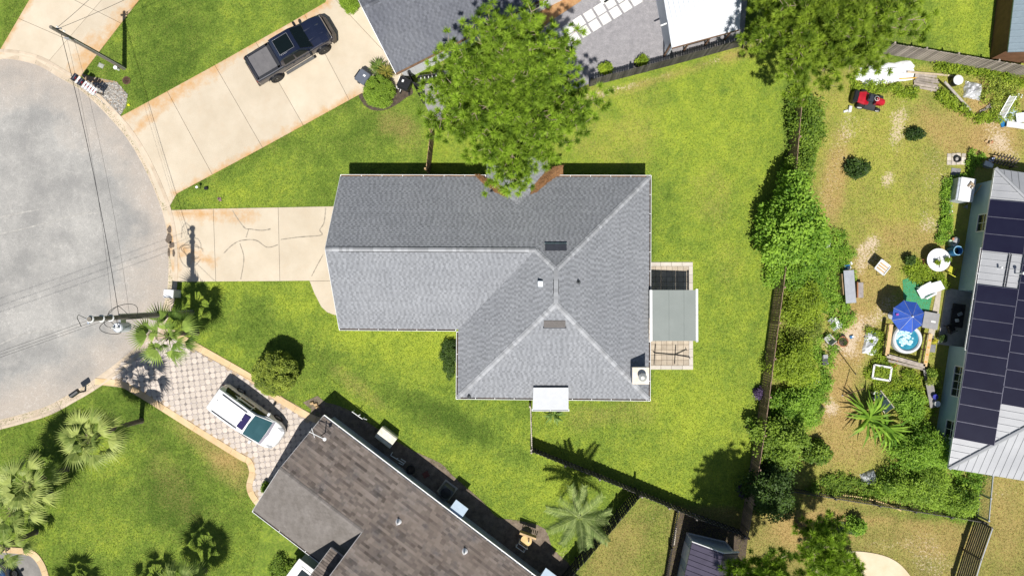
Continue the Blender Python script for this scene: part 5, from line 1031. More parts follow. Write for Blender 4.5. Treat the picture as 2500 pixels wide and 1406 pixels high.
c = G(315, 257); tag(MB().rbox((c.x, c.y, .05), (.15, .14, .1), .3, .03).build('marker', M('yellow_plastic', (.75, .75, .02), .5)), 'small yellow marker block on the grass beside the pebbles', 'marker')
c = G(490, 460); sp3 = thing('yard_light', 'small white and black stake light in the front lawn', 'light', c); MB().tube([(0, 0, 0), (0, 0, .5)], .018, 6).build('stake', black, sp3, world=False); MB().rbox((0, 0, .55), (.16, .14, .1), .5, .02).build('head', white, sp3, world=False)
c = G(498, 458); tag(MB().rbox((c.x+.18, c.y-.06, .09), (.26, .2, .18), .2, .05).build('valve_box', black), 'small black valve box in the front lawn', 'box')
c = G(536, 487); mb = MB(); [mb.box((c.x+R.uniform(-.12, .12), c.y+R.uniform(-.12, .12), .03), (.07, .07, .06), R.random()) for _ in range(8)]; o = mb.build('flower_patch', M('mauve', (.30, .15, .22), .8)); o['kind'] = 'stuff'; o['label'] = 'small mauve flower patch in the front lawn'
# ---- bins, air conditioners and clutter beside the houses
def bin_(px, py, label, rz, mat, h=1.05, s=1.0):
    c = G(px, py); o = thing('wheelie_bin', label, 'bin', c, rz, None); MB().hull([(x*.26*s*(1 if z else .8), y*.30*s*(1 if z else .8), z*h) for z in (0, 1) for x, y in ((-1, -1), (1, -1), (1, 1), (-1, 1))], [(3, 2, 1, 0), (4, 5, 6, 7), (0, 1, 5, 4), (1, 2, 6, 5), (2, 3, 7, 6), (3, 0, 4, 7)]).build('bin_body', mat, o, world=False)
    MB().rbox((.02, 0, h+.04), (.62*s, .68*s, .1), 0, .06).build('lid', mat, o, world=False); MB().box((-.33*s, 0, h-.02), (.06, .5*s, .05)).build('handle', black, o, world=False)
    for sd in (-1, 1): MB().tube([(-.24*s, sd*.24*s, .1), (-.24*s, sd*.31*s, .1)], .1, 10).build('wheel', rubber, o, world=False)
    MB().box((.1, .12, h+.093), (.16, .12, .006)).build('sticker', white, o, world=False); return o
bin_(893, 199, 'grey wheelie bin standing on the wide driveway', math.radians(-35), M('bin_slate', (.10, .115, .15), .5, var=.1), .95, 1.25)
bin_(993, 215, 'black wheelie bin behind the round hedge', math.radians(65), black, .95, 1.2)
c = G(979, 210); pr_ = thing('hand_truck', 'white tubular hand truck leaning by the round hedge', 'hand truck', c, math.radians(60)); mb = MB()
for y_ in (-.16, .16): mb.tube([(-.4, y_, .05), (.4, y_, .75)], .025, 6)
for t_ in (.15, .45, .75): mb.tube([(-.4+.8*t_, -.16, .05+.7*t_), (-.4+.8*t_, .16, .05+.7*t_)], .02, 6)
mb.build('frame', white, pr_, world=False); [MB().tube([(-.4, y_*.8, .1), (-.4, y_, .1)], .1, 10).build('wheel', rubber, pr_, world=False) for y_ in (-.26, .26)]
c = G(1052, 202); gr = thing('barrel_grill', 'black barrel grill beside the white wall of the north house', 'grill', c, math.radians(8)); mb = MB(); mb.tube([(-.75, 0, .75), (-.7, 0, .75), (.7, 0, .75), (.75, 0, .75)], [.2, .3, .3, .2], 16); mb.build('barrel', M('gloss_black', (.01, .01, .012), .25), gr, world=False)
for k in range(5): MB().tube([(-.5+k*.25, -.05, 1.05), (-.5+k*.25, .08, 1.06)], .035, 6).build('handle', offwhite, gr, world=False)
for x_ in (-.5, .5):
    for y_ in (-.2, .2): MB().tube([(x_, y_, 0), (x_, y_*.7, .55)], .025, 6).build('leg', black, gr, world=False)
c = G(1066, 178); tag(MB().rbox((c.x, c.y, .2), (.4, .3, .4), .3, .05).build('storage_tub', black), 'small black tub against the north house wall', 'tub')
q = BR[0]
def on_bed(px, py, z=0): return G(px, py, z)
c = G(948, 1062); cb = thing('deck_box', 'cream plastic storage box half in sun beside the brown house', 'box', c, math.radians(-37)); mb = MB(); loft(mb, [(-.58, [(.36, 0), (.40, .55), (.36, .62), (0, .64)]), (.58, [(.36, 0), (.40, .55), (.36, .62), (0, .64)])]); mb.build('box_body', M('cream_plastic', (.62, .60, .50), .5), cb, world=False); mb = MB(); loft(mb, [(-.62, [(.43, .62), (.43, .72), (.36, .80), (0, .82)]), (.62, [(.43, .62), (.43, .72), (.36, .80), (0, .82)])]); mb.build('lid', M('cream_plastic', (1, 1, 1)), cb, world=False)
def ac(px, py, label):
    c = G(px, py); o = thing('air_conditioner', label, 'air conditioner', c, math.radians(-37)); MB().rbox((0, 0, .40), (.8, .8, .76), 0, .06).build('casing', M('ac_grey', (.10, .105, .11), .6), o, world=False); MB().lathe((0, 0, .78), [(.34, 0), (.34, .03), (.1, .05), (.0, .05)], 20, False).build('fan_grille', darkmetal, o, world=False); MB().box((0, 0, .01), (1.0, 1.0, .04)).build('pad', concrete_m, o, world=False)
ac(1092, 1195, 'dark air conditioner unit in the shade beside the brown house')
c = G(1005, 1143); pt_ = thing('planter_pot', 'dark round pot in the shade beside the brown house', 'pot', c); MB().lathe((0, 0, 0), [(.2, 0), (.28, .4), (.3, .42), (.26, .42), (.24, .3), (.0, .3)], 16, False).build('pot', darkmetal, pt_, world=False); MB().lathe((0, 0, .3), [(.24, .0), (.0, .04)], 12, False).build('earth', soil, pt_, world=False)
c = G(1040, 1158); tag(MB().rbox((c.x, c.y, .04), (.4, .36, .06), .5, .02).build('stepping_tile', M('red_tile', (.16, .05, .04), .8)), 'dull red square tile on the shaded bed', 'tile')
def tubes(name, label, cat, base, rz, segs, mat, r=.025, extra=None):
    o = thing(name, label, cat, base, rz); mb = MB()
    for s_ in segs: mb.tube(s_, r, 6)
    mb.build('frame', mat, o, world=False)
    if extra: extra(o)
    return o
tubes('pipe_stand', 'white pipe hose stand in the shade near the brown roof corner', 'stand', G(880, 1010), math.radians(-35), [[(-.45, 0, .02), (-.45, 0, .7), (.35, 0, .7), (.35, 0, .02)], [(0, 0, .7), (.1, .2, .9)], [(.35, 0, .5), (.6, .05, .4)]], white)
tubes('folded_easel', 'white folded tube easel in the shade beside the brown house', 'easel', G(972, 1118), math.radians(-30), [[(-.5, 0, .3), (.5, 0, .35)], [(-.5, 0, .3), (-.5, .25, .3)], [(.2, -.15, .3), (.5, -.12, .33), (.55, .15, .33), (.2, .15, .33)], [(-.1, -.1, 0), (0, .1, .35)]], white)
def stov(o):
    MB().lathe((.1, .1, .55), [(.0, 0), (.34, .0), (.36, .05), (.36, .12), (.0, .14)], 20, False).build('table_top', M('ochre', (.55, .38, .14), .6), o, world=False); MB().box((0, .55, .9), (1.1, .12, .5), .1).build('bench_back', tanwood, o, world=False); MB().lathe((.2, .25, .7), [(.06, 0), (.04, .5), (.0, .55)], 10, False).build('umbrella_pole', offwhite, o, world=False)
    for k in range(9): MB().beam((-.5+k*.125, .8, .95), (-.5+k*.125, .95, .6), .05, .03).build('slat', black, o, world=False)
tubes('patio_set', 'yellow round table with curved bench and white chair in the mulch bed', 'furniture', G(1280, 1312), math.radians(-25), [[(-.3, -.6, .5), (.3, -.7, .5), (.35, -.3, .5), (-.25, -.2, .5), (-.3, -.6, .5)], [(-.3, -.6, .5), (-.3, -.6, 0)], [(.3, -.7, .5), (.3, -.7, 0)], [(.35, -.3, 0), (.35, -.3, .9)], [(-.25, -.2, 0), (-.25, -.2, .9), (.35, -.3, .9)]], white, .028, stov)
c = G(768, 988); lg = thing('cut_log', 'cut tan log pieces beside the paver driveway', 'log', c); [MB().tube([(x_, y_, .09), (x_+.22, y_+.05, .10)], .10, 10).build('log_piece', tanwood, lg, world=False) for x_, y_ in ((-.25, .1), (.0, .02), (.12, -.18))]
# black rod frame on the patio
o = thing('metal_rack', 'black metal rod frame lying on the patio pavers', 'frame', G(1640, 866)); f_ = MB(); c0_ = o.location
P_ = lambda a_, b_, z_=.12: G(a_, b_, z_)
for s_ in ([(1594, 858), (1600, 862), (1648, 866), (1684, 872)], [(1600, 841), (1597, 890)], [(1650, 843), (1647, 888)], [(1648, 866), (1676, 853)], [(1674, 849), (1677, 856)], [(1682, 870), (1685, 876)]): f_.tube([P_(*q_) for q_ in s_], .022, 6)
for q_ in ((1600, 841), (1597, 890), (1650, 843), (1647, 888)): f_.tube([P_(*q_), P_(*q_, .05)], .022, 6)
f_.build('rods', black, o)
# ================================================================ VEGETATION
def unit(n, up_=0.0):
    v = RN.normal(size=(n, 3)); v[:, 2] += up_; return v/np.maximum(np.linalg.norm(v, axis=1, keepdims=True), 1e-6)
def leafcloud(C, Rr, per, ln, wd, tone=(.2, .8), shell=.45, upb=.5, spread=.25, flat=1.0):
    """leaf quads round lump centres C (K,3) with radii Rr; per = leaves per lump"""
    K = len(C); idx = np.repeat(np.arange(K), per); n = len(idx); d = unit(n, upb); r = RN.random(n)**shell
    off = d*(r*np.asarray(Rr)[idx])[:, None]; off[:, 2] *= flat; p = C[idx]+off; p[:, 2] = np.maximum(p[:, 2], .02)
    ax = d*.8+unit(n)*.9; ax[:, 2] *= .3; ax /= np.linalg.norm(ax, axis=1, keepdims=True)
    nr = unit(n, 2.2); sd = np.cross(ax, nr); sd /= np.maximum(np.linalg.norm(sd, axis=1, keepdims=True), 1e-6)
    L = ln*(.65+.7*RN.random(n))[:, None]; Wd = wd*(.65+.7*RN.random(n))[:, None]
    V = np.stack([p, p+ax*L*.45+sd*Wd/2, p+ax*L-np.array([0, 0, 1])*L*.12, p+ax*L*.45-sd*Wd/2], 1)
    tk = tone[0]+(tone[1]-tone[0])*RN.random(K); tn = np.clip(tk[idx]+spread*(RN.random(n)-.5)*2, 0, 1)
    return V, tn
def leaf_obj(name, V, tn, mat, parent, kind=None):
    nper = V.shape[1]; off = rootloc(parent) if parent is not None else None
    o = bpy.data.objects.new(name, arr_mesh(name, V, nper, tn, mat, off))
    if kind: o['kind'] = kind
    return link(o, parent)
def lumps(c, rx, ry, z0, z1, n, lump, seed, rag=.18):
    g = np.random.default_rng(seed); d = g.normal(size=(n, 3)); d /= np.linalg.norm(d, axis=1, keepdims=True); d[:, 2] = np.abs(d[:, 2])*1.0-.15*(g.random(n) < .3); r = g.random(n)**.42
    az = np.arctan2(d[:, 1], d[:, 0]); w = 1+rag*np.sin(az*3+seed)+rag*.8*np.sin(az*5+seed*2.3)
    C = np.stack([c[0]+d[:, 0]*r*w*(rx-lump*.6), c[1]+d[:, 1]*r*w*(ry-lump*.6), z0+np.clip(d[:, 2]*r, 0, 1)*(z1-z0-lump*.5)+lump*.2], 1)
    return C, lump*(.6+.7*g.random(n))
bark = M('bark', (.10, .075, .055), .9, c2=(.19, .15, .115), scale=5, fine=.3)
twig = M('pale_twig', (.26, .20, .14), .85, c2=(.36, .29, .21), scale=3, fine=.2)
def bush(name, label, cat, px, py, rx, ry, z1, n, mat, ln=.16, wd=.08, per=70, lump=.45, z0=.15, tone=(.2, .8), trunk=True, seed=1, group=None, rag=.18, spread=.25, ball=None):
    """px,py = footprint centre on the ground; rx, ry in photo pixels"""
    c = G(px, py); o = thing(name, label, cat, c, 0, group); C, Rr = lumps((c.x, c.y), rx/37.3, ry/37.3, z0, z1, n, lump, seed, rag)
    if ball: d = unit(n); C = np.array([c.x, c.y, ball[0]])+d*(ball[1]-lump*.6)*(RN.random(n)**.12)[:, None]
    V, tn = leafcloud(C, Rr, per, ln, wd, tone, spread=spread); leaf_obj('crown', V, tn, mat, o)
    if trunk:
        mb = MB(); g = random.Random(seed)
        for k in range(min(7, n)):
            q = Vector(C[g.randrange(len(C))]); mid = Vector((c.x, c.y, 0)).lerp(q, .5)+Vector((g.uniform(-.15, .15), g.uniform(-.15, .15), .1)); mb.tube([Vector((c.x+g.uniform(-.1, .1), c.y+g.uniform(-.1, .1), -.02)), mid, q], [.06, .04, .015], 6)
        mb.build('trunk', bark, o)
    return o
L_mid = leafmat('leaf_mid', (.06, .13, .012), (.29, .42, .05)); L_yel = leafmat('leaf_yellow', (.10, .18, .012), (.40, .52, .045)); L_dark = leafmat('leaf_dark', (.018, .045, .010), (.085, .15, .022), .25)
L_bright = leafmat('leaf_bright', (.085, .20, .016), (.34, .54, .06)); L_olive = leafmat('leaf_olive', (.07, .12, .014), (.42, .50, .07), .25); L_hedge = leafmat('leaf_hedge', (.07, .15, .012), (.34, .50, .055), .3)
L_purple = leafmat('leaf_purple', (.03, .02, .04), (.12, .08, .17), .15)
P_need = leafmat('pine_needle', (.085, .165, .014), (.38, .56, .055), .36); P_dark = leafmat('pine_needle_deep', (.085, .160, .014), (.38, .52, .055), .36)
# ---- pines
def pine(name, label, px, py, h, z0, rad, nl, seed, mat, per=46, dens=1.0, prof=None, zspread=.9, lean=(0, 0)):
    g = random.Random(seed); b = G(px, py); o = thing(name, label, 'tree', b); trunk = MB(); limb = MB()
    top = b+Vector((lean[0], lean[1], h)); tp = [b, b.lerp(top, .35)+Vector((.1, -.05, 0)), b.lerp(top, .7), top]; trunk.tube(catmull(tp, 4), [.24-.2*k/12 for k in range(13)], 9); trunk.build('trunk', bark, o)
    C = []; Dv = []
    prof = prof or (lambda t: 1.0-.62*t**1.8 if t > .15 else .72+.28*t/.15)
    for i in range(nl):
        t = (i+.5)/nl; z = z0+(h-z0)*t**zspread; L = rad*prof(t)*g.uniform(.72, 1.06); az = i*2.39996+g.uniform(-.3, .3); d = Vector((math.cos(az), math.sin(az), 0)); a = b.lerp(top, z/h)
        rise = g.uniform(.0, .22)+.35*t; sid = Vector((-d.y, d.x, 0))*g.uniform(-.18, .18); pts = [a+d*(L*s)+sid*(L*s*s)+up*(L*(rise*s+.12*s*s)) for s in (0, .25, .5, .75, 1.0)]
        limb.tube(pts, [.075*(1-t*.5), .055, .042, .028, .012], 5)
        P4 = catmull(pts, 4)
        for k, p in enumerate(P4):
            s = k/(len(P4)-1)
            if s > max(.06, .5-.75*t) and g.random() < .85*dens: C.append(p+Vector((g.uniform(-.15, .15), g.uniform(-.15, .15), g.uniform(0, .18)))); Dv.append(d+up*.8)
            if s > max(.0, .3-.5*t) and k % 2 == 0:
                for sd in (-1, 1):
                    if g.random() > dens: continue
                    l2 = (.35+.55*L*(1.12-s)*.55)*g.uniform(.6, 1.2); aa = az+sd*g.uniform(.6, 1.1); d2 = Vector((math.cos(aa), math.sin(aa), g.uniform(.05, .4))); limb.tube([p, p+d2*(l2*.5)+up*.03, p+d2*l2], [.022, .016, .006], 4)
                    m = max(1, int(l2/.30))
                    for j in range(m):
                        u_ = (j+1)/m; C.append(p+d2*(l2*u_)+Vector((g.uniform(-.12, .12), g.uniform(-.12, .12), g.uniform(-.02, .16)))); Dv.append(d2+up*.7)
    limb.build('limbs', twig, o)
    C = np.array([tuple(c) for c in C]); Dv = np.array([tuple(nrm(v)) for v in Dv]); K = len(C); idx = np.repeat(np.arange(K), per); n = len(idx)
    d = unit(n)*.95+Dv[idx]*.75; d /= np.linalg.norm(d, axis=1, keepdims=True); sz = (.75+.6*RN.random(K))[idx]; Ln = (.18+.14*RN.random(n))*sz; p = C[idx]+d*(.03+.05*RN.random(n))[:, None]
    sd = np.cross(d, unit(n)); sd /= np.maximum(np.linalg.norm(sd, axis=1, keepdims=True), 1e-6); w_ = .014+.010*RN.random(n)
    V = np.stack([p-sd*w_[:, None], p+sd*w_[:, None], p+d*Ln[:, None]-np.array([0, 0, .02])], 1); tk = np.clip(.58+.32*RN.normal(size=K), 0, 1); tn = np.clip(tk[idx]+.25*(RN.random(n)-.5)*2, 0, 1)
    leaf_obj('crown', V, tn, mat, o); return o
pine('pine_tree', 'large bright pine overhanging the north side of the grey house', 1251, 328, 11.0, 4.3, 5.25, 64, 5, P_need, 100)
pine('pine_tree', 'spreading pine at the upper right beside the white carport', 1920, 112, 8.6, 3.4, 5.1, 60, 8, P_dark, 100, zspread=1.0)
pine('pine_tree', 'pine at the bottom edge over the garden shed', 1782, 1346, 9.0, 4.8, 2.6, 32, 12, P_need, 80)
pine('pine_tree', 'sparse young pine at the bottom edge in front of the curved patio', 1945, 1278, 5.2, 2.6, 1.9, 16, 21, P_need, 80, .5)
pine('pine_tree', 'small pine cut by the bottom edge on the curved patio', 2020, 1372, 3.2, 1.4, 1.5, 16, 25, P_need, 80, .6)
# ---- broadleaf trees and shrubs along the eastern boundary
bush('broadleaf_tree', 'big bright green broadleaf tree behind the lawn', 'tree', 1908, 566, 80, 116, 4.4, 220, L_bright, .20, .12, 120, .55, .6, (.15, .85), True, 3)
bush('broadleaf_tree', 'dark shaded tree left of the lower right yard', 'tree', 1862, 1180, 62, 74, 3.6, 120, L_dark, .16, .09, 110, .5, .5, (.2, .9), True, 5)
bush('broadleaf_tree', 'mid green tree beside the lower part of the brown fence', 'tree', 1888, 1062, 70, 66, 3.0, 120, L_mid, .16, .09, 100, .5, .4, (.25, .95), True, 6)
bush('hedge_shrub', 'vine covered shrub below the upper right pine', 'shrub', 1958, 320, 50, 100, 1.9, 150, L_mid, .14, .08, 90, .45, .1, (.1, .8), True, 7)
bush('hedge_shrub', 'yellow green shrub beside the top of the brown fence', 'shrub', 1950, 745, 64, 66, 2.0, 120, L_yel, .13, .06, 90, .42, .1, (.1, .8), True, 9)
bush('hedge_shrub', 'pale yellow shrub beside the middle of the brown fence', 'shrub', 1925, 880, 60, 74, 2.2, 130, L_yel, .13, .06, 90, .42, .1, (.2, 1.0), True, 10)
bush('hedge_shrub', 'bushy green shrub between the fence and the dry path', 'shrub', 1930, 985, 62, 52, 1.9, 110, L_bright, .13, .07, 90, .42, .1, (.2, .8), True, 11)
bush('hedge_shrub', 'thin sprawling shrub with bare twigs near the white broken chair', 'shrub', 1960, 805, 50, 46, 1.3, 70, L_olive, .12, .05, 60, .4, .1, (.1, .7), True, 31)
bush('hedge_shrub', 'leafy green shrub joining the big tree and the yellow shrub', 'shrub', 1915, 668, 52, 48, 2.0, 100, L_bright, .14, .08, 90, .45, .1, (.15, .9), True, 61)
bush('hedge_shrub', 'tall green vine mass on the fence above the big tree', 'shrub', 1940, 420, 40, 56, 1.9, 90, L_mid, .14, .08, 90, .45, .1, (.15, .9), True, 62)
bush('hedge_shrub', 'low leafy shrub right of the big green tree', 'shrub', 1985, 640, 34, 60, 1.0, 80, L_bright, .13, .07, 80, .36, .05, (.1, .8), True, 63)
bush('citrus_shrub', 'dark glossy shrub standing alone in the yellow yard', 'shrub', 2086, 416, 28, 22, 1.1, 46, L_dark, .14, .09, 80, .32, .1, (.1, .7), True, 13)
bush('citrus_shrub', 'small dark shrub beside the sandy patch', 'shrub', 2228, 331, 21, 16, .8, 26, L_dark, .12, .07, 70, .26, .1, (.1, .6), True, 14)
bush('citrus_shrub', 'dark leafy shrub at the lower end of the dry path', 'shrub', 1986, 1098, 33, 33, 1.3, 60, L_mid, .15, .09, 80, .34, .1, (.0, .8), True, 15)
bush('thicket', 'tall green thicket against the metal roofed house', 'shrub', 2238, 1092, 84, 62, 2.2, 150, L_bright, .16, .05, 100, .45, .2, (.1, .9), True, 16)
bush('thicket', 'wide yellow green thicket over the low dark fence', 'shrub', 2225, 1180, 108, 56, 1.9, 170, L_hedge, .16, .05, 100, .45, .15, (.1, .9), True, 17)
bush('thicket', 'thicket in the corner of the two fences at the lower right', 'shrub', 2322, 1215, 66, 46, 1.6, 110, L_hedge, .15, .05, 100, .4, .1, (.1, .9), True, 18)
bush('garden_shrub', 'low green shrub left of the pots on the wall bench', 'shrub', 2215, 985, 46, 48, .9, 90, L_bright, .11, .07, 80, .3, .05, (.2, .9), True, 19)
bush('weighted_shrub', 'small bright shrub growing from a black bag', 'shrub', 2085, 1276, 20, 22, 1.2, 34, L_bright, .13, .08, 80, .28, .2, (.1, .9), True, 20)
for k, (a, b, lab) in enumerate(((1848, 957, 'purple leaved plant at the fence near the chimney level'), (1834, 1040, 'purple leaved plant in the middle of the fence'), (1808, 1196, 'purple leaved plant in the pine shadow by the fence'))): bush('purple_plant', lab, 'plant', a, b, 11, 17, .7, 16, L_purple, .10, .05, 60, .2, .05, (.1, .9), False, 40+k)
# ---- hedges in front
bush('round_hedge', 'clipped round green hedge beside the grey wheelie bin', 'hedge', 931, 232, 37, 37, 1.25, 300, L_hedge, .085, .03, 150, .17, .10, (.3, .8), True, 22, rag=.02, spread=.3, ball=(.62, 1.0))
bush('topiary_bush', 'clipped olive ball bush casting a round shadow by the paver driveway', 'bush', 692, 905, 48, 48, 2.7, 420, L_olive, .085, .05, 120, .20, .10, (.1, .9), True, 23, rag=.02, spread=.3, ball=(1.42, 1.42))
bush('clipped_shrub', 'clipped green shrub cut off by the top edge beside the slate roof', 'shrub', 857, 8, 26, 30, .9, 120, L_hedge, .085, .04, 110, .2, .1, (.3, .8), True, 24, rag=.04)
bush('corner_shrub', 'low dark shrub in the inner corner of the grey house', 'shrub', 1098, 868, 24, 50, .7, 110, L_dark, .09, .05, 90, .22, .05, (.3, 1.0), True, 26, rag=.12)
bush('front_shrub', 'shaded hedge below the eave of the brown house at the bottom', 'shrub', 690, 1392, 36, 40, .8, 90, L_mid, .09, .05, 80, .25, .05, (.2, .9), True, 27)
bush('small_shrub', 'small hedge between the paver driveway and the brown gable', 'shrub', 653, 1188, 10, 16, .7, 26, L_mid, .09, .05, 80, .18, .05, (.2, .8), True, 28)
bush('fence_plant', 'leafy plant at the dark fence on the gravel nearest the big pine', 'plant', 1478, 172, 16, 13, .8, 26, L_yel, .13, .06, 70, .24, .1, (.2, .9), True, 29)
bush('fence_plant', 'leafy plant in a tyre at the dark fence on the gravel', 'plant', 1566, 154, 13, 12, .7, 20, L_yel, .13, .06, 70, .22, .1, (.2, .9), True, 30)
c = G(1560, 156); tag(MB().lathe((c.x, c.y, 0), [(.2, 0), (.34, .02), (.36, .12), (.32, .2), (.22, .2), (.2, .1)], 18, False).build('tyre', rubber), 'old black tyre round the plant on the gravel', 'tyre')
# ---- spiky plants
def spiky(name, label, px, py, n, ln, wd, mat, z=.2, seed=1, droop=.25, upr=.6):
    c = G(px, py); o = thing(name, label, 'plant', c); g = np.random.default_rng(seed); az = g.random(n)*2*PI; el = (.15+upr*g.random(n)); L = ln*(.6+.5*g.random(n)); d = np.stack([np.cos(az)*np.cos(el), np.sin(az)*np.cos(el), np.sin(el)], 1); sd = np.stack([-np.sin(az), np.cos(az), np.zeros(n)], 1); p0 = np.array([c.x, c.y, z])+g.normal(size=(n, 3))*.05
    m = p0+d*(L*.55)[:, None]; e_ = p0+d*L[:, None]-np.array([0, 0, 1])*(L*droop)[:, None]; w_ = wd*(.7+.5*g.random(n))[:, None]
    V = np.concatenate([np.stack([p0-sd*w_*.3, p0+sd*w_*.3, m+sd*w_*.5, m-sd*w_*.5], 1), np.stack([m-sd*w_*.5, m+sd*w_*.5, e_+sd*w_*.06, e_-sd*w_*.06], 1)]); t_ = g.random(n); leaf_obj('leaves', V, np.concatenate([t_, t_]), mat, o)
    MB().tube([(c.x, c.y, 0), (c.x, c.y, z+.05)], [.07, .05], 7).build('stem', bark, o); return o
L_spike = leafmat('leaf_spike', (.10, .13, .02), (.36, .30, .06), .2); L_spike2 = leafmat('leaf_spike_green', (.05, .12, .015), (.20, .26, .05), .2)
spiky('spiky_plant', 'spiky red tinged plant at the corner of the wide driveway', 928, 172, 130, .75, .05, L_spike2, .4, 3); spiky('spiky_plant', 'spiky yellow green plant against the slate roofed house', 947, 184, 130, .70, .05, L_spike, .5, 4); spiky('spiky_plant', 'spiky green plant beside the round hedge', 938, 192, 90, .6, .05, L_spike2, .3, 5)
spiky('fan_plant', 'small fan palm under the side porch roof', 1352, 1008, 46, .95, .07, leafmat('leaf_pale_fan', (.10, .19, .03), (.26, .36, .10), .25), .4, 7, .35, .9)
spiky('banana_clump', 'clump of long narrow banana like leaves in the side yard', 2110, 1015, 40, 2.1, .16, L_bright, .7, 8, .30, .75); spiky('banana_clump', 'second clump of long leaves below the glass frame', 2150, 1040, 34, 1.8, .15, L_bright, .6, 9, .30, .75)
# ---- palms
def fan_frond(mat, seed, pet=1.0, ll=1.0, n=14, fold=.5):
    g = random.Random(seed); mb = MB(); mb.ct = .6; q = [Vector((0, 0, 0)), Vector((pet*.5, 0, .10)), Vector((pet, 0, .06))]
    mb.tube(q, [.026, .018, .012], 4)
    for i in range(n):
        a = (i/(n-1)-.5)*2.15; L = ll*(.55+.45*math.cos(a*.75))*g.uniform(.88, 1.06); d = Vector((math.cos(a), math.sin(a), -fold*abs(math.sin(a))*.6)); s_ = Vector((-math.sin(a), math.cos(a), 0)); base = Vector((pet-.02, 0, .06)); mid = base+d*(L*.48); tip = base+d*L-Vector((0, 0, L*(.18+.22*g.random()))); w_ = .066
        mb.ct = min(1, max(0, (seed % 10)/2.5*.7+.1+g.uniform(-.18, .18))); mb.face([base-s_*.006, base+s_*.006, mid+s_*w_*.62+Vector((0, 0, .012)), mid-s_*w_*.62]); mb.face([mid-s_*w_*.62, mid+s_*w_*.62+Vector((0, 0, .012)), tip])
    return mb.mesh('frond', mat)
palmm = leafmat('palm_leaf', (.09, .17, .025), (.36, .48, .10), .28); palmm2 = leafmat('palm_leaf_pale', (.13, .20, .04), (.50, .56, .17), .28)
FR = [fan_frond(palmm, k) for k in range(3)]; FR2 = [fan_frond(palmm2, 10+k) for k in range(3)]
trunkm = M('palm_trunk', (.085, .07, .055), .9, c2=(.16, .13, .10), scale=7, fine=.35, bmp=.6, bscale=18)
def fan_palm(label, px, py, h, n, fr, seed, s=1.0, top=None):
    b = G(px, py); o = thing('fan_palm', label, 'palm', b, 0, 'fan palms'); g = random.Random(seed); lean = Vector((g.uniform(-.1, .1), g.uniform(-.1, .1), 0)); q = [b, b+up*(h*.5)+lean, b+up*(h-.25)]; MB().tube(catmull(q, 5), [.20]+[.155]*8+[.17, .14], 10).build('trunk', trunkm, o)
    boots = MB()
    for k in range(16): a = k*2.4; p = b+up*(h-.75+.035*k); boots.beam(p+Vector((math.cos(a), math.sin(a), 0))*.12, p+Vector((math.cos(a), math.sin(a), 0))*.3+up*.22, .07, .03)
    boots.build('leaf_bases', bark, o, kind='stuff')
    for k in range(n):
        t = k/n; az = k*2.39996+g.uniform(-.2, .2); el = .95-1.55*t+g.uniform(-.12, .12); put('frond', g.choice(fr), o, (b.x, b.y, h-.12-.25*t), (g.uniform(-.5, .5), -el, az), (s*g.uniform(.85, 1.12)*(.72 if t < .2 else 1),)*3)
    for k in range(max(5, n//3)): put('frond', g.choice(fr), o, (b.x, b.y, h-.05), (g.uniform(-.5, .5), -g.uniform(.15, .75), k*2.39996+.7), (s*g.uniform(.5, .68),)*3)
    return o
fan_palm('fan palm beside the transformer pole at the end of the paver driveway', 481, 812, 3.85, 18, FR, 1, 1.05)
fan_palm('tall fan palm whose trunk stands in the lawn by the paver driveway', 345, 1027, 5.5, 26, FR2, 2, 1.05)
fan_palm('fan palm near the left edge behind the black mailbox', 165, 1144, 3.9, 24, FR2, 3, 1.08)
fan_palm('fan palm at the left edge just below the other palms', 126, 1206, 3.7, 20, FR2, 4, 1.0)
fan_palm('fan palm in the lower left corner above the curved apron', 88, 1298, 3.0, 14, FR2, 5, .9)
fan_palm('fan palm cut by the bottom edge left of the brown house', 500, 1392, 3.4, 22, FR2, 6, 1.05)
fan_palm('fan palm below the bottom edge casting a shadow on the lower left lawn', 195, 1478, 3.4, 20, FR, 7, 1.0)
fan_palm('fan palm below the bottom edge beside the one left of the brown house', 380, 1462, 3.2, 14, FR, 8, .9)
def pinnate(mat, seed, L=2.3, n=44):
    g = random.Random(seed); mb = MB(); mb.ct = .8; sp = [Vector((L*s, 0, .55*L*s*(.55-.75*s))) for s in np.linspace(0, 1, 9)]; mb.tube(sp, [.03-.025*k/8 for k in range(9)], 4)
    q = catmull(sp, 6)
    for i in range(n):
        s = .12+.88*i/n; p = q[min(len(q)-2, int(s*(len(q)-1)))]
        for sd in (-1, 1):
            l2 = .62*(1-.55*abs(s-.45)**1.2*1.6)*g.uniform(.85, 1.1); d = nrm(Vector((.55, sd*.9, -.25-.3*g.random()))); w_ = Vector((.031, 0, .010)); m = p+d*l2*.5+Vector((0, 0, .06)); mb.ct = g.random(); mb.face([p-w_*.4, p+w_*.4, m+w_, m-w_]); mb.face([m-w_, m+w_, p+d*l2-Vector((0, 0, .05))])
    return mb.mesh('frond', mat)
qp = leafmat('queen_palm_leaf', (.16, .24, .07), (.46, .54, .22), .3); PF = [pinnate(qp, k) for k in range(3)]
b = G(1405, 1222); o = thing('feather_palm', 'pale feathery palm beside the diagonal dark fence', 'palm', b); MB().tube([b, b+up*1.5, b+up*3.2], [.2, .16, .13], 10).build('trunk', M('grey_trunk', (.22, .20, .17), .8, var=.25, scale=9), o); g = random.Random(4)
for k in range(12): put('frond', g.choice(PF), o, (b.x, b.y, 3.2), (g.uniform(-.25, .25), -(.75-.85*k/12), k*2.39996+g.uniform(-.2, .2)), (g.uniform(.78, .98),)*3)
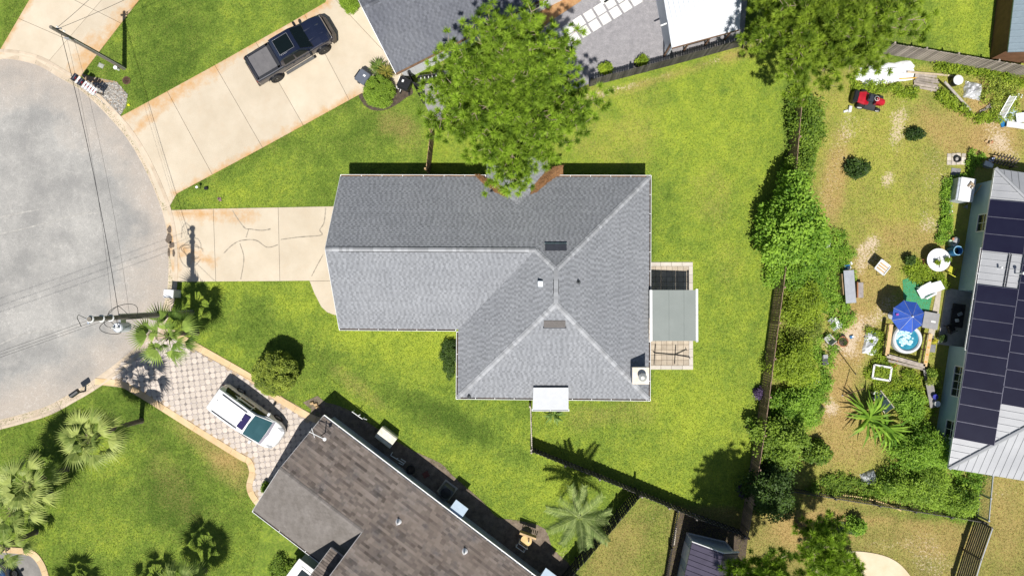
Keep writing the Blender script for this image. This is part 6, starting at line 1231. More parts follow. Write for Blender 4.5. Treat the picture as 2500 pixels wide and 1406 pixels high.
# ---- weeds and ground cover, uncountable
def scrub(name, label, poly_px, n, h, mat, ln=.11, wd=.06, per=26, tone=(.1, .9), lump=.22, seed=1, holes=.25):
    g = np.random.default_rng(seed); xs = [p[0] for p in poly_px]; ys = [p[1] for p in poly_px]; X = []; nz = rough_noise((60, 60), (9, 9), seed)
    while len(X) < n:
        a = g.uniform(min(xs), max(xs), 400); b = g.uniform(min(ys), max(ys), 400); k = inpoly(a, b, poly_px)
        dn = nz[np.clip(((b-min(ys))/(max(ys)-min(ys)+1)*59).astype(int), 0, 59), np.clip(((a-min(xs))/(max(xs)-min(xs)+1)*59).astype(int), 0, 59)]
        for u_, v_ in zip(a[k & (dn > holes)], b[k & (dn > holes)]): X.append((u_, v_))
    C = np.array([tuple(G(a, b))[:2]+(g.uniform(.02, h),) for a, b in X[:n]]); V, tn = leafcloud(C, lump*(.6+.8*g.random(len(C))), per, ln, wd, tone, upb=.6, flat=.7); o = leaf_obj(name, V, tn, mat, None); o['kind'] = 'stuff'; o['label'] = label; return o
scrub('weeds', 'weeds under the upper right pine and along the plank fence', [(2270, 150), (2360, 158), (2500, 186), (2500, 212), (2420, 196), (2340, 182), (2280, 172)], 190, .4, L_yel, seed=2, tone=(.05, .9), holes=.35)
scrub('weeds', 'weeds in front of the white sheet under the pine', [(2080, 208), (2150, 204), (2235, 218), (2230, 240), (2150, 228), (2080, 222)], 110, .3, L_yel, seed=32, tone=(.1, .9), holes=.35)
scrub('weeds', 'weeds round the junk pile in the upper right', [(2285, 215), (2330, 245), (2380, 285), (2425, 275), (2440, 300), (2390, 300), (2310, 262), (2285, 240)], 110, .35, L_yel, seed=3, tone=(.05, .9))
scrub('weeds', 'dry brush in the upper right corner of the messy yard', [(2390, 190), (2480, 200), (2480, 300), (2420, 290), (2390, 240)], 150, .35, L_olive, seed=4, tone=(.2, 1.0))
scrub('weeds', 'green weeds along the wall of the metal roofed house', [(2366, 366), (2400, 378), (2376, 420), (2352, 436), (2312, 500), (2318, 560), (2305, 598), (2285, 588), (2298, 530), (2302, 440), (2352, 432)], 230, .35, L_bright, seed=5)
scrub('weeds', 'weeds beside the white round table', [(2220, 625), (2260, 655), (2310, 680), (2310, 705), (2270, 690), (2230, 690), (2205, 660)], 130, .3, L_yel, seed=6, tone=(.2, .9))
scrub('weeds', 'weeds round the tub and the raised planter', [(2110, 800), (2160, 815), (2160, 885), (2240, 910), (2290, 900), (2280, 1010), (2230, 1030), (2200, 960), (2130, 960), (2110, 900), (2130, 880)], 420, .3, L_yel, seed=7, tone=(.1, .9))
scrub('weeds', 'weeds along the edge of the dry path', [(1990, 560), (2060, 570), (2090, 640), (2070, 720), (2090, 770), (2040, 830), (2030, 900), (1980, 900), (1985, 700)], 420, .35, L_bright, seed=8, tone=(.1, .9), holes=.3)
scrub('weeds', 'weeds between the fence and the lower dry path', [(1960, 900), (2030, 900), (2020, 980), (1990, 1040), (1930, 1060), (1920, 1000)], 240, .35, L_bright, seed=9, tone=(.2, .9))
scrub('weeds', 'weeds along the low dark fence', [(1960, 1180), (2060, 1150), (2130, 1180), (2140, 1215), (1960, 1200)], 160, .3, L_mid, seed=10)
scrub('weeds', 'grass tufts at the foot of the fence in the lower right', [(2300, 1120), (2400, 1130), (2385, 1200), (2330, 1170)], 120, .5, L_bright, seed=11)
# ================================================================ THINGS IN THE EAST YARD
blue = M('blue_plastic', (.02, .16, .38), .4, var=.15); royal = M('royal_blue', (.02, .03, .30), .5); sheetw = M('white_sheet', (.74, .75, .78), .6, c2=(.62, .64, .68), scale=3); greyp = M('grey_plastic', (.32, .33, .35), .6)
def pot(px, py, label, r=.2, h=.3, mat=terracotta, plant=None, name='flower_pot', leaf=.10, n=14):
    c = G(px, py); o = thing(name, label, 'pot', c); MB().lathe((0, 0, 0), [(r*.72, 0), (r, h), (r*1.08, h), (r*1.08, h+.03), (r*.9, h+.03), (r*.86, h-.05), (.0, h-.05)], 20, False).build('pot', mat, o, world=False); MB().lathe((0, 0, h-.045), [(r*.86, 0), (.0, .02)], 14, False).build('earth', soil, o, world=False)
    if plant:
        C = np.array([[c.x+R.uniform(-r, r)*.7, c.y+R.uniform(-r, r)*.7, h+R.uniform(.0, .25)] for _ in range(n)]); V, tn = leafcloud(C, np.full(n, .12), 26, leaf, leaf*.5, (.1, .9)); leaf_obj('plant', V, tn, plant, o, 'stuff')
    return o
def crumple(name, label, cat, px, py, w, d, rz, mat, h=.25, seed=1, n=12, cut=.85):
    """wrinkled sheet heap"""
    c = G(px, py); o = thing(name, label, cat, c, rz); nz = rough_noise((n+1, n+1), (5, 5), seed); nz2 = rough_noise((n+1, n+1), (9, 9), seed+5); vs = []; fs = []
    for j in range(n+1):
        for i in range(n+1):
            u_, v_ = i/n*2-1, j/n*2-1; e_ = max(abs(u_), abs(v_)); k = 1-.35*(1-cut)*abs(u_*v_)+.12*(nz2[j, i]-.5); vs.append((u_*w/2*k, v_*d/2*k, .012+h*(nz[j, i]*.7+nz2[j, i]*.5)*(1-e_**3)))
    for j in range(n):
        for i in range(n): a = j*(n+1)+i; fs.append((a, a+1, a+n+2, a+n+1))
    mb = MB(); mb.hull(vs, fs); mb.build('sheet', mat, o, world=False); m2 = MB(); m2.hull([(x, y, .004) for x, y, z in vs], fs); m2.build('underside', mat, o, world=False); return o
# riding mower
c = G(2117, 250); mw = thing('riding_mower', 'red riding lawn mower parked at the top of the yellow yard', 'mower', c, math.radians(-14)); red = M('mower_red', (.42, .012, .025), .3, coat=.4)
mb = MB(); loft(mb, [(-.85, [(.30, .38), (.34, .55), (.26, .62), (0, .64)]), (-.45, [(.40, .36), (.44, .62), (.34, .70), (0, .72)]), (-.1, [(.30, .34), (.30, .45), (0, .47)])]); mb.build('rear_fender', red, mw, world=False)
mb = MB(); loft(mb, [(.25, [(.20, .35), (.22, .70), (.15, .80), (0, .82)]), (.75, [(.20, .35), (.21, .62), (.14, .70), (0, .72)]), (.86, [(.14, .40), (.14, .58), (0, .62)])]); mb.build('hood', red, mw, world=False)
MB().rbox((-.12, .0, .74), (.40, .42, .16), 0, .06).build('seat', M('seat_navy', (.02, .025, .04), .6), mw, world=False); MB().rbox((-.34, 0, .90), (.10, .40, .30), 0, .04).build('seat_back', M('seat_navy', (0, 0, 0)), mw, world=False)
mb = MB(); mb.tube([(.3, 0, .8), (.18, 0, .95)], .02, 6); mb.lathe((.17, 0, .95), [(.14, 0), (.16, .015), (.14, .03)], 16, False); mb.build('steering_wheel', offwhite, mw, world=False)
MB().rbox((.12, 0, .22), (.75, 1.08, .16), 0, .08).build('mower_deck', M('deck_dark', (.035, .04, .045), .5), mw, world=False)
for x_, r_, w_ in ((-.5, .25, .22), (.66, .19, .15)):
    for sd in (-1, 1): wheel(mw, x_, sd*(.46 if x_ < 0 else .42), r_, w_, offwhite)
MB().rbox((-1.0, 0, .42), (.34, .8, .5), 0, .08).build('grass_bag', black, mw, world=False)
# junk pile top right
crumple('plastic_sheet', 'white plastic sheet spread under the pine branches', 'sheet', 2165, 180, 3.6, 1.3, math.radians(8), sheetw, .22, 2, 18)
crumple('plastic_sheet', 'small white plastic sheet left of the large one under the pine', 'sheet', 2098, 190, .5, .35, 0, sheetw, .1, 3, 6)
pl = thing('lumber_stack', 'stack of grey weathered planks beside the white sheet', 'lumber', G(2258, 202), math.radians(-9))
for k in range(6): mb = MB(); mb.ct = R.random(); mb.box((R.uniform(-.1, .1), -.42+k*.165, .10+.03*(k % 2)), (1.5+R.uniform(-.3, .25), .14, .045), R.uniform(-.05, .05)); mb.build('plank', greywood, pl, world=False)
for x_ in (-.5, .45): MB().box((x_, 0, .04), (.1, 1.1, .08)).build('bearer', greywood, pl, world=False)
def board(label, a, b, z0, z1, w, th, mat, name='board'):
    A_, B_ = G(*a, z0), G(*b, z1); return tag(MB().beam(A_, B_, w, th).build(name, mat), label, 'board')
board('long tan plank lying above the lumber stack', (2215, 176), (2332, 186), .20, .08, .12, .04, M('pale_plank', (.46, .38, .27), .8, fine=.15)); board('long grey beam leaning across the junk pile', (2306, 200), (2370, 270), .75, .03, .14, .06, M('grey_beam', (.36, .33, .29), .85, fine=.15)); board('yellow pole lying under the white sheet', (2196, 193), (2238, 191), .12, .12, .05, .05, M('yellow_pole', (.75, .42, .02), .5), 'pole')
c = G(2325, 203); o = thing('storage_drum', 'white lidded drum among the planks', 'drum', c); MB().lathe((0, 0, 0), [(.26, 0), (.29, .3), (.27, .58)], 20).build('drum_body', black, o, world=False); MB().lathe((0, 0, .58), [(.31, 0), (.31, .06), (.2, .10), (.0, .11)], 20, False).build('lid', sheetw, o, world=False)
crumple('silver_tarp', 'crumpled silver tarp on the junk pile', 'tarp', 2374, 222, 1.15, 1.1, math.radians(-12), M('silver_tarp', (.55, .56, .58), .35, .3, var=.2), .5, 7, 14)
a, b = G(2435, 288, .10), G(2466, 234, .75); o = thing('baluster_railing', 'white slatted railing section leaning by the junk pile', 'railing', a); d = nrm(b-a); s_ = nrm(Vector((d.y, -d.x, 0))+up*.5); L = (b-a).length
for k in (0, .34): MB().beam(a+s_*k, b+s_*k, .045, .045).build('rail', white, o)
for k in range(17): p = a+d*(L*(k+.3)/17); MB().beam(p, p+s_*.34, .035, .035).build('baluster', white, o)
o = thing('panel_pile', 'pile of white and blue panels at the right edge', 'pile', G(2455, 292)); 
for k, (dx, dy, w_, d_, rz, mt) in enumerate(((0, 0, 1.0, .7, .3, blue), (.25, .05, .9, .6, .35, sheetw), (.1, .32, 1.0, .5, .75, M('pale_blue_panel', (.42, .52, .62), .5)), (.4, -.38, 1.2, .38, -.15, offwhite), (.75, .1, .8, .6, .1, sheetw))): q = G(2458, 294); MB().rbox((q.x+dx, q.y+dy, .06+.07*k), (w_, d_, .06), rz, .01).build('panel', mt, o)
mb = MB(); q = G(2476, 240); [mb.lathe((q.x+R.gauss(0, .16), q.y+R.gauss(0, .12), R.uniform(.1, .3)), [(.0, 0), (.06, .02), (.0, .06)], 6, False) for _ in range(30)]; o = mb.build('blossoms', sheetw); o['kind'] = 'stuff'; o['label'] = 'small white blossoms right of the leaning railing'
# fire ring, mats, slatted bench, freezer
o = thing('fire_pad', 'square pad of pale pavers under the black fire ring', 'pad', G(2334, 389)); q = G(2334, 389)
for i in range(-2, 2):
    for j in range(-1, 2): mb = MB(); mb.ct = R.random(); mb.rbox((q.x+(i+.5)*.30+R.uniform(-.02, .02), q.y+j*.26+R.uniform(-.02, .02), .025), (.28, .24, .05), R.uniform(-.05, .05), .012); mb.build('paver', M('pale_paver', (.50, .45, .39), .85, tone=.2, fine=.15), o)
o = thing('fire_ring', 'black metal fire ring standing on the paver pad', 'fire ring', q+Vector((.0, -.02, .05))); MB().lathe((0, 0, 0), [(.16, 0), (.21, .03), (.22, .16), (.17, .18), (.12, .10)], 22, False).build('ring', rubber, o, world=False); MB().lathe((0, 0, .0), [(.15, .02), (.0, .05)], 14, False).build('ash', M('ash', (.35, .34, .33), .9), o, world=False)
def mat_(name, label, px, py, w, d, rz, m_, z=.03): c = G(px, py); return tag(MB().rbox((c.x, c.y, z/2+.004), (w, d, z), rz, .01).build(name, m_), label, 'mat')
mat_('grey_mat', 'grey square mat below the fire ring', 2333, 421, .60, .52, -.12, M('slate_mat', (.20, .20, .22), .8)); mat_('grey_mat', 'grey square mat right of the wooden tub frame', 2274, 850, .5, .5, -.1, M('slate_mat', (0, 0, 0)))
o = thing('slatted_bench', 'dark slatted wooden bench at the corner of the metal roof', 'bench', G(2440, 397), math.radians(-12))
for k in range(7): mb = MB(); mb.ct = R.random(); mb.beam((-.65+k*.2, -.3, .46), (-.5+k*.2+.18, .35, .5), .07, .03); mb.build('slat', M('black_brown', (.05, .04, .035), .7, tone=.4), o, world=False)
for y_ in (-.2, .2): MB().beam((-.75, y_, .42), (.9, y_, .42), .05, .06).build('rail', tanwood, o, world=False)
for x_ in (-.6, .7):
    for y_ in (-.2, .2): MB().box((x_, y_, .2), (.06, .06, .4)).build('leg', darkwood, o, world=False)
o = thing('cooler_box', 'grey cooler beside the slatted bench', 'cooler', G(2405, 404), math.radians(-20)); MB().rbox((0, 0, .17), (.55, .3, .34), 0, .04).build('cooler_body', greyp, o, world=False); MB().rbox((0, 0, .37), (.57, .32, .07), 0, .03).build('lid', offwhite, o, world=False)
c = G(2418, 392); mb = MB(); [mb.box((c.x+R.uniform(-.3, .3), c.y+R.uniform(-.2, .2), .1+R.random()*.12), (.1, .08, .08), R.random()*3) for _ in range(9)]; tag(mb.build('toy_pile', M('toy_blue', (.25, .35, .62), .5, c2=(.7, .7, .72), scale=6)), 'heap of small blue and white toys beside the slatted bench', 'toys')
c = G(2334, 468); o = thing('chest_freezer', 'white chest freezer against the teal wall', 'freezer', c, math.radians(-9)); MB().rbox((0, 0, .45), (.95, 1.45, .9), 0, .04).build('freezer_body', M('freezer_grey', (.42, .46, .52), .5), o, world=False); MB().rbox((.1, 0, .94), (.95, 1.5, .1), 0, .04).build('lid', sheetw, o, world=False)
c = G(2370, 452, .99); o = thing('folded_chair', 'brown folded cloth on the white freezer', 'cloth', c); mb = MB(); mb.tube([(-.2, -.1, .02), (.0, .15, .06), (.15, -.05, .03), (-.05, -.2, .05)], [.07, .10, .09, .05], 7); mb.build('cloth', M('brown_cloth', (.16, .12, .09), .9, c2=(.4, .34, .27), scale=5), o, world=False); MB().box((.05, .05, .07), (.16, .12, .06), .5).build('clip', tanwood, o, world=False)
A_, B_ = G(2362, 500, .05), G(2396, 452, 1.0); o = thing('rake', 'tan handled rake leaning on the freezer', 'rake', A_); MB().tube([A_, B_], .026, 6).build('shaft', M('rake_tan', (.60, .40, .16), .6), o); mb = MB()
for k in range(6): mb.tube([A_, A_+Vector((-.25+.05*k, -.16-.02*k, -.02))], .012, 5)
mb.build('tines', galv, o)
# seating area
o = thing('potting_stool', 'round grey pot stand with small containers', 'stand', G(2326, 588)); MB().lathe((0, 0, .3), [(.0, 0), (.2, 0), (.22, .08), (.13, .16), (.0, .16)], 18, False).build('top_pot', greyp, o, world=False); MB().rbox((-.1, -.1, .15), (.5, .45, .3), .3, .03).build('crate', M('crate_green', (.35, .45, .38), .7), o, world=False); MB().lathe((-.2, .08, .3), [(.07, 0), (.09, .12), (.0, .12)], 10, False).build('small_pot', terracotta, o, world=False); MB().rbox((-.05, -.3, .32), (.3, .12, .08), .1, .02).build('tray', sheetw, o, world=False)
c = G(2318, 614); o = thing('water_barrel', 'open blue water barrel beside the white round table', 'barrel', c); MB().lathe((0, 0, 0), [(.26, 0), (.30, .25), (.31, .5), (.29, .88), (.27, .92), (.25, .9), (.26, .4), (.0, .38)], 24, False).build('barrel_body', blue, o, world=False); MB().lathe((0, 0, .9), [(.30, -.02), (.30, .03), (.26, .03), (.26, -.02)], 24, False).build('rim', M('rim_pale_blue', (.25, .48, .68), .5), o, world=False); MB().lathe((0, 0, .5), [(.255, 0), (.0, .0)], 20, False).build('water', M('barrel_water', (.01, .02, .02), .1), o, world=False)
c = G(2275, 636); o = thing('round_table', 'white round garden table with two potted plants', 'table', c); MB().lathe((0, 0, .70), [(.0, 0), (.70, 0), (.73, .02), (.73, .05), (.0, .06)], 36, False).build('table_top', sheetw, o, world=False); MB().tube([(0, 0, .1), (0, 0, .7)], .05, 8).build('column', offwhite, o, world=False)
for k in range(4): a = k*PI/2+.4; MB().tube([(0, 0, .25), (.4*math.cos(a), .4*math.sin(a), .02)], .03, 6).build('leg', offwhite, o, world=False)
def tpot(dx, dy, label, base, z, mat):
    p = base+Vector((dx, dy, z)); o = thing('table_plant', label, 'plant', p); MB().lathe((0, 0, 0), [(.06, 0), (.09, .12), (.0, .12)], 10, False).build('pot', terracotta, o, world=False); C = np.array([[p.x+R.uniform(-.08, .08), p.y+R.uniform(-.08, .08), p.z+.15+R.random()*.12] for _ in range(10)]); V, tn = leafcloud(C, np.full(10, .10), 20, .09, .05, (.2, .9)); leaf_obj('plant', V, tn, mat, o, 'stuff')
tpot(-.22, -.18, 'small bright plant on the left of the white round table', c, .77, L_yel); tpot(.45, .0, 'small dark plant on the right of the white round table', c, .77, L_mid)
MB_ = MB(); MB_.tube([(c.x+.05, c.y+.2, .79), (c.x+.06, c.y-.1, .785), (c.x+.0, c.y-.5, .79)], .02, 6); tag(MB_.build('walking_stick', darkmetal), 'dark stick lying across the white round table', 'stick')
o = pot(2213, 636, 'dark red planter with a bushy dark plant left of the round table', .22, .34, M('maroon_pot', (.10, .02, .02), .5), L_dark, 'tall_planter', .16, 26)
c = G(2249, 640); tag(MB().tube([(c.x-.1, c.y+.15, .3), (c.x+.06, c.y+.15, .3), (c.x+.08, c.y-.2, .05)], .025, 6).build('garden_hook', M('salmon', (.55, .20, .14), .6)), 'salmon coloured bent garden hook left of the round table', 'hook')
def chair(label, px, py, rz, mat, cush=None, name='garden_chair', s=1.0):
    c = G(px, py); o = thing(name, label, 'chair', c, rz); MB().rbox((0, 0, .40*s), (.5*s, .5*s, .06), 0, .03).build('seat', cush or mat, o, world=False); MB().hull([(-.26*s, y*s, z*s) for y in (-.25, .25) for z in (.4,)]+[(-.40*s, y*s, .9*s) for y in (-.25, .25)]+[(-.22*s, y*s, .42*s) for y in (-.25, .25)]+[(-.36*s, y*s, .91*s) for y in (-.25, .25)], [(0, 1, 3, 2), (4, 6, 7, 5), (0, 2, 6, 4), (1, 5, 7, 3), (2, 3, 7, 6)]).build('backrest', cush or mat, o, world=False)
    for x_ in (-.2, .22):
        for y_ in (-.22, .22): MB().tube([(x_*s, y_*s, .4*s), (x_*1.15*s, y_*1.1*s, 0)], .022, 6).build('leg', mat, o, world=False)
    for y_ in (-.26, .26): MB().beam((-.25*s, y_*s, .60*s), (.25*s, y_*s, .58*s), .05, .03).build('armrest', mat, o, world=False)
    return o
chair('dark chair with yellow cushion right of the round table', 2311, 660, math.radians(60), brownwood, M('lime_cushion', (.45, .45, .03), .8))
c = G(2258, 708); o = thing('lounge_chair', 'white moulded lounge chair on the green mat', 'chair', c, math.radians(28)); mb = MB()
loft(mb, [(-.62, [(.30, .28), (.31, .32), (0, .33)]), (-.1, [(.33, .30), (.34, .34), (0, .34)]), (.15, [(.34, .34), (.34, .40), (0, .40)]), (.72, [(.30, .80), (.29, .86), (0, .86)])]); mb.build('seat', sheetw, o, world=False)
for sd in (-1, 1):
    MB().rbox((-.05, sd*.40, .50), (.75, .12, .05), 0, .02).build('armrest', sheetw, o, world=False)
    for x_ in (-.4, .3): MB().box((x_, sd*.38, .24), (.07, .07, .48)).build('leg', sheetw, o, world=False)
mg = M('green_turf', (.035, .22, .10), .9, c2=(.05, .28, .14), scale=3, fine=.2); c = [G(*q) for q in ((2203, 684), (2222, 676), (2270, 700), (2276, 720), (2268, 758), (2240, 775), (2206, 735))]
tag(MB().prism([(p.x, p.y) for p in c], .003, .025).build('turf_mat', mg), 'bright green artificial turf mat under the lounge chair', 'mat')
tag(MB().prism(GP([(2290, 688), (2300, 690), (2291, 765), (2277, 835), (2262, 830), (2277, 755)]), .002, .04).build('walk_strip', M('strip_concrete', (.44, .39, .33), .85, var=.15, fine=.12)), 'narrow tan concrete strip along the shaded porch', 'walkway')
o = thing('folding_table', 'low grey panel table right of the blue umbrella', 'table', G(2266, 782), math.radians(-10)); MB().rbox((0, 0, .30), (.98, 1.05, .04), 0, .01).build('table_top', M('grey_board', (.27, .27, .28), .7, var=.12, fine=.1), o, world=False); [MB().box((x_, y_, .14), (.05, .05, .28)).build('leg', greyp, o, world=False) for x_ in (-.42, .42) for y_ in (-.45, .45)]; MB().box((.15, -.05, .325), (.3, .12, .006)).build('label_strip', offwhite, o, world=False)
# umbrella over the tub
c = G(2176, 770); o = thing('blue_umbrella', 'blue octagonal garden umbrella beside the inflatable tub', 'umbrella', c); MB().tube([(0, 0, 0), (0, 0, 2.45)], .025, 8).build('pole', offwhite, o, world=False); MB().lathe((0, 0, 2.45), [(.04, 0), (.05, .06), (.0, .10)], 10, False).build('finial', white, o, world=False); MB().lathe((0, 0, 0), [(.25, 0), (.25, .06), (.05, .1)], 16).build('base', greyp, o, world=False)
ub = M('umbrella_blue', (.018, .065, .33), .75, c2=(.022, .085, .42), scale=3, tone=.12, fine=.05)
for k in range(8):
    a0, a1 = 2*PI*(k+.3)/8, 2*PI*(k+1.3)/8; am = (a0+a1)/2; rr = 1.02; P_ = lambda a, r_, z: (r_*math.cos(a), r_*math.sin(a), z); mb = MB(); mb.ct = R.random()
    mb.hull([(0, 0, 2.44), P_(a0, .5, 2.22), P_(am, .46, 2.20), P_(a1, .5, 2.22), P_(a0, rr, 1.95), P_(am, rr*.90, 1.92), P_(a1, rr, 1.95)], [(0, 1, 2), (0, 2, 3), (1, 4, 5, 2), (2, 5, 6, 3)]); mb.build('canopy_panel', ub, o, world=False); MB().tube([(0, 0, 2.43), P_(a0, .5, 2.21), P_(a0, rr+.03, 1.94)], .012, 5).build('rib', galv, o, world=False)
MB().box((-.72, .12, 2.09), (.16, .12, .01), .2).build('logo_patch', M('pinkish', (.30, .06, .30), .8), o, world=False)
# inflatable tub in its timber frame
c = G(2204, 826); o = thing('inflatable_tub', 'round white inflatable hot tub with bubbling blue water', 'hot tub', c); MB().lathe((0, 0, 0), [(.86, 0), (.93, .12), (.95, .35), (.93, .55), (.86, .63), (.78, .63), (.72, .55), (.71, .2), (.0, .18)], 40, False).build('tub_wall', M('tub_white', (.60, .62, .65), .5, var=.05), o, world=False); MB().lathe((0, 0, .48), [(.73, 0), (.0, .01)], 36, False).build('water', M('tub_water', (.02, .16, .26), .08, c2=(.05, .30, .40), scale=2.5, coat=.5), o, world=False)
mb = MB(); g = random.Random(3)
for _ in range(70): r_ = .52*math.sqrt(g.random()); a = g.uniform(0, 2*PI); mb.lathe((-.12+r_*math.cos(a), .08+r_*math.sin(a), .492), [(g.uniform(.04, .11), 0), (.03, .02), (.0, .025)], 8, False)
mb.build('foam', M('foam', (.55, .72, .76), .4, c2=(.30, .55, .62), scale=5), o, world=False, kind='stuff')
o = thing('timber_frame', 'square tan timber frame round the inflatable tub', 'frame', G(2204, 838)); z_ = .82
q = [G(2176, 792, z_), G(2165, 868, z_), G(2258, 894, z_), G(2272, 815, z_)]
for a, b, mt in ((q[0], q[1], tanwood), (q[1], q[2], greywood), (q[2], q[3], tanwood)):
    mb = MB(); mb.ct = .9; mb.beam(a, b, .24, .05); mb.build('top_board', mt, o)
    for k in (0, .5, 1): p = a.lerp(b, k); MB().box((p.x, p.y, .4), (.09, .09, .8)).build('post', timber, o)
    MB().beam(a-up*.45, b-up*.45, .04, .14).build('side_rail', mt, o)
lo = [G(2168, 880, .35), G(2262, 903, .35)]; MB().beam(lo[0], lo[1], .16, .05).build('step_board', greywood, o); [MB().box((p.x, p.y, .16), (.08, .12, .3)).build('step_leg', timber, o) for p in lo]
for k in (.2, .42, .64, .86): p = q[3].lerp(q[2], k); MB().box((p.x, p.y, z_+.03), (.07, .14, .012), math.atan2(q[2].y-q[3].y, q[2].x-q[3].x)).build('reflector', M('orange', (.75, .28, .02), .5), o)
o = crumple('boat_cover', 'white stiff tarp with blue lining beside the tub frame', 'tarp', 2126, 838, .95, 1.5, math.radians(-12), M('tarp_white', (.66, .69, .74), .5), .55, 14, 10); mb = MB(); mb.tube([(-.05, .35, .30), (.18, .35, .34), (.2, -.35, .34), (-.02, -.35, .30), (-.05, .35, .30)], .018, 6); mb.build('cord', darkmetal, o, world=False); MB().box((.1, .75, .06), (.5, .14, .1), .2).build('lining', blue, o, world=False)
# planters and small things
c = G(2145, 908); o = thing('raised_planter', 'white framed raised planter box with yellow green plants', 'planter', c, math.radians(-9)); z_ = .42
for (a, b) in (((-.55, -.42), (.55, -.42)), ((.55, -.42), (.55, .42)), ((.55, .42), (-.55, .42)), ((-.55, .42), (-.55, -.42))): MB().beam((*a, z_), (*b, z_), .12, .06).build('rim_board', offwhite, o, world=False); MB().beam((*a, .2), (*b, .2), .04, .38).build('side_board', darkwood, o, world=False)
MB().box((0, 0, .16), (1.0, .76, .30)).build('earth', soil, o, world=False); C = np.array([[c.x+R.uniform(-.4, .4), c.y+R.uniform(-.28, .28), .34+R.random()*.12] for _ in range(34)]); V, tn = leafcloud(C, np.full(34, .12), 26, .1, .06, (.1, 1)); leaf_obj('plants', V, tn, L_yel, o, 'stuff')
tubes('folding_stool', 'orange wooden folding stool beside the tub frame', 'stool', G(2176, 884), math.radians(-25), [[(-.35, -.1, .05), (.3, .15, .35)], [(-.3, .2, .35), (.35, -.15, .05)], [(-.25, -.2, .3), (.2, .25, .3)], [(.1, -.25, .3), (.3, .1, .3)]], M('orange_wood', (.45, .17, .04), .7), .028)
o = thing('glass_frame', 'dark glass pane with pale wooden sides lying in the weeds', 'cold frame', G(2150, 980), math.radians(-52)); MB().rbox((0, 0, .30), (1.35, .62, .02), 0, .005).build('glass', glassmat('dark_glass', (.03, .05, .05)), o, world=False); [MB().beam((-.7, y_, .31), (.7, y_, .31), .05, .05).build('side_bar', M('pale_wood', (1, 1, 1)), o, world=False) for y_ in (-.34, .34)]; [MB().box((x_, y_, .14), (.05, .05, .28)).build('leg', greywood, o, world=False) for x_ in (-.6, .6) for y_ in (-.3, .3)]; MB().rbox((-.78, 0, .2), (.2, .3, .3), 0, .02).build('end_block', offwhite, o, world=False)
pot(2219, 965, 'white ringed pot with small seedlings in the weeds', .27, .3, M('ring_white', (.62, .58, .52), .7), L_mid, leaf=.07, n=8)
o = thing('wall_bench', 'long grey bench along the teal wall holding pots', 'bench', G(2262, 945), math.radians(-80)); MB().rbox((0, 0, .42), (2.5, .48, .05), 0, .01).build('bench_top', M('bench_grey', (.25, .235, .225), .8, fine=.15), o, world=False); [MB().box((x_, y_, .2), (.08, .08, .4)).build('leg', darkwood, o, world=False) for x_ in (-1.15, 1.15) for y_ in (-.18, .18)]
bz = G(2262, 945); ax = Vector((math.cos(math.radians(-80)), math.sin(math.radians(-80)), 0))
def bpot(t_, s_, label, r, h, mat, pl=None):
    p = bz+ax*t_+Vector((ax.y, -ax.x, 0))*-s_+up*.45; o = thing('bench_pot', label, 'pot', p); MB().lathe((0, 0, 0), [(r*.75, 0), (r, h), (r*1.05, h), (r*.85, h), (r*.8, h-.05), (.0, h-.05)], 18, False).build('pot', mat, o, world=False)
    if pl: C = np.array([[p.x+R.uniform(-r, r), p.y+R.uniform(-r, r), p.z+h+R.random()*.15] for _ in range(16)]); V, tn = leafcloud(C, np.full(16, .15), 26, .11, .07, (.1, .9)); leaf_obj('plant', V, tn, pl, o, 'stuff')
bpot(-.95, .1, 'leafy pot at the upper end of the wall bench', .16, .2, terracotta, L_mid); bpot(-.5, -.02, 'terracotta ring pot in the middle of the wall bench', .2, .18, terracotta, L_olive); bpot(.55, .08, 'royal blue bucket on the wall bench', .17, .24, royal); bpot(1.0, .12, 'white bucket at the lower end of the wall bench', .19, .26, sheetw)
pot(2292, 826, 'white pot with a dark plant at the porch corner', .2, .3, offwhite, L_dark); pot(2277, 832, 'pot of bright yellow flowers below the tub', .1, .14, black, leafmat('yellow_flower', (.5, .45, .02), (.8, .72, .03), .2), leaf=.05, n=6)
# things along the shrubs
o = thing('work_table', 'galvanised table with wooden end beside the shrubs', 'table', G(2062, 700), math.radians(-86)); MB().rbox((0, 0, .72), (2.1, .66, .05), 0, .01).build('table_top', M('zinc', (.50, .52, .56), .35, .5, var=.12), o, world=False); MB().beam((-.85, -.42, .45), (.5, -.42, .45), .05, .5).build('back_panel', timber, o, world=False); [MB().box((x_, y_, .35), (.07, .07, .7)).build('leg', darkwood, o, world=False) for x_ in (-.9, .9) for y_ in (-.25, .25)]
c = G(2090, 708); o = thing('wicker_chair', 'brown grey high backed wooden chair in front of the zinc table', 'chair', c, math.radians(0)); MB().rbox((0, 0, .4), (.55, 1.0, .08), 0, .03).build('seat', M('grey_cushion', (.30, .27, .26), .85, fine=.15), o, world=False); MB().beam((-.3, -.5, .62), (-.3, .5, .62), .07, .5).build('backrest', M('rust_wood', (.32, .13, .05), .7), o, world=False); [MB().box((x_, y_, .19), (.06, .06, .38)).build('leg', darkwood, o, world=False) for x_ in (-.22, .22) for y_ in (-.42, .42)]
c = G(2138, 654); o = thing('tray_cart', 'white square tray table with wooden slats on thin legs', 'table', c, math.radians(-38)); [MB().beam(a, b, .05, .08).build('rim', sheetw, o, world=False) for a, b in (((-.36, -.36, .85), (.36, -.36, .85)), ((.36, -.36, .85), (.36, .36, .85)), ((.36, .36, .85), (-.36, .36, .85)), ((-.36, .36, .85), (-.36, -.36, .85)))]
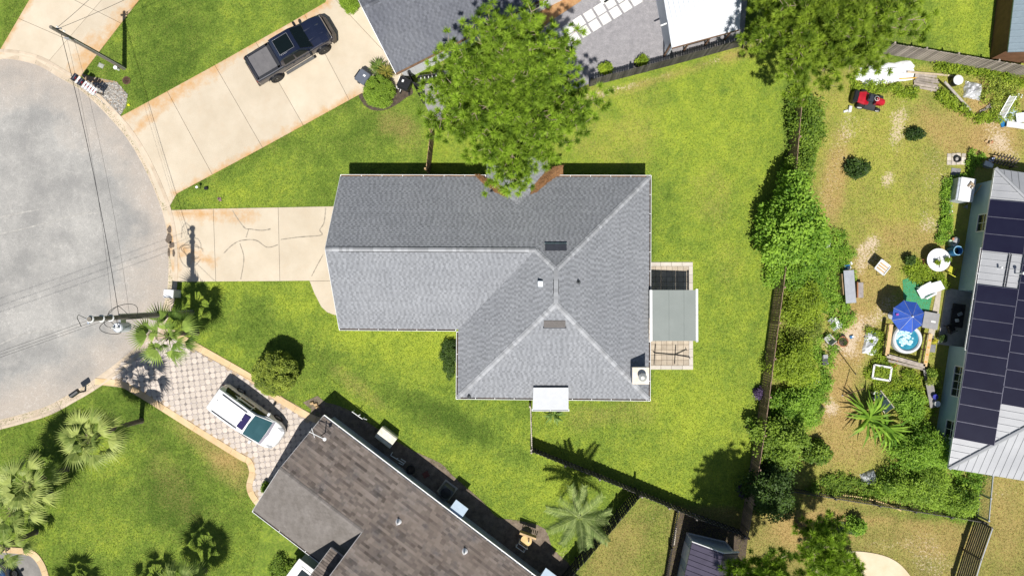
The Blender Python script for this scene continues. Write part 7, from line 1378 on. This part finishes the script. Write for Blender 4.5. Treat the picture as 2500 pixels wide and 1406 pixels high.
MB().box((0, 0, .82), (.66, .66, .02)).build('tray', offwhite, o, world=False); [MB().box((0, y_, .845), (.58, .09, .03)).build('slat', tanwood, o, world=False) for y_ in (-.2, -.02, .16)]; [MB().tube([(x_, y_, .8), (x_*1.1, y_*1.1, 0)], .02, 6).build('leg', darkmetal, o, world=False) for x_ in (-.3, .3) for y_ in (-.3, .3)]
def bits(name, label, cat, px, py, items):
    c = G(px, py); o = thing(name, label, cat, c)
    for dx, dy, dz, w_, d_, h_, rz, mt in items: MB().rbox((dx, dy, dz), (w_, d_, h_), rz, min(.02, h_*.3)).build('piece', mt, o, world=False)
    return o
bits('feed_sacks', 'blue white and tan sacks above the zinc table', 'sacks', 2066, 652, [(0, 0, .1, .38, .28, .2, .2, blue), (.08, -.06, .22, .26, .18, .08, .5, sheetw), (-.25, .05, .08, .22, .3, .16, .1, tanwood), (.3, .25, .05, .1, .2, .1, .4, sheetw)])
bits('broken_furniture', 'heap of white broken plastic panels at the shrub edge', 'junk', 2036, 786, [(0, 0, .1, .55, .45, .05, .55, offwhite), (.25, -.15, .16, .4, .5, .04, .5, sheetw), (-.25, .1, .2, .4, .3, .05, .7, greyp), (.1, -.35, .06, .5, .3, .05, .55, sheetw), (.35, .35, .1, .12, .35, .1, .1, tanwood)])
chair('grey plastic chair tipped in the weeds near the terracotta pot', 2016, 826, math.radians(130), M('pale_grey_chair', (.42, .43, .42), .6), s=.85)
pot(2052, 833, 'large terracotta pot with a small seedling on the dry path', .32, .36, terracotta, L_dark, leaf=.06, n=6)
bits('blue_bag', 'blue and white plastic bag beside the terracotta pot', 'bag', 2078, 822, [(0, 0, .06, .24, .18, .12, .3, blue), (.06, .03, .13, .14, .12, .05, .2, sheetw)])
bits('black_tote', 'dark grey tote with pale lid in the weeds', 'tote', 2008, 878, [(0, 0, .2, .34, .6, .4, .05, M('tote_dark', (.05, .055, .065), .5)), (.02, .25, .42, .3, .25, .06, .1, greyp), (.18, -.2, .2, .1, .1, .3, .1, offwhite)])
bits('grey_crate', 'pale grey panel leaning in the weeds below the big green tree', 'panel', 2018, 594, [(0, 0, .2, .36, .48, .06, -.3, greyp), (-.08, -.22, .12, .3, .2, .05, .2, offwhite)]); bits('clay_shards', 'tan broken pot pieces at the edge of the big green tree', 'shards', 2036, 567, [(0, 0, .04, .22, .12, .08, .2, terracotta), (.22, .04, .05, .2, .1, .06, .6, tanwood)])
tag(MB().rbox((G(1930, 1060).x, G(1930, 1060).y, 1.5), (.26, .5, .05), -.5, .01).build('white_tile', offwhite), 'white rectangular board lying on the shrubs by the fence', 'board')
pot(1998, 992, 'dark pot with blue saucer beside the lower shrubs', .2, .26, M('brown_pot', (.09, .05, .04), .7), L_dark, leaf=.06, n=5); bits('white_block', 'white concrete block left of the red mower', 'block', 2073, 268, [(0, 0, .1, .2, .4, .2, -.2, offwhite), (-.25, -.12, .06, .3, .14, .12, .3, offwhite)])
bits('brick_pile', 'small pile of tan bricks on the dry ground at the right edge', 'bricks', 2412, 352, [(0, 0, .05, .22, .11, .1, .2, tanwood), (.2, .1, .05, .22, .11, .1, .9, terracotta), (-.15, .18, .05, .22, .11, .1, .5, tanwood), (.05, .05, .14, .22, .11, .08, 1.2, tanwood)])
bits('stacked_boards', 'short grey boards beside the leaning railing', 'boards', 2405, 268, [(0, 0, .03, 1.1, .12, .05, .6, greywood), (.1, .15, .03, .9, .12, .05, .75, greywood), (.05, .05, .08, 1.0, .12, .05, .4, greywood)])
bits('bucket_pair', 'two small grey buckets beside the freezer', 'buckets', 2316, 505, [(0, 0, .12, .22, .22, .24, 0, greyp), (.05, -.3, .1, .2, .2, .2, .3, offwhite)])
bits('white_litter', 'small white scraps beside the lower shrubs', 'litter', 1990, 930, [(0, 0, .03, .2, .1, .05, .3, sheetw), (.22, -.06, .03, .14, .1, .05, .8, offwhite)])
A_, B_ = G(2088, 912, .0), G(2088, 912, 2.6); o = thing('garden_post', 'thin dark post standing on the dry path', 'post', A_); MB().tube([A_, B_], .03, 6).build('shaft', darkmetal, o); MB().lathe(B_, [(.04, 0), (.05, .05), (.0, .08)], 8, False).build('finial', darkmetal, o)
A_ = G(2056, 965, 0); o = thing('garden_post', 'thin post leaning by the banana clump', 'post', A_); MB().tube([A_, A_+Vector((.5, .7, 1.9))], .025, 6).build('shaft', brownwood, o); MB().lathe(A_, [(.05, 0), (.05, .05)], 8).build('foot', greyp, o)
crumple('plastic_heap', 'crumpled grey plastic at the end of the thicket', 'plastic', 2122, 1166, 1.0, .9, .4, M('grey_film', (.40, .42, .44), .4), .45, 22, 12)
q = catmull([G(a, b, .25) for a, b in ((2058, 1208), (2100, 1213), (2140, 1222), (2175, 1234), (2200, 1246))], 5); tag(MB().tube(q, .045, 7).build('drain_pipe', M('tan_pipe', (.58, .43, .20), .6)), 'long tan flexible pipe along the low dark fence', 'pipe')
crumple('weighted_bag', 'black plastic bag round the foot of the small bright shrub', 'bag', 2072, 1288, 1.5, .8, math.radians(-8), M('bag_black', (.012, .014, .018), .35), .35, 31, 12)
q = G(1648, 1305); tag(MB().beam(q+Vector((.02, .55, .15)), q+Vector((-.12, -.55, .15)), .06, .3).build('edging_board', M('pale_wood', (1, 1, 1))), 'pale edging board at the left of the garden shed', 'board')
tag(MB().rbox((G(2462, 1186).x, G(2462, 1186).y, .03), (.3, .3, .06), .2, .02).build('stepping_stone', concrete_m), 'round pale stone on the grass at the right edge', 'stone') if False else None
bits('porch_table', 'dark table with clutter in the shaded porch', 'table', 2330, 770, [(0, 0, .35, .8, 1.5, .06, -.15, darkwood), (-.2, .4, .16, .1, .1, .32, 0, darkwood), (.2, -.5, .16, .1, .1, .32, 0, darkwood), (.1, .1, .42, .3, .2, .08, .4, greyp), (-.1, -.3, .44, .2, .2, .12, .2, offwhite)])
chair('dark wooden chair in the shaded porch', 2312, 800, math.radians(20), darkwood)
# ================================================================ GRASS
def grass(n=700000):
    g = np.random.default_rng(77); x = g.uniform(-35, 33.5, n); y = g.uniform(-19.3, 20, n); px, py = topix(x, y); keep = (px > -40) & (px < 2540) & (py > -40) & (py < 1446)
    no = [[(p.x, p.y) for p in edge]+[(-60, edge[-1].y), (-60, edge[0].y)]]
    pxno = [[(-15, 150), (73, 0), (120, -80), (400, -80), (341, 0), (205, 176), (190, 200)], [(290, 288), (372, 244), (522, 162), (700, 62), (795, 7), (815, -60), (880, -60), (1000, 150), (985, 210), (884, 228), (638, 363), (432, 473), (412, 508), (392, 490), (340, 366)],
            [(400, 514), (830, 504), (875, 504), (875, 765), (818, 769), (799, 762), (785, 749), (768, 716), (756, 685), (424, 688), (412, 600)], [(215, 936), (285, 885), (376, 798), (428, 804)]+outer_top[1:]+[(770, 1130), (700, 1260)]+outer_bot[::-1],
            [(1035, 250), (1010, 205), (1180, 130), (1330, 58), (1420, -60), (1830, -60), (1815, 98), (1640, 150), (1440, 205), (1300, 260), (1060, 300)], [(1560, 636), (1694, 636), (1694, 904), (1560, 904)], [(850, 455), (1575, 455), (1575, 960), (1130, 960), (1130, 800), (850, 800)],
            [(770, 985), (860, 1005), (1000, 1095), (1105, 1160), (1215, 1262), (1330, 1290), (1400, 1395), (1380, 1500), (600, 1500), (650, 1230), (800, 1040)], [(196, 180), (285, 200), (312, 232), (292, 284), (232, 232)], [(1985, 1420), (2005, 1370), (2050, 1347), (2110, 1346), (2170, 1360), (2210, 1390), (2235, 1440)],
            [(-60, 1350), (-60, 1332), (84, 1344), (122, 1412), (130, 1460), (-60, 1460)], [(880, 225), (905, 268), (965, 258), (1008, 228), (985, 190)], [(2320, 390), (2560, 390), (2560, 1160), (2260, 1160)], [(960, 190), (1330, 50), (1340, -60), (860, -60)], [(1680, 1300), (1775, 1325), (1760, 1460), (1660, 1460)], [(2416, 146), (2440, -60), (2600, -60), (2600, 170)]]
    for p_ in no: keep &= ~inpoly(x, y, p_)
    for p_ in pxno: keep &= ~inpoly(px, py, p_)
    x, y = x[keep], y[keep]; i = np.clip(((y-gy[0])/.2).astype(int), 0, len(gy)-1); j = np.clip(((x-gx[0])/.2).astype(int), 0, len(gx)-1); li, dr, sa = lime[i, j], dry[i, j], sand[i, j]
    k = g.random(len(x)) > np.clip(sa*1.5-.2, 0, .92); x, y, li, dr = x[k], y[k], li[k], dr[k]; m = len(x)
    az = g.random(m)*2*PI; el = .35+.75*g.random(m); L = .045+.055*g.random(m)+.03*li; wd = .011+.010*g.random(m); d = np.stack([np.cos(az)*np.cos(el), np.sin(az)*np.cos(el), np.sin(el)], 1); s_ = np.stack([-np.sin(az), np.cos(az), np.zeros(m)], 1); p0 = np.stack([x, y, np.zeros(m)], 1)
    V = np.stack([p0-s_*wd[:, None], p0+s_*wd[:, None], p0+d*L[:, None]], 1)
    mt, t, p, co = newmat('grass_blade'); Lm = attr(t, 'lime')
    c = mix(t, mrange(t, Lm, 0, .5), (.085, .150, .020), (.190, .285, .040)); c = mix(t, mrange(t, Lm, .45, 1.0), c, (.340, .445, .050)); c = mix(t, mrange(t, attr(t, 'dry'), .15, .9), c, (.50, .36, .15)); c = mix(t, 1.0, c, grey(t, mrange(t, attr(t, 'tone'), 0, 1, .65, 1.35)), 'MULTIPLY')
    t.links.new(c, p.inputs['Base Color']); p.inputs['Roughness'].default_value = .7; p.inputs['Specular IOR Level'].default_value = .2
    tr = nd(t, 'ShaderNodeBsdfTranslucent'); t.links.new(c, tr.inputs[0]); ms_ = nd(t, 'ShaderNodeMixShader'); ms_.inputs[0].default_value = .35; t.links.new(p.outputs[0], ms_.inputs[1]); t.links.new(tr.outputs[0], ms_.inputs[2]); t.links.new(ms_.outputs[0], t.nodes['Material Output'].inputs[0])
    me = arr_mesh('grass', V, 3, g.random(m), mt)
    for nm, A in (('lime', np.clip(li+.35*(g.random(m)-.5), 0, 1)), ('dry', np.clip(dr+.55*(g.random(m)-.5), 0, 1))): a = me.attributes.new(nm, 'FLOAT', 'FACE'); a.data.foreach_set('value', A.astype(np.float32))
    o = bpy.data.objects.new('grass', me); o['kind'] = 'stuff'; o['label'] = 'short lawn grass round the houses'; link(o)
grass()
